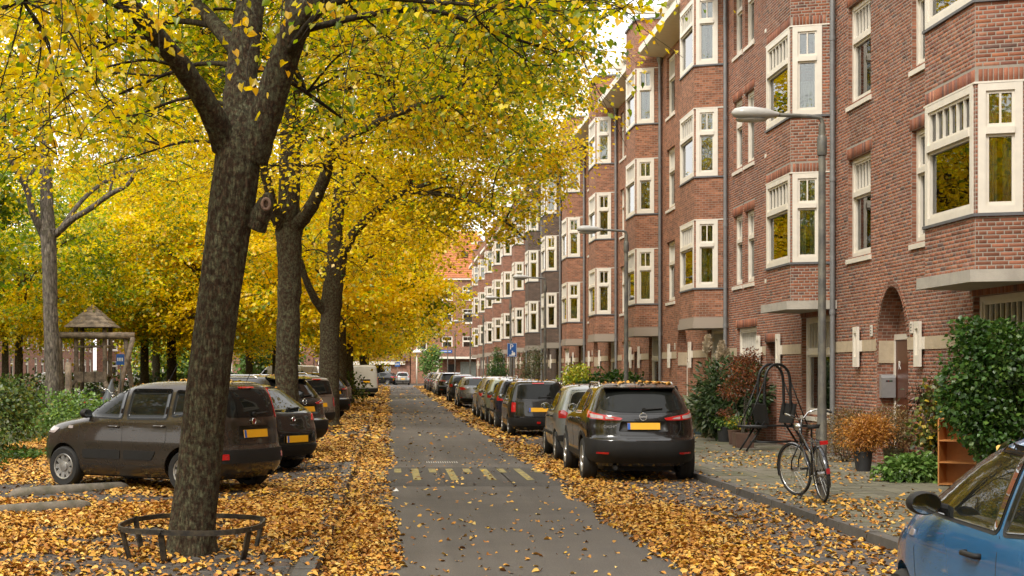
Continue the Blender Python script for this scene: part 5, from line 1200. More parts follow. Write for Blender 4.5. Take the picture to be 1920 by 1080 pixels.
# ------------------------------------------------------------------ bicycles
steel_b = M('bike_black', (.015, .017, .022), .25, metal=.2, coat=.8); red_b = M('bike_red', (.30, .015, .02), .3)
spoke_m = M('spoke_wire', (.4, .4, .4), .3, metal=1)
def bike(label, steer=0., group=None, frame=steel_b, name='bicycle'):
    t = thing(name, label, 'bicycle', group=group); rw = .345; wb = 1.06
    wt = MB(); wt.tube([(rw*math.cos(2*PI*i/32), 0, rw*math.sin(2*PI*i/32)) for i in range(33)], .019, 8, cap=False); wm_ = wt.mesh('wheel', rubber, True)
    rm = MB(); rm.tube([((rw-.024)*math.cos(2*PI*i/32), 0, (rw-.024)*math.sin(2*PI*i/32)) for i in range(33)], .009, 6, cap=False); rm_ = rm.mesh('rim', chrome, True)
    sp_ = MB()
    for i in range(24):
        a = 2*PI*i/24; sp_.tube([(.02*math.cos(a+.6), .02*(-1)**i, .02*math.sin(a+.6)), ((rw-.03)*math.cos(a), 0, (rw-.03)*math.sin(a))], .0016, 3, cap=False)
    sp_.lathe([(.028, -.045), (.028, .045)], (0, 0, 0), 10, 0, 'y'); spm = sp_.mesh('spokes', spoke_m)
    def wheel(par, x, z):
        w_ = link(bpy.data.objects.new('wheel', wm_), par); w_.location = (x, 0, z); link(bpy.data.objects.new('rim', rm_), w_); link(bpy.data.objects.new('spokes', spm), w_); return w_
    wheel(t, 0, rw+.015)
    BB = Vector((.46, 0, .30)); ST = Vector((.26, 0, .82)); HT = Vector((.82, 0, .92)); HB = Vector((.86, 0, .72)); RA = Vector((0, 0, rw+.015)); FA = Vector((wb, 0, rw+.015))
    q = MB(); q.tube([BB, ST], .016, 8); q.tube([BB, HB], .019, 8); q.tube([BB+(ST-BB)*.55, HT+Vector((.01, 0, -.06))], .016, 8); q.tube([HB, HT], .021, 8)
    for sg in (-1, 1): q.tube([BB+Vector((0, sg*.02, 0)), RA+Vector((0, sg*.06, 0))], .010, 6); q.tube([ST+Vector((0, sg*.015, -.06)), RA+Vector((0, sg*.06, 0))], .008, 6)
    q.build('frame', frame, t, True)
    f = bpy.data.objects.new('front_end', None); link(f, t); f.location = HB; f.rotation_euler = (0, 0, steer)
    q = MB(); 
    for sg in (-1, 1): q.tube([Vector((0, sg*.045, -.02)), FA-HB+Vector((-.03, sg*.055, .12)), FA-HB+Vector((0, sg*.055, 0))], .011, 6)
    q.tube([Vector((0, 0, 0)), HT-HB+Vector((-.03, 0, .12))], .013, 8); q.build('fork', frame, f, True)
    q = MB(); o_ = HT-HB+Vector((-.03, 0, .12))
    q.tube(catmull([o_+Vector((-.24, -.29, .06)), o_+Vector((-.08, -.29, .10)), o_+Vector((.06, -.18, .08)), o_, o_+Vector((.06, .18, .08)), o_+Vector((-.08, .29, .10)), o_+Vector((-.24, .29, .06))], 5), .011, 8); hb = q.build('handlebar', chrome, f, True)
    q = MB()
    for sg in (-1, 1): q.tube([o_+Vector((-.26, sg*.29, .058)), o_+Vector((-.13, sg*.29, .09))], .017, 8)
    q.build('grips', rubber, hb, True)
    wf = wheel(f, FA.x-HB.x, FA.z-HB.z)
    q = MB(); q.lathe([(.02, -.05), (.045, -.02), (.05, .04), (0, .045)], o_+Vector((.08, 0, -.1)), 12, 0, 'x'); q.build('front_light', chrome, f, True)
    def guard(a0, a1):
        m = MB(); vs = []; n = 18
        for i in range(n+1):
            a = R(a0+(a1-a0)*i/n)
            for y in (-.026, 0, .026): vs.append(((rw+.028-.01*abs(y)/.026)*math.cos(a), y, (rw+.028-.01*abs(y)/.026)*math.sin(a)))
        m.add(vs, [(i*3+k, i*3+k+1, i*3+k+4, i*3+k+3) for i in range(n) for k in range(2)]); return m
    g = guard(40, 205).build('mudguard', frame, t, True); g.location = RA
    g = guard(-15, 120).build('mudguard', frame, f, True); g.location = FA-HB
    q = MB(); s0 = ST+Vector((-.035, 0, .12)); q.tube([ST, s0], .012, 8)
    q.add([s0+Vector(p) for p in ((-.13, -.09, .05), (-.14, 0, .06), (-.13, .09, .05), (.0, .055, .04), (.0, 0, .05), (.0, -.055, .04), (.14, .018, .03), (.15, 0, .035), (.14, -.018, .03), (-.12, -.07, .0), (-.12, .07, .0), (.12, 0, -.005))], [(0, 1, 4, 5), (1, 2, 3, 4), (4, 3, 6, 7), (5, 4, 7, 8), (0, 5, 9), (2, 10, 3), (0, 9, 10, 2, 1), (5, 8, 11, 9), (3, 10, 11, 6), (6, 11, 8, 7)]); q.build('saddle', rubber, t, True)
    q = MB(); zr = 2*rw+.1
    for sg in (-1, 1): q.tube([(-.3, sg*.06, zr), (.2, sg*.06, zr)], .006, 6); q.tube([(-.2, sg*.06, zr), (0, sg*.06, RA.z)], .005, 6)
    for x in (-.3, -.15, .02, .18): q.tube([(x, -.06, zr), (x, .06, zr)], .005, 6)
    rk = q.build('luggage_rack', frame, t, True)
    q = MB(); q.box((-.31, 0, zr-.01), (.03, .10, .05)); q.build('rear_light', red_lens, rk)
    q = MB(); q.box((-.378, 0, .42), (.02, .045, .07)); q.build('rear_reflector', red_b, t)
    q = MB(); q.lathe([(.09, -.005), (.09, .005)], BB+Vector((0, -.05, 0)), 18, 0, 'y'); q.tube([BB+Vector((0, -.07, 0)), BB+Vector((.12, -.075, -.12))], .01, 6); q.tube([BB+Vector((0, .07, 0)), BB+Vector((-.12, .075, .12))], .01, 6); q.box(BB+Vector((.12, -.12, -.12)), (.09, .09, .025)); q.box(BB+Vector((-.12, .12, .12)), (.09, .09, .025)); q.build('crankset', black_metal, t, True, sharp=30)
    q = MB(); q.prism([BB+Vector((.1, -.06, .06)), BB+Vector((.1, -.06, -.07)), RA+Vector((-.05, -.07, -.05)), RA+Vector((-.05, -.07, .06))], (0, .015, 0)); q.build('chain_guard', steel_b, t)
    q = MB(); q.tube([BB+Vector((-.1, .03, -.02)), BB+Vector((-.02, .2, -.29))], .009, 6); q.build('kickstand', black_metal, t)
    return t
b1 = bike('city bicycle with silver handlebars leaning on the nearest lamp pole', R(22)); b1.location = (5.60, 19.6, GZ+.01)
b1.rotation_euler = (R(-6), 0, R(89))
b2 = bike('parked bicycle', 0, 'bicycles parked on the right pavement by the yellow green plant')
cl = [(6.9, 66, 30, 'leftmost bicycle of the cluster beside the third lamp'), (7.2, 64.5, 60, 'second bicycle from the left in the cluster by the yellow green plant'), (7.4, 63, 20, 'middle bicycle of the cluster by the yellow green plant'), (7.6, 61.5, 75, 'rightmost bicycle of the cluster, closest to the planter box')]
for i, (x, y, a, l) in enumerate(cl):
    o = b2 if i == 0 else copy_tree(b2); o['label'] = l; o.location = (x, y, GZ); o.rotation_euler = (R(-4), 0, R(a))
cl = [(-9.2, 46, 120, 'bicycle with silver handlebars just above the bonnet of the brown compact'), (-9.5, 50, 95, 'bicycle with red frame parked in front of the play tower'), (-8.55, 43.5, 60, 'bicycle with black saddle nearest to the brown compact by the shrubs'), (-12.6, 54, 30, 'bicycle beside the pale trunk by the play tower'), (-15.0, 58, 10, 'bicycle at the left edge behind the shrubs')]
for i, (x, y, a, l) in enumerate(cl):
    o = copy_tree(b2); o['label'] = l; o['group'] = 'bicycles parked near the play tower'; o.location = (x, y, .09); o.rotation_euler = (R(5), 0, R(a))
    if i == 1:
        for ch in o.children:
            if ch.name.startswith('frame'): ch.material_slots[0].link = 'OBJECT'; ch.material_slots[0].material = red_b
tarp = M('grey_tarp', (.09, .10, .11), .6, var=.2)
q = MB(); vs = []; nseg = 14
for k, (z, rr) in enumerate(((.05, .62), (.4, .55), (.8, .4), (1.15, .2), (1.4, .05), (1.45, .005))):
    for j in range(nseg):
        a = 2*PI*j/nseg; f = rr*(1+.16*math.sin(a*4+k)); vs.append((f*.55*math.cos(a)+.1*k*.3, f*math.sin(a), z))
q.add(vs, [(k*nseg+j, k*nseg+(j+1) % nseg, (k+1)*nseg+(j+1) % nseg, (k+1)*nseg+j) for k in range(5) for j in range(nseg)]); o = q.build('tarpaulin', tarp, None, True); o.location = (-8.55, 46.2, .09)
tag(o, 'dark grey tarpaulin draped in a point over a parked bicycle by the play tower', 'tarpaulin')
# bike rack hoop
for i, (x, y, l) in enumerate(((-8.0, 38.5, 'black metal hoop stand standing in the shrubs left of the brown compact'), (-8.9, 44.6, 'grey bar stand for bicycles by the pale trunk'))):
    q = MB(); q.tube(catmull([(-.35, 0, 0), (-.35, 0, .7), (-.25, 0, .82), (.25, 0, .82), (.35, 0, .7), (.35, 0, 0)], 4), .025, 8); o = q.build('bicycle_stand', black_metal if i == 0 else zinc, None, True); o.location = (x, y, .09); tag(o, l, 'bike stand')

# ------------------------------------------------------------------ play tower with swing beam
T = thing('play_tower', 'weathered wooden play tower with a pointed plank roof and swing beam', 'play tower', (-12.1, 62, .09))
def pole(q, a, b, r0, r1=None, n=9): q.tube([Vector(a)+(Vector(b)-Vector(a))*f+Vector((rng.gauss(0, .012), rng.gauss(0, .012), 0)) for f in (0, .25, .5, .75, 1)], [r0+(((r1 or r0)-r0)*f) for f in (0, .25, .5, .75, 1)], n)
for x, y in ((-.55, -.6), (.6, -.6), (-.55, .6), (.6, .6)):
    q = MB(); pole(q, (x, y, 0), (x, y, 3.5), .09); q.build('post', wood_old, T, True)
rb, rh, ap = .95, 3.42, 4.35
for side_ in range(4):
    ro = Matrix.Rotation(PI/2*side_, 3, 'Z')
    for i in range(6):
        f0, f1 = i/6, (i+1.15)/6; f1 = min(f1, 1); a, c = rb*(1-f0), rb*(1-f1); z0, z1 = rh+(ap-rh)*f0, rh+(ap-rh)*f1
        vs = [ro @ Vector(p) for p in ((-a, -a-.03, z0), (a, -a-.03, z0), (c, -c, z1), (-c, -c, z1), (-a, -a-.005, z0+.05), (a, -a-.005, z0+.05), (c, -c+.01, z1+.015), (-c, -c+.01, z1+.015))]
        q = MB(); q.add(vs, [(3, 2, 1, 0), (4, 5, 6, 7), (0, 1, 5, 4), (1, 2, 6, 5), (2, 3, 7, 6), (3, 0, 4, 7)]); q.build('roof_plank', wood_old, T)
for i in range(7): q = MB(); q.bb(-.62, .68, -.62+i*.18, -.46+i*.18, 1.42, 1.48); q.build('floor_plank', wood_old, T)
q = MB(); q.bb(-.62, .68, -.7, -.65, 1.2, 1.62); q.build('railing', wood_old, T); q = MB(); pole(q, (-.6, -.62, 2.62), (.9, -.62, 2.66), .05); q.build('railing', wood_old, T, True)
q = MB(); q.prism([(-.6, -.75, 1.35), (-1.5, -.75, .05), (-1.4, -.75, .0), (-.5, -.75, 1.3)], (0, .7, 0)); q.build('ramp', wood_old, T)
q = MB(); pole(q, (-1.5, -.8, 3.1), (1.85, -.8, 3.06), .13, .15); q.build('swing_beam', wood_old, T, True)
for a, c in (((1.45, -.8, 3.2), (1.75, -.2, -.1)), ((1.8, -.9, 3.0), (1.15, -1.6, -.1)), ((.75, -1.2, 1.2), (1.25, -1.9, -.1)), ((-1.2, -.8, 3.05), (-1.3, -1.7, -.1)), ((-1.2, -.8, 3.05), (-1.25, .3, -.1))):
    q = MB(); pole(q, a, c, .10); q.build('leg', wood_old, T, True)
for x in (-.2, .25): q = MB(); q.tube([(x, -.8, 3.0), (x, -.8, .6)], .012, 5); q.build('swing_chain', black_metal, T)
for i, (px, d, h_, l) in enumerate(((35, 55, .95, 'short log post at the left edge, leftmost of four'), (63, 56, 1.0, 'short log post with a light top, second from the left'), (128, 50, 1.95, 'tall light wooden post beside the pale trunk'), (8, 60, .8, 'short log post nearly hidden at the left border'))):
    q = MB(); pole(q, (0, 0, 0), (0, 0, h_), .12, .11); o = q.build('log_post', wood_old, None, True); o.location = ((px-VX)*d/F, d, .09); tag(o, l, 'post', 'wooden posts by the playground')
# small signs far away
for i, (px, py, d, w_, h_, l) in enumerate(((226, 674, 60, .32, .42, 'small blue sign with white symbols by the swing legs'), (326, 667, 118, 1.6, .32, 'small blue street name sign on the building across the park'), (745, 683, 160, .55, .5, 'small blue sign on a post at the road end'))):
    t = thing('sign', l, 'sign', ((px-VX)*d/F, d, .09)); zc = H-(py-VY)*d/F-.09
    q = MB(); q.bb(-w_/2, w_/2, -.05, -.03, zc-h_/2, zc+h_/2); s_ = q.build('sign_plate', blue_sign, t); q = MB(); q.tube([(0, 0, 0), (0, 0, zc+h_/2)], .03, 6); q.build('pole', pole_m, t, True)
    q = MB()
    for j in range(4): q.bb(-w_*.36+j*w_*.19, -w_*.36+j*w_*.19+w_*.11, -.056, -.051, zc-h_*.16, zc+h_*.16)
    q.build('print', whitem, s_)

# ------------------------------------------------------------------ plants
def blob_pts(blobs, n, r, shell=.45):
    wts = np.array([b[1][0]*b[1][1]*b[1][2] for b in blobs])**.7; wts /= wts.sum(); idx = r.choice(len(blobs), n, p=wts)
    c = np.array([b[0] for b in blobs])[idx]; rad = np.array([b[1] for b in blobs])[idx]
    v = r.normal(size=(n, 3)); v /= np.linalg.norm(v, axis=1, keepdims=True)
    q = r.random((n, 1))**(shell/1.0)
    lump = 1+.22*np.sin(v[:, :1]*5+idx[:, None])*np.sin(v[:, 1:2]*6+2*idx[:, None])+.12*np.sin(v[:, 2:]*11)
    p = c+v*rad*q*lump; return p, v
def foliage(name, parent, blobs, n, size, pal, tmpl, seed, droop=.2, mat=None, shell=.45, zmin=.0, up=.5):
    r = np.random.default_rng(seed); p, v = blob_pts(blobs, n, r, shell)
    ok = p[:, 2] > zmin; p, v = p[ok], v[ok]; n = len(p)
    tip = v+r.normal(0, .6, (n, 3)); tip[:, 2] -= droop
    nor = v*.6+r.normal(0, .5, (n, 3)); nor[:, 2] += up
    sz = size*r.uniform(.6, 1.25, n)
    me = leaves_mesh(name, p, tip, nor, sz, pick_cols(pal, n, r, .16), tmpl, mat or leaf_shrub)
    o = link(bpy.data.objects.new(name, me), parent); o['kind'] = 'stuff'; return o
def stems(parent, ends, r0, m, base=(0, 0, 0), seed=1, spread=.05, name='stem'):
    rg = random.Random(seed); q = MB()
    for e in ends:
        b = Vector(base)+Vector((rg.uniform(-spread, spread), rg.uniform(-spread, spread), 0)); e = Vector(e); mid = (b+e)/2+Vector((rg.uniform(-.08, .08), rg.uniform(-.08, .08), .05))
        q.tube(catmull([b, mid, e], 4), [r0*(1-.7*i/8) for i in range(9)], 5)
    return q.build(name, m, parent, True)
def pot(parent, r, h, m, square=False, name='pot'):
    q = MB()
    if square: q.box((0, 0, h/2), (2*r, 2*r, h), None, 0, 1.06)
    else: q.lathe([(r*.8, 0), (r, h*.9), (r*1.06, h*.9), (r*1.06, h), (r*.94, h), (r*.9, h*.86), (0, h*.86)], (0, 0, 0), 18, 0, 'z', False)
    return q.build(name, m, parent, not square, sharp=40)
EVER = [(.038, .095, .016), (.06, .13, .022), (.025, .06, .012), (.10, .17, .03), (.045, .10, .016)]
RHOD = [(.04, .075, .022), (.06, .10, .032), (.03, .055, .018), (.09, .12, .05)]
RUSTY = [(.20, .06, .02), (.14, .045, .018), (.26, .09, .028), (.10, .04, .02)]
ORANGE = [(.46, .20, .035), (.38, .15, .025), (.52, .27, .06), (.30, .12, .025)]
BEIGE = [(.24, .16, .06), (.17, .115, .045), (.30, .21, .09), (.12, .095, .035), (.20, .10, .03)]
FRESH = [(.11, .20, .045), (.16, .27, .06), (.08, .15, .035), (.20, .30, .08)]
MIXED = [(.08, .11, .025), (.16, .17, .04), (.45, .33, .04), (.05, .075, .02), (.10, .05, .02), (.12, .15, .03)]
LIME = [(.30, .36, .03), (.42, .42, .035), (.16, .24, .03), (.5, .42, .04)]
GREENB = [(.055, .10, .022), (.085, .14, .03), (.04, .07, .018), (.13, .17, .035), (.17, .17, .03)]
PL = 'potted plants along the house fronts'
def plant(name, label, cat, loc, blobs, n, size, pal, tmpl, seed, potd=None, st=None, stm=None, group=None, **k):
    t = thing(name, label, cat, loc, 0, group)
    foliage('foliage', t, blobs, n, size, pal, tmpl, seed, **k)
    if st: stems(t, st, .014, stm or bark_pale, (0, 0, potd[1]*.8 if potd else 0), seed)
    if potd: pot(t, potd[0], potd[1], potd[2], potd[3] if len(potd) > 3 else False)
    return t
pot_black = M('black_pot', (.02, .02, .021), .6, var=.3); pot_blue = M('blue_pot', (.03, .055, .065), .4, var=.25); pot_terra = M('brown_pot', (.10, .055, .038), .7, var=.3); pot_moss = M('mossy_pot', (.12, .115, .06), .8, var=.4, vscale=6)
ring6 = lambda r, z, n=6: [(r*math.cos(i*6.283/n), r*math.sin(i*6.283/n), z) for i in range(n)]
plant('laurel_bush', 'big dark evergreen bush against the house at the right edge', 'bush', (8.25, 20.9, GZ), [((0, 0, 1.55), (.60, .62, .85)), ((.1, -.25, 1.9), (.42, .5, .5)), ((-.1, .3, 1.3), (.5, .45, .6)), ((.05, -.1, 1.0), (.5, .55, .45)), ((.2, -.2, .55), (.42, .45, .42)), ((.3, .5, .9), (.35, .4, .7)), ((-.25, 0, 2.15), (.25, .3, .3))], 13000, .07, EVER, DIAM, 21, None, [(0, 0, .9), (.2, .1, 1.3), (-.2, -.1, 1.2), (.1, -.3, 1.5)], bark, shell=.35)
plant('orange_shrub', 'round rust orange shrub in a black pot', 'shrub', (7.98, 25.6, GZ), [((0, 0, .62), (.45, .42, .33)), ((.15, 0, .7), (.35, .35, .28))], 5200, .05, ORANGE, LONG, 22, (.15, .34, pot_black), ring6(.25, .55), bark, group=PL)
plant('beige_shrub', 'dry beige shrub left of the orange one', 'shrub', (8.45, 28.2, GZ), [((0, 0, .5), (.55, .5, .5)), ((.2, .2, .7), (.35, .35, .32))], 5200, .05, BEIGE, LONG, 23, None, ring6(.3, .5), bark_pale)
plant('beige_shrub', 'dry beige shrub between the orange one and the doorway', 'shrub', (8.62, 26.0, GZ), [((0, 0, .7), (.42, .5, .42))], 3600, .05, BEIGE, LONG, 24, (.17, .36, pot_moss), ring6(.3, .6), bark_pale, group=PL)
plant('mixed_shrub', 'tall straggly shrub with yellow and green leaves in a wide black planter', 'shrub', (8.62, 23.7, GZ), [((0, 0, .75), (.48, .45, .36)), ((-.05, 0, 1.25), (.3, .3, .3))], 1900, .085, MIXED, DIAM, 25, (.36, .36, pot_black), ring6(.32, 1.0, 9)+[(-.1, 0, 1.5), (.1, .1, 1.55), (-.2, .1, 1.4)], bark_pale, group=PL, shell=.6)
plant('dark_twigs', 'dark drooping twigs rising behind the straggly shrub', 'shrub', (8.7, 24.6, GZ), [((0, 0, 1.25), (.32, .3, .36))], 420, .10, [(.07, .035, .02), (.05, .05, .02), (.12, .05, .025)], LONG, 26, None, ring6(.25, 1.5, 7), bark, shell=.6, droop=.9)
plant('geranium_clump', 'low fresh green clump of lobed leaves on the pavement edge', 'plant', (7.98, 23.2, GZ), [((0, 0, .16), (.50, .38, .24)), ((.1, .1, .22), (.4, .3, .2))], 1500, .085, FRESH, HEART, 27, None, None, up=1.2, shell=.3, zmin=.02)
plant('rhododendron', 'large green rhododendron behind the rust coloured shrub', 'bush', (8.1, 36.2, GZ), [((0, 0, 1.2), (.75, .8, .8)), ((.3, -.6, 1.1), (.5, .6, .8)), ((-.35, .3, .8), (.5, .6, .6))], 3600, .17, RHOD, LONG, 28, None, [(0, 0, 1.2), (.4, -.5, 1.2), (-.3, .3, 1)], bark, shell=.3)
plant('rust_shrub', 'shrub with rust brown dead leaves in a square brown box', 'shrub', (7.75, 33.3, GZ), [((0, 0, 1.7), (.45, .4, .35)), ((-.25, 0, 1.25), (.3, .3, .22)), ((.28, .1, 1.35), (.25, .25, .22)), ((-.35, .1, .75), (.18, .18, .12)), ((.15, 0, 2.0), (.25, .2, .18))], 2200, .075, RUSTY, LONG, 29, (.19, .32, pot_terra, True), [(.0, 0, 1.6), (-.2, 0, 1.2), (.25, .1, 1.3), (-.35, .1, .8), (.15, 0, 1.9)], bark_pale, group=PL)
plant('potted_greens', 'leafy green plant in a black pot left of the rust coloured shrub', 'plant', (7.95, 36.0, GZ), [((0, 0, .5), (.3, .3, .22))], 800, .07, FRESH, DIAM, 30, (.19, .36, pot_black), None, group=PL)
plant('potted_greens', 'yellow green bushy plant in a blue pot, leftmost of the near pots', 'plant', (8.2, 40.0, GZ), [((0, 0, .72), (.5, .5, .35))], 1500, .07, LIME[2:3]+FRESH, DIAM, 31, (.24, .45, pot_blue), None, group=PL)
plant('potted_greens', 'small plant with yellow flowers in a brown pot', 'plant', (7.85, 34.6, GZ), [((0, 0, .5), (.22, .22, .16))], 500, .05, FRESH+[(.6, .45, .03)], DIAM, 32, (.14, .34, pot_terra), None, group=PL)
plant('potted_greens', 'grey green grassy plant in a black pot under the pampas plumes', 'plant', (8.3, 38.0, GZ), [((0, 0, .7), (.55, .5, .5))], 1300, .16, [(.10, .12, .06), (.14, .15, .08), (.08, .11, .05)], LONG, 33, (.25, .42, pot_black), None, group=PL)
pg = thing('pampas_grass', 'pampas grass with three pale feathery plumes against the pipe', 'plant', (8.35, 38.4, GZ))
plm = [(.52, .43, .30), (.44, .36, .25), (.6, .5, .36)]
for i, (x, z, ln) in enumerate(((-.35, 2.1, .42), (.0, 1.92, .46), (.13, 1.68, .5))):
    r = np.random.default_rng(60+i); n = 420; f = r.random(n); a = r.random(n)*6.283; rr = .075*np.sin(PI*np.clip(f*.9+.08, 0, 1))*r.random(n)**.5
    p = np.stack([x+rr*np.cos(a)+.06*f, rr*np.sin(a), z+ln*f], 1); tp = np.stack([np.cos(a)*.5, np.sin(a)*.5, np.full(n, .9)], 1); tp += r.normal(0, .25, (n, 3))
    link(bpy.data.objects.new('plume', leaves_mesh('plume', p, tp, r.normal(size=(n, 3)), np.full(n, .11), pick_cols(plm, n, r, .1), LONG, leaf_shrub)), pg)['kind'] = 'stuff'
    q = MB(); q.tube(catmull([(0, 0, .3), (x*.4, 0, 1.2), (x, 0, z), (x+.06, 0, z+ln)], 4), .006, 5); q.build('stem', M('straw', (.30, .23, .13), .8), pg)
foliage('blades', pg, [((0, 0, .55), (.5, .5, .5))], 500, .5, [(.20, .19, .10), (.26, .24, .14), (.14, .15, .07)], LONG, 64, droop=-.4)
plant('shrub', 'green leafy shrub on the pavement around the second lamp pole', 'shrub', (7.6, 52, GZ), [((0, 0, 1.0), (.9, .8, .75)), ((-.7, .3, .8), (.6, .6, .6)), ((.8, .4, .9), (.5, .6, .7))], 3000, .13, EVER, DIAM, 34, None, [(0, 0, 1), (-.5, .2, .9), (.5, .2, 1)], bark)
plant('shrub', 'yellow green shrub above a grey planter box by the bicycles', 'shrub', (7.9, 64, GZ), [((0, 0, 1.2), (.7, .7, .75))], 2200, .11, LIME, DIAM, 35, (.5, .6, M('grey_planter', (.07, .07, .075), .7), True), None)
plant('shrub', 'loose wispy shrub in front of the dark brown houses', 'shrub', (7.7, 84, GZ), [((0, 0, 1.5), (.9, 1.2, 1.3)), ((.4, 0, 2.3), (.6, .8, .8))], 2400, .13, [(.07, .09, .03), (.12, .13, .05), (.16, .12, .06)], LONG, 36, None, ring6(.7, 2.2), bark, shell=.8)
plant('conifer', 'dark green conical conifer left of the parking sign', 'tree', (7.4, 104, GZ), [((0, 0, .9), (1.0, 1.0, .9)), ((0, 0, 1.8), (.75, .75, .8)), ((0, 0, 2.6), (.4, .4, .7))], 3800, .15, EVER, LONG, 37, None, [(0, 0, 2)], bark, droop=.5)
plant('shrub', 'small green tree by the white post lamp at the road end', 'shrub', (4.4, 168, 0), [((0, 0, 2.6), (1.3, 1.3, 1.6)), ((.6, 0, 3.6), (.8, .8, .9))], 1500, .25, FRESH, DIAM, 38, None, [(0, 0, 2.2)], bark)
# wooden crate shelf behind the blue car
t = thing('wooden_shelf', 'orange brown wooden shelf crate under the evergreen bush', 'shelf', (8.38, 22.3, GZ), R(-40))
for a in ((-.28, -.26, -.15, .15, 0, 1.0), (.26, .28, -.15, .15, 0, 1.0)): q = MB(); q.bb(*a); q.build('side_panel', wood_shelf, t)
for z in (.02, .34, .66, .98): q = MB(); q.bb(-.259, .259, -.15, .15, z, z+.02); q.build('shelf_board', wood_shelf, t)
q = MB(); q.bb(-.28, .28, .151, .16, 0, 1.0); q.build('back_panel', wood_shelf, t)
# black garden swing frame
t = thing('garden_swing', 'black tubular metal double swing seat with an arched frame by the house wall', 'swing seat', (8.15, 32.2, GZ), R(18))
def tb(name, pts, r=.022, cm=True): q = MB(); q.tube(catmull(pts, 5) if cm else pts, r, 8); return q.build(name, black_metal, t, True)
for y in (-.13, .13):
    tb('arch_frame', [(-.32, y, .75), (-.3, y, 1.5), (-.2, y, 1.74), (0, y, 1.82), (.2, y, 1.74), (.3, y, 1.5), (.32, y, .75)], .03)
    tb('leg', [(-.75, y, .0), (-.3, y, .62)], .022, False); tb('leg', [(.75, y, .0), (.3, y, .62)], .022, False)
    tb('rod', [(-.3, y, 1.5), (-.72, y, .55)], .014, False); tb('rod', [(.3, y, 1.5), (.72, y, .55)], .014, False)
    tb('rail', [(-.8, y, .52), (.8, y, .52)], .018, False); tb('rail', [(-.5, y, .18), (.5, y, .18)], .018, False)
for sg in (-1, 1):
    q = MB(); q.box((sg*.52, 0, .5), (.42, .5, .03)); q.build('seat', plastic, t)
    q = MB(); q.box((sg*.33, 0, .78), (.04, .52, .42), (0, sg*.2, 0)); q.build('backrest', plastic, t)
# left side: shrubs and ground cover before the birch
def bush(name, label, cat, x, y, blobs, n, size, pal, seed, tmpl=DIAM): return plant(name, label, cat, (x, y, .09), blobs, n, size, pal, tmpl, seed, None, [(0, 0, .7), (.3, .2, .8), (-.3, .1, .7)], bark)
bush('green_shrub', 'loose yellow green shrub at the left edge behind the compact', 'shrub', -8.3, 31, [((0, 0, .8), (1.3, 1.2, .8)), ((-1.0, 0, 1.0), (1.0, 1.0, .8)), ((.3, .5, 1.1), (.8, .8, .5))], 7500, .085, GREENB, 41)
bush('green_shrub', 'green shrub right of the pale trunk, above the compact bonnet', 'shrub', -8.2, 38, [((0, 0, .6), (1.2, 1.5, .65)), ((.6, .8, .5), (.9, 1.0, .5))], 4200, .085, FRESH[:3]+LIME[2:3], 42)
bush('green_shrub', 'dense low shrub at the left border, closest to us', 'shrub', -8.15, 27.5, [((0, 0, .5), (1.1, 1.2, .6)), ((-1, .8, .7), (1, 1, .7))], 6000, .085, GREENB, 43)
bush('green_shrub', 'low hedge of green shrubs beyond the playground', 'shrub', -12, 75, [((i*2.2-8, 0, .8), (1.5, 1.2, .8)) for i in range(9)], 7000, .16, GREENB, 44)
bush('green_shrub', 'tall green bush far back between the second and third trunks', 'shrub', -9.3, 112, [((0, 0, 3), (2.2, 2, 3)), ((1.5, 0, 2.2), (1.6, 1.6, 2.2))], 4000, .3, FRESH, 45)
bush('green_shrub', 'light green bush far back right of the play tower', 'shrub', -17.5, 118, [((0, 0, 3), (3, 2, 2.6)), ((2, 0, 2), (2, 1.6, 2))], 4000, .3, LIME+FRESH, 46)
r = np.random.default_rng(70); n = 9000
x = r.uniform(-12, -6.6, n); y = r.uniform(23.5, 30, n); ok = x < -6.9+.5*np.sin(y*2); x, y = x[ok], y[ok]; n = len(x)
p = np.stack([x, y, .1+r.random(n)*.16], 1); tp = r.normal(0, 1, (n, 3)); tp[:, 2] *= .3
o = link(bpy.data.objects.new('ground_cover', leaves_mesh('ground_cover', p, tp, np.stack([r.normal(0, .3, n), r.normal(0, .3, n), np.ones(n)], 1), r.uniform(.05, .1, n), pick_cols(EVER+[(.10, .14, .04)], n, r, .2), HEART, leaf_shrub))); tag(o, 'dark ivy ground cover under the shrubs at the left edge', 'ivy', kind='stuff')
r = np.random.default_rng(71); n = 26000
x = r.uniform(-30, -8, n); y = r.uniform(30, 110, n)
p = np.stack([x, y, np.full(n, .09)], 1); tp = r.normal(0, .5, (n, 3)); tp[:, 2] = 1
o = link(bpy.data.objects.new('grass', leaves_mesh('grass', p, tp, r.normal(size=(n, 3)), r.uniform(.1, .22, n), pick_cols([(.06, .10, .02), (.09, .13, .03), (.2, .17, .03)], n, r, .2), LONG, leaf_shrub))); tag(o, 'grass and low weeds of the park ground', 'grass', kind='stuff')
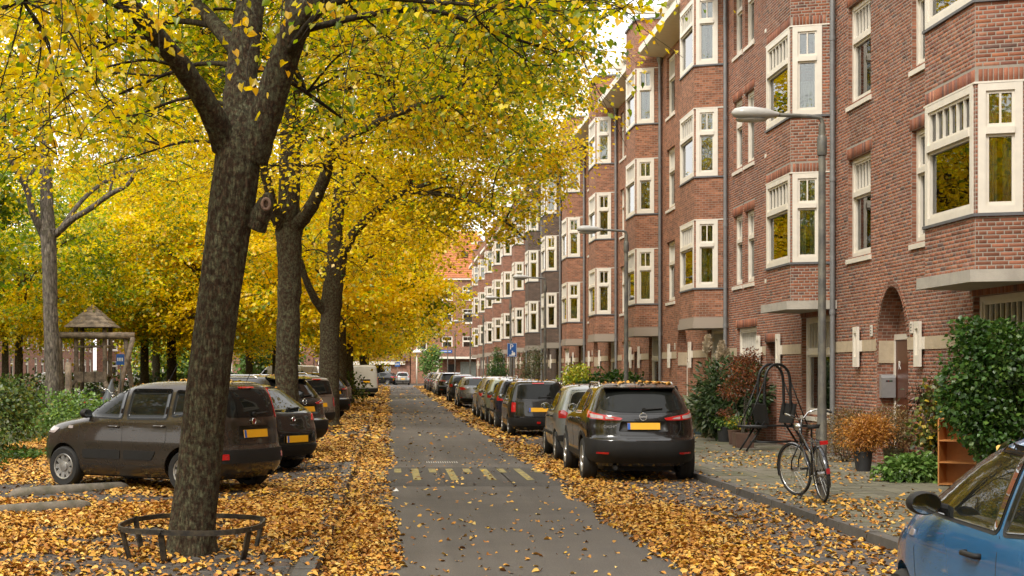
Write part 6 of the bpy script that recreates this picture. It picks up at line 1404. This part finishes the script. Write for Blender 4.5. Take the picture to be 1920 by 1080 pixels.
# ------------------------------------------------------------------ trees
def nearest(sk, c):
    best = None; bd = 1e9
    for p, r in sk:
        d = (p-c).length+max(0, p.z-c.z)*1.5
        if d < bd: bd = d; best = (p, r)
    return best
def ridged(q, P, Rr, n):
    k = len(P); a = np.arange(n)*2*PI/n; vs = []
    for i in range(k):
        t = (P[min(i+1, k-1)]-P[max(i-1, 0)]).normalized(); ax = (Vector((1, 0, 0))-t*t.x).normalized(); ay = t.cross(ax)
        z = np.full(n, P[i].z); tw_ = a+.25*np.sin(z*1.3)
        f = 1+.085*(np.abs(vnoise(np.cos(tw_)*3.2+z*.0, np.sin(tw_)*3.2+z*.35, 2.6, 21)-.5)*2-.5)+.03*(vnoise(np.cos(a)*6, np.sin(a)*6+z*1.6, 2.2, 22)-.5)+.05*(vnoise(np.cos(a), np.sin(a)+z*.5, 1.1, 23)-.5)
        fl = max(0, .55-P[i].z)/.55; f = f+fl*fl*.16*(1+np.sin(a*5+1))          # root flare
        for j in range(n): vs.append(P[i]+(ax*math.cos(a[j])+ay*math.sin(a[j]))*Rr[i]*float(f[j]))
    q.add(vs, [(i*n+j, i*n+(j+1) % n, (i+1)*n+(j+1) % n, (i+1)*n+j) for i in range(k-1) for j in range(n)])
def tree_part(parent, wood, clusters, nleaf, size, pal, wts, tmpl, seed, bark_mat, org, twigs=True, kind='crown', spread=1., flat=.5, wood_n=14, bumps=.05):
    """wood: list of (pts, radii, sides); clusters: list of (centre, radius, leaves multiplier)"""
    rg = random.Random(seed); r = np.random.default_rng(seed); q = MB(); sk = []
    for pts, rad, n in wood:
        P, Rr = catmull(pts, 7 if n < 20 else 16, list(rad))
        if n >= 20:
            ridged(q, P, Rr, 72); sk += [(p, x) for p, x in zip(P, Rr)]; continue
        q.tube(P, [x*(1+rg.uniform(-bumps, bumps)) for x in Rr], n, jit=bumps, rg=rg)
        sk += [(p, x) for p, x in zip(P, Rr)]
    sk2 = [s for s in sk if s[1] < .20] or sk
    LP, LT, LN = [], [], []; bq = MB()
    for c, rad, mul in clusters:
        c = Vector(c); s, sr = nearest(sk2, c)
        L = (c-s).length; mid = s+(c-s)*.5+Vector((rg.uniform(-.2, .2), rg.uniform(-.2, .2), .18))*min(L, 2)*.6
        path = catmull([s, mid, c, c+(c-s).normalized()*rad*.6+Vector((0, 0, -.15*rad))], 4)
        r0 = min(sr*.55, .012+.012*L); bq.tube(path, [max(r0*(1-.85*i/(len(path)-1)), .004) for i in range(len(path))], 5)
        if L > 1.2: sk2.append((path[len(path)//2], r0*.7))
        k = max(5, int(12*rad))
        for j in range(k):
            st = path[int(len(path)*(.35+.65*rg.random())) if len(path) > 2 else -1] if rg.random() < .75 else path[-1]
            a = rg.uniform(0, 2*PI); el = rg.gauss(-.05, .38); ln = rad*rg.uniform(.55, 1.25)*spread
            d = Vector((math.cos(a)*math.cos(el), math.sin(a)*math.cos(el), math.sin(el)))
            e = st+d*ln+Vector((0, 0, -.18*ln*ln)); m = st+d*ln*.5+Vector((0, 0, .06*ln))
            if twigs: bq.tube([st, m, e], [.006, .0045, .002], 3, cap=False)
            nl = max(3, int(nleaf*mul*rg.uniform(.6, 1.4)))
            f = r.random(nl)**.8; base = np.array(st)[None]*((1-f)**2)[:, None]+2*np.array(m)[None]*(f*(1-f))[:, None]+np.array(e)[None]*(f**2)[:, None]
            sd_ = np.array((-d.y, d.x, 0)); off = r.normal(0, .11*rad+.03, (nl, 3))*np.array([1, 1, .55])
            LP.append(base+off)
            tp = np.array(d)[None]*.6+sd_[None]*r.choice([-1, 1], (nl, 1))*.8+r.normal(0, .35, (nl, 3)); tp[:, 2] -= .45; LT.append(tp)
            nm = r.normal(0, flat, (nl, 3)); nm[:, 2] += 1; LN.append(nm)
    tr = q.build('trunk', bark_mat, parent, True, org=org)
    br = bq.build('branches', bark_far, parent, True, org=org); br['kind'] = 'stuff'
    P = np.concatenate(LP)-np.array(org); n = len(P); T_, N_ = np.concatenate(LT), np.concatenate(LN)
    pi = r.choice(len(pal), n, p=np.array(wts)/sum(wts)); 
    # neighbouring leaves turn together: the choice follows a slow noise
    nz = vnoise(P[:, 0]+P[:, 2]*.7, P[:, 1]-P[:, 2]*.6, .55, seed % 7); order = np.argsort(np.argsort(nz+r.normal(0, .22, n)))/n
    cw = np.cumsum(np.array(wts)/sum(wts)); pi = np.searchsorted(cw, order).clip(0, len(pal)-1)
    cols = np.clip(np.array(pal)[pi]*(1+r.normal(0, .14, (n, 1))), .01, .95)
    cr = link(bpy.data.objects.new(kind, leaves_mesh(kind, P, T_, N_, size*r.uniform(.65, 1.2, n), cols, tmpl, leaf_tree)), parent); cr['kind'] = 'stuff'
    return cr
def fill(ells, n, rg, zmin=3.4, rad=(.7, 1.2), mul=1., test=None):
    out = []; vol = [e[1][0]*e[1][1]*e[1][2] for e in ells]
    while len(out) < n:
        c, rd = rg.choices(ells, vol)[0]
        v = Vector((rg.gauss(0, 1), rg.gauss(0, 1), rg.gauss(0, 1))).normalized()*(rg.random()**.38)
        p = Vector((c[0]+v.x*rd[0], c[1]+v.y*rd[1], c[2]+v.z*rd[2]))
        if p.z < zmin or (test and not test(p)): continue
        out.append((p, rg.uniform(*rad), mul))
    return out
def px(p): return VX+p.x*F/p.y, VY-(p.z-H)*F/p.y
PAL = YEL+GRN
W_Y = [25, 20, 9, 13, 4, 8, 7, 5, 6, 3]; W_M = [16, 13, 5, 9, 2, 13, 17, 12, 9, 5]; W_G = [5, 4, 2, 2, 1, 14, 24, 22, 8, 18]
# tree 1, by the camera
d = 14.2; A = lambda x, y, dd=0: at(x, y, d+dd); rr = lambda w_: w_*d/F/2
t1 = thing('lime_tree', 'nearest lime tree with a thick mossy trunk inside the low metal guard', 'tree', (A(357, 1040).x, d, GZ), 0, 'lime trees along the left kerb'); org = tuple(t1.location)
B0 = Vector((A(357, 0).x, d, 0))
wood = [([(B0.x, d, -.05), A(360, 1000), A(372, 900), A(386, 760), A(404, 610), A(420, 490), A(434, 390), A(446, 300), A(455, 225, .1), A(462, 170, .2)], [rr(98), rr(86), rr(82), rr(80), rr(80), rr(82), rr(86), rr(86), rr(72), rr(44)], 22),
        ([A(440, 310), A(446, 220, .1), A(456, 110, .3), A(470, 0, .5), A(484, -140, .9), A(500, -330, 1.3), A(520, -520, 1.5)], [rr(72), rr(64), rr(60), rr(57), rr(50), rr(38), rr(22)], 16),
        ([A(470, 300), A(498, 215, -.1), A(526, 130, -.2), A(556, 50, -.4), A(600, 0, -.6), A(680, -70, -.9), A(800, -160, -1.3), A(900, -210, -1.6)], [rr(66), rr(60), rr(56), rr(50), rr(43), rr(38), rr(28), rr(16)], 14),
        ([A(556, 60, -.3), A(566, -60, 0), A(590, -190, .5), A(640, -360, .9)], [rr(52), rr(46), rr(36), rr(20)], 12),
        ([A(424, 275), A(398, 215, -.2), A(352, 140, -.5), A(300, 75, -.8), A(250, 15, -1.1), A(205, -60, -1.3), A(140, -170, -1.6), A(60, -260, -2)], [rr(54), rr(45), rr(38), rr(35), rr(32), rr(27), rr(20), rr(10)], 12),
        ([A(478, 425), A(492, 395, -.06), A(500, 372, -.1), A(498, 362, -.1)], [rr(46), rr(38), rr(26), rr(8)], 10),
        ([A(456, 110, .3), A(380, 20, 1.4), A(280, -80, 2.8), A(180, -160, 4)], [rr(34), rr(28), rr(20), rr(10)], 8),
        ([A(690, -80, -.9), A(820, -60, .6), A(980, -40, 1.8), A(1120, -20, 2.6)], [rr(24), rr(19), rr(13), rr(6)], 8),
        ([A(470, 0, .5), A(620, -120, 2), A(800, -180, 4)], [rr(36), rr(26), rr(12)], 8)]
rg = random.Random(31)
ell = [((-1.8, 14.4, 8.6), (5.6, 6.0, 3.6)), ((-4.2, 14.4, 6.4), (3.2, 5.5, 1.8)), ((1.2, 16.0, 6.6), (3.0, 4.5, 1.5))]
low = []
while len(low) < 155:                               # drooping skirts that hang into the picture
    x, y, yy = rg.uniform(-60, 1230), 0, rg.uniform(11.2, 18.5)
    if 280 < x < 640: yy = rg.uniform(15.5, 18.5)
    lim = 215 if x < 380 else 110 if x < 520 else 215 if x < 640 else 150 if x < 900 else 120 if x < 1080 else 45
    if x > 1040 and rg.random() < .75: continue
    p = at(x, rg.uniform(-90, lim), yy)
    low.append((p, rg.uniform(.45, .8), .75))
crn = tree_part(t1, wood, fill(ell, 130, rg, 5.5, (.8, 1.3), .55)+low, 21, .060, PAL, W_M, HEART, 31, bark, org, bumps=.035)
kn = MB(); kc = A(499, 383, -.36); kn.tube([kc+Vector((.035*math.cos(2*PI*i/12), -.01, .05*math.sin(2*PI*i/12))) for i in range(13)], .017, 6, cap=False); kn.box(kc+Vector((0, .02, 0)), (.05, .02, .07)); kn.build('knot', M('knot_wood', (.16, .095, .065), .85, var=.35, vscale=30, bump=.4), t1, True, org=org)
# single leaves hanging closest to the lens and in front of the trunk
hm = MB(); hm.add([tuple(v*.066) for v in HEART[0]], HEART[1]); hme = hm.mesh('leaf', leaf_one)
nl = 0; tw = MB()
clus = [(455, 125, 11.0, 10), (520, 130, 11.2, 6), (460, 190, 11.0, 9), (495, 75, 11.6, 6), (480, 60, 11.4, 6), (640, 250, 11.5, 5), (560, 90, 12, 6), (300, 130, 10.8, 14), (100, 170, 10.6, 16), (200, 60, 11.2, 16), (30, 90, 11.0, 14), (620, 30, 11.6, 12), (720, 60, 12, 14), (860, 110, 12.6, 14), (980, 110, 13, 12), (1080, 60, 13.4, 12), (1160, 30, 13.6, 8), (1225, 30, 13.4, 8), (240, 250, 11.5, 8), (60, 300, 12, 10), (350, 40, 11, 12), (780, 20, 12.4, 12), (660, 150, 12.4, 8), (130, 20, 10.8, 12), (920, 40, 12.8, 12), (1140, 20, 13.2, 10)]
for cx, cy, dd, n in clus:
    c = at(cx, cy, dd); up = c+Vector((rng.uniform(-.3, .3), rng.uniform(.2, .9), .5+rng.random()*.5))
    tw.tube(catmull([up, (up+c)/2+Vector((rng.uniform(-.1, .1), 0, .1)), c+Vector((0, 0, .05))], 3), [.006, .006, .005, .005, .004, .003, .002], 4)
    for i in range(n):
        if nl >= 300: break
        o = link(bpy.data.objects.new('leaf', hme), crn); f = rng.random()
        p = up*(1-f)*.6+c*(1-(1-f)*.6)+Vector((rng.gauss(0, .11), rng.gauss(0, .11), rng.gauss(0, .07)))
        o.location = p-Vector(org); o.rotation_euler = (rng.gauss(-1.0, .6), rng.gauss(0, .6), rng.uniform(0, 6.28)); s_ = rng.uniform(.75, 1.2); o.scale = (s_, s_, s_); nl += 1
tw.build('twig', bark_far, crn, org=org).location = (0, 0, 0)
# trees 2 and 3
def limb(x0, y0, pts, ws, d, n=8): return ([at(x, y, d+dy) for x, y, dy in pts], [w_*d/F/2 for w_ in ws], n)
d = 28.6; t2 = thing('lime_tree', 'second lime tree, its straight trunk rising beside the black hatchback', 'tree', (at(536, 0, d).x, d, GZ), 0, 'lime trees along the left kerb'); org = tuple(t2.location)
wood = [([(org[0], d, -.05), at(536, 840, d), at(538, 700, d), at(541, 590, d), at(543, 490, d), at(541, 420, d)], [34*d/F, 25*d/F, 22*d/F, 22*d/F, 23*d/F, 26*d/F], 16),
        limb(0, 0, [(540, 430, 0), (543, 330, 0), (546, 200, .2), (556, 80, .5), (565, -80, .7), (560, -250, .8)], [44, 40, 36, 30, 22, 12], d, 12),
        limb(0, 0, [(552, 430, 0), (582, 390, -.4), (606, 340, -.7), (625, 285, -1), (660, 255, -1.5), (740, 215, -2.4), (860, 170, -3)], [30, 26, 22, 20, 15, 11, 6], d, 10),
        limb(0, 0, [(532, 440, 0), (512, 390, -.4), (498, 330, -.7), (470, 250, -1.2), (420, 150, -2)], [26, 22, 18, 14, 8], d, 8),
        limb(0, 0, [(545, 290, 0), (580, 230, .6), (630, 170, 1.4), (720, 90, 2.4), (840, 20, 3.2)], [22, 18, 15, 11, 6], d, 8),
        limb(0, 0, [(545, 250, 0), (490, 190, .6), (400, 120, 1.6), (300, 60, 2.6)], [20, 16, 12, 6], d, 8),
        limb(0, 0, [(552, 120, .4), (650, 20, 1), (800, -80, 1.5), (960, -120, 2)], [22, 17, 12, 6], d, 8)]
rg = random.Random(32)
ok2 = lambda p: px(p)[0] < 1078 and not (px(p)[0] > 960 and px(p)[1] > 210) and px(p)[1] < (430 if px(p)[0] > 560 else 480 if px(p)[0] > 420 else 400)
ell = [((-1.9, 28.6, 9.6), (6.4, 6.2, 4.4)), ((1.6, 28, 8.0), (3.2, 5.0, 2.6)), ((-6, 28, 7.8), (3.4, 5, 2.4))]
edge = [(at(rg.uniform(620, 1075), rg.uniform(-10, 235), rg.uniform(25.5, 32)), rg.uniform(.6, 1.0), 1.) for _ in range(120)]
tree_part(t2, wood, fill(ell, 300, rg, 4.4, (.75, 1.25), 1., ok2)+[e for e in edge if ok2(e[0])], 14, .088, PAL, W_Y, DIAM, 32, bark, org, spread=1.05)
d = 46.; t3 = thing('lime_tree', 'third lime tree, forking low behind the dark parked cars', 'tree', (at(617, 0, d).x, d, GZ), 0, 'lime trees along the left kerb'); org = tuple(t3.location)
wood = [([(org[0], d, -.05), at(617, 790, d), at(617, 700, d), at(619, 600, d), at(626, 520, d), at(630, 480, d)], [28*d/F, 20*d/F, 18.5*d/F, 18.5*d/F, 20*d/F, 22*d/F], 16),
        limb(0, 0, [(628, 490, 0), (630, 420, .2), (640, 330, .4), (650, 220, .6), (660, 120, .8)], [32, 28, 22, 16, 8], d, 10),
        limb(0, 0, [(636, 490, 0), (662, 440, -.6), (700, 400, -1.2), (760, 360, -2), (850, 330, -3)], [22, 18, 14, 10, 5], d, 8),
        limb(0, 0, [(612, 590, 0), (590, 560, -.4), (572, 520, -.8), (555, 470, -1.2), (520, 420, -2)], [18, 15, 13, 10, 5], d, 8),
        limb(0, 0, [(632, 400, .2), (700, 300, 1), (800, 240, 2), (900, 210, 3)], [16, 13, 9, 5], d, 8),
        limb(0, 0, [(638, 340, .3), (590, 280, 1), (520, 220, 2)], [14, 10, 5], d, 8),
        limb(0, 0, [(760, 360, -2), (860, 370, -2.6), (940, 410, -3), (985, 450, -3.2)], [9, 7, 5, 3], d, 6)]
rg = random.Random(33)
def ok3(p):
    x, y = px(p)
    return x < 1066 and not (x > 860 and y > 395 and rg.random() < .9) and y < (560 if x < 700 else 470) and not (x > 1000 and y > 330)
ell = [((-1.6, 46, 9.6), (6.6, 6.2, 4.8)), ((2.6, 45.5, 8.2), (3.0, 5, 2.4)), ((-6, 46, 8), (3.6, 5, 3))]
hang = [(at(rg.uniform(905, 990), rg.uniform(395, 450), 43), .45, .7) for _ in range(7)]
edge = [(at(rg.uniform(680, 1090), rg.uniform(130, 440), rg.uniform(42, 50)), rg.uniform(.7, 1.2), 1.) for _ in range(190)]
tree_part(t3, wood, fill(ell, 280, rg, 4.2, (.8, 1.4), 1., ok3)+[e for e in edge if ok3(e[0])]+hang, 15, .115, PAL, W_Y, DIAM, 33, bark, org, spread=1.05)
# generic trees shared by the rest of the row and the park
def generic(name, label, cat, seed, h, rad, zlow, ncl, nleaf, size, wts, tw_=.3, mat=bark, group=None, pal=PAL, lean=0):
    t = thing(name, label, cat, (0, 0, GZ), 0, group); rg = random.Random(seed); org = (0, 0, 0)
    fz = zlow+.3
    wood = [([(0, 0, -.15), (0, 0, .3), (lean*.3, 0, fz*.5), (lean*.7, 0, fz), (lean, .1, fz+h*.2), (lean, 0, h*.8)], [tw_*1.35, tw_, tw_*.88, tw_*.8, tw_*.55, tw_*.12], 12)]
    for i in range(7):
        a = i*6.283/7+rg.uniform(-.4, .4); z0 = fz+rg.uniform(-.3, h*.22); L = rad*rg.uniform(.6, .85)
        wood.append(([(lean*.8, 0, z0), (lean*.8+.25*L*math.cos(a), .25*L*math.sin(a), z0+.32*L), (lean+.62*L*math.cos(a), .62*L*math.sin(a), z0+.62*L), (lean+L*math.cos(a), L*math.sin(a), z0+.75*L)], [tw_*.42, tw_*.34, tw_*.2, tw_*.07], 7))
    zc = (h+zlow)/2
    ell = [((0, 0, zc+.3), (rad, rad, (h-zlow)/2)), ((0, 0, zlow+1.3), (rad*.92, rad*.92, 1.5))]
    tree_part(t, wood, fill(ell, ncl, rg, zlow-.2, (.8, 1.5), 1.), nleaf, size, pal, wts, DIAM, seed, mat, org, twigs=False, spread=1.1)
    return t
def place(o, x, y, rz, s, label, group=None, z=GZ):
    o.location = (x, y, z); o.rotation_euler = (0, 0, rz); o.scale = (s, s, s); o['label'] = label
    if group: o['group'] = group
    elif 'group' in o.keys(): del o['group']
    return o
g1 = generic('lime_tree', '', 'tree', 51, 11.5, 5.3, 3.5, 210, 15, .17, W_Y, .3)
g2 = generic('lime_tree', '', 'tree', 52, 12, 5.0, 3.2, 210, 15, .17, W_Y, .27)
g3 = generic('park_tree', '', 'tree', 53, 12, 5.4, 3.4, 210, 15, .17, W_M, .24)
g4 = generic('green_tree', '', 'tree', 54, 16, 5.0, 4.0, 240, 15, .18, W_G, .24)
GT = 'lime trees along the left kerb'; used = set()
def put(src, *a, **k):
    o = src if src.name not in used else copy_tree(src)
    used.add(src.name); return place(o, *a, **k)
for i, (x, y, l) in enumerate(((-2.0, 62, 'fourth lime tree of the left row, mostly hidden behind the third'), (-2.02, 76, 'fifth lime tree of the left row, left of the cream van'), (-1.65, 96.5, 'lime tree with a pale trunk in front of the cream van'), (-1.9, 113, 'dark trunked lime tree just beyond the cream van'), (-2, 131, 'lime tree last but one in the left row'), (-2.2, 149, 'last lime tree of the left row, near the road end'))):
    put((g1, g2)[i % 2], x, y, i*1.9, (.98, 1.0, .95, 1.0, .95, .9)[i], l, GT)
PT = 'trees standing in the park'
for i, (x, y, k, s, l) in enumerate((
    (-15.6, 64, 3, .85, 'yellow park tree with a bent dark trunk, leftmost behind the pale one'), (-11.6, 72, 3, .95, 'yellow park tree directly behind the play tower'), (-10.6, 74, 1, .92, 'dark forked park tree right of the play tower'),
    (-9.4, 83, 3, .9, 'straight park tree, second right of the play tower'), (-7.4, 68, 1, .95, 'park tree whose crown glows yellow between the first two trunks'), 
    (-24, 95, 3, 1.05, 'big park tree far left in front of the terraced houses'), (-6.9, 92, 3, .95, 'park tree left of the white van'),
    (-9.5, 103, 1, .95, 'park tree in the back row between the first and second trunks'), 
    (-13, 135, 3, 1.1, 'park tree in the farthest row at the right'), (-20, 140, 1, 1.1, 'park tree in the farthest row, middle')  )):
    put({1: g1, 3: g3}[k], x, y, i*2.3, s, l, PT)
for i, (x, y, s, l) in enumerate(((-16.5, 50, 1.0, 'tall dark green tree at the top left behind the yellow leaves'), (-13.5, 88, 1.05, 'tall green tree high behind the play tower'), (-24, 66, 1.15, 'tall green tree at the far left edge'))):
    put(g4, x, y, i*1.3, s, l, 'green trees standing in the park')
for i, (x, y, k, s, l) in enumerate(((-2.0, -7, 1, 1.0, 'lime tree standing just behind the camera by the left kerb'), (-17, 3, 3, .95, 'park tree to the left of the camera, out of the picture'), (-16, 13, 1, 1.0, 'park tree left of the picture near the hidden hedge'), (-21, 20, 3, 1.0, 'park tree left of the picture behind the shrubs'), (-7, -17, 3, 1.0, 'park tree behind the camera near the road'), (-9, -36, 1, 1.1, 'park tree far behind the camera'), (-2, -38, 3, 1.1, 'lime tree far behind the camera by the road'), (-12, -6, 1, 1.05, 'park tree behind the camera on the left'), (-2.0, -21, 1, 1.0, 'lime tree farther behind the camera by the left kerb'), (-22, 2, 1, 1.1, 'park tree far left of the camera'))):  # unseen trees added so car paint and glass mirror foliage instead of sky
    put({1: g1, 3: g3}[k], x, y, i*1.1+.5, s, l, GT if x == -2.0 else PT)
# pale trunked tree on the left
d = 40.; t = thing('pale_tree', 'pale grey trunked tree with bare spreading limbs at the left', 'tree', (at(98, 0, d).x, d, .09), .0); org = tuple(t.location)
wood = [([(org[0], d, -.1), at(100, 740, d), at(97, 650, d), at(94, 560, d), at(92, 470, d), at(90, 430, d)], [20*d/F, 14.5*d/F, 14*d/F, 13.5*d/F, 14.5*d/F, 16*d/F], 14),
        limb(0, 0, [(90, 440, 0), (88, 380, 0), (85, 300, .1), (80, 200, .3), (76, 80, .4)], [30, 25, 20, 15, 8], d, 10),
        limb(0, 0, [(104, 440, 0), (135, 412, -.3), (168, 392, -.6), (205, 365, -.8), (240, 345, -1), (262, 305, -1.2), (272, 280, -1.3)], [14, 12, 11, 10, 8, 6, 3], d, 8),
        limb(0, 0, [(112, 432, 0), (150, 380, .4), (190, 345, .7), (235, 325, 1), (275, 315, 1.2)], [11, 9, 8, 6, 3], d, 8),
        limb(0, 0, [(205, 365, -.8), (215, 320, -.9), (232, 285, -1), (240, 262, -1.1)], [6, 5, 4, 2], d, 6),
        limb(0, 0, [(82, 440, 0), (62, 400, -.3), (50, 355, -.5), (25, 310, -.8), (5, 265, -1)], [16, 14, 12, 10, 6], d, 8),
        limb(0, 0, [(45, 345, -.5), (70, 310, -.4), (86, 300, -.2)], [7, 6, 5], d, 6)]
rg = random.Random(35)
ell = [((org[0], d, 9.6), (4.5, 4.5, 2.8)), ((org[0]-2, d, 7.6), (2.5, 3, 1.5))]
tree_part(t, wood, fill(ell, 60, rg, 6.6, (.6, 1.0), 1.), 10, .095, PAL, W_M, DIAM, 35, bark_pale, org)

# ------------------------------------------------------------------ fallen leaves
FALL = [(.55, .275, .048), (.58, .315, .06), (.44, .20, .035), (.62, .38, .09), (.36, .15, .03), (.62, .44, .14), (.60, .36, .03), (.25, .105, .03)]
FW = [.2, .18, .16, .12, .12, .06, .07, .09]
def dens(x, y):
    n1 = vnoise(x, y, .55, 1); n2 = vnoise(x, y, 1.9, 2); n3 = vnoise(x, y, .23, 3)
    clump = np.clip((.45*n1+.35*n2+.35*n3-.33)*3.6, .10, 1)
    d_ = np.zeros_like(x)
    gut = (x > KL-.02) & (x < .55); edge = np.clip((.06+.22*(n1-.4)-x)/.30, 0, 1); d_ = np.where(gut, .97*edge*(.55+.45*clump)+.012, d_)
    bays = (x <= KL-.19) & (x > -8.6); d_ = np.where(bays, clump*.98, d_)
    kb = (x > KL-.19) & (x <= KL-.02); d_ = np.where(kb, .42*clump, d_)
    lane = (x > 2.2) & (x < KR); e2 = np.clip((x-2.45-.35*(n1-.4))/.35, 0, 1); fade = np.clip((3.95+.6*(n3-.45)-x)/.8, .12, 1)
    heavy = np.clip((clump*.9+.25)*fade+.03, 0, 1); d_ = np.where(lane, e2*heavy+.01, d_)
    rd = (x >= .3) & (x <= 2.3); d_ = np.where(rd, np.maximum(d_, .010+.012*(n2 > .6)), d_)
    kb2 = (x >= KR) & (x < KR+.17); d_ = np.where(kb2, .06, d_)
    pv = (x >= KR+.17) & (x < FX-.3); d_ = np.where(pv, np.clip((n1-.35)*.35, .012, .2)*np.clip(1.25-(x-KR)/3.2, .25, 1), d_)
    return d_
def zground(x, y):
    z = np.where(x > ROADR, .010, .003); z = np.where(x > KR, .108, z); z = np.where((x <= KL+.0), .104, z); z = np.where((x <= KL) & (x > KL-.2), .118, z)
    tb_ = (y > 23.6) & (y < 28.1) & (x > -.28) & (x < 3.0); return np.where(tb_, np.maximum(z, .034), z)
def scatter(name, label, y0, y1, per, size, tmpl, seed, lift=.02, xmin=None):
    r = np.random.default_rng(seed); X, Y = [], []
    area_n = int(per*(y1-y0)*14.5); x = r.uniform(-8.6, FX-.3, area_n); y = r.uniform(y0, y1, area_n)
    ok = (r.random(area_n) < dens(x, y)) & (VX+x*F/y > -60) & (VX+x*F/y < 1990); x, y = x[ok], y[ok]
    tm_ = (x+1.83)**2+(y-14.2)**2 > .07; x, y = x[tm_], y[tm_]; n = len(x)
    z = zground(x, y)+lift*r.random(n)**1.6*dens(x, y)+.004
    tip = r.normal(0, 1, (n, 3)); tip[:, 2] = r.normal(.02, .13, n); nor = r.normal(0, .32, (n, 3)); nor[:, 2] = 1
    cols = np.array(FALL)[r.choice(len(FALL), n, p=FW)]*(1+r.normal(0, .13, (n, 1)))
    me = leaves_mesh(name, np.stack([x, y, z], 1), tip, nor, size*np.where(r.random(n) < .22, r.uniform(.25, .55, n), r.uniform(.65, 1.25, n)), np.clip(cols, .01, .9), tmpl, leaf_litter)
    o = link(bpy.data.objects.new(name, me)); tag(o, label, 'fallen leaves', kind='stuff'); print(name, n); return o
CURL = (HEART[0]*np.array([1, 1, 1.25]), HEART[1])
scatter('fallen_leaves', 'dry golden leaves strewn over the near road edges and parking bays', 7.5, 20, 980, .057, CURL, 81, .035)
scatter('fallen_leaves', 'carpet of golden leaves around the parked cars further off', 20, 36, 600, .068, (DIAM[0]*np.array([1.1, 1, 1.6]), DIAM[1]), 82, .035)
scatter('fallen_leaves', 'golden leaves on both road edges in the middle distance', 36, 70, 160, .11, DIAM, 83, .03)
scatter('fallen_leaves', 'golden leaves along the road edges far down the street', 70, 160, 45, .18, DIAM, 84, .03)
# leaves that landed on cars
r = np.random.default_rng(90); PP, LLn = [], []
for ci, (o, me) in enumerate(CARS[:14]+CARS[14:22]):
    cnt = {0: 190, 1: 26, 2: 40}.get(ci, 26)
    if o['label'].startswith('blue') or 'compact' in o['label']: cnt = 34
    bv = BVHTree.FromPolygons([v.co for v in me.vertices], [p.vertices for p in me.polygons]); mw = Matrix.LocRotScale(o.location, o.rotation_euler, None)
    for _ in range(cnt):
        lx, ly = r.uniform(-1.5, .5) if r.random() < .85 else r.uniform(-1.9, 1.9), r.uniform(-.6, .6)
        if ci == 0 and r.random() < .6: ly = r.uniform(-.58, -.2)
        h_ = bv.ray_cast(Vector((lx, ly, 4)), Vector((0, 0, -1)))
        if h_[0] is None or h_[1].z < .82: continue
        PP.append(mw @ (h_[0]+Vector((0, 0, .008)))); LLn.append(mw.to_3x3() @ h_[1])
P = np.array([tuple(p) for p in PP]); n = len(P); tp = r.normal(0, 1, (n, 3)); tp[:, 2] *= .12
cols = np.array(FALL)[r.choice(len(FALL), n, p=FW)]
o = link(bpy.data.objects.new('fallen_leaves', leaves_mesh('fallen_leaves', P, tp, np.array([tuple(v) for v in LLn])+r.normal(0, .15, (n, 3)), .07*r.uniform(.7, 1.2, n), cols, CURL, leaf_litter))); tag(o, 'few golden leaves lying on the roofs of the parked cars', 'fallen leaves', kind='stuff')
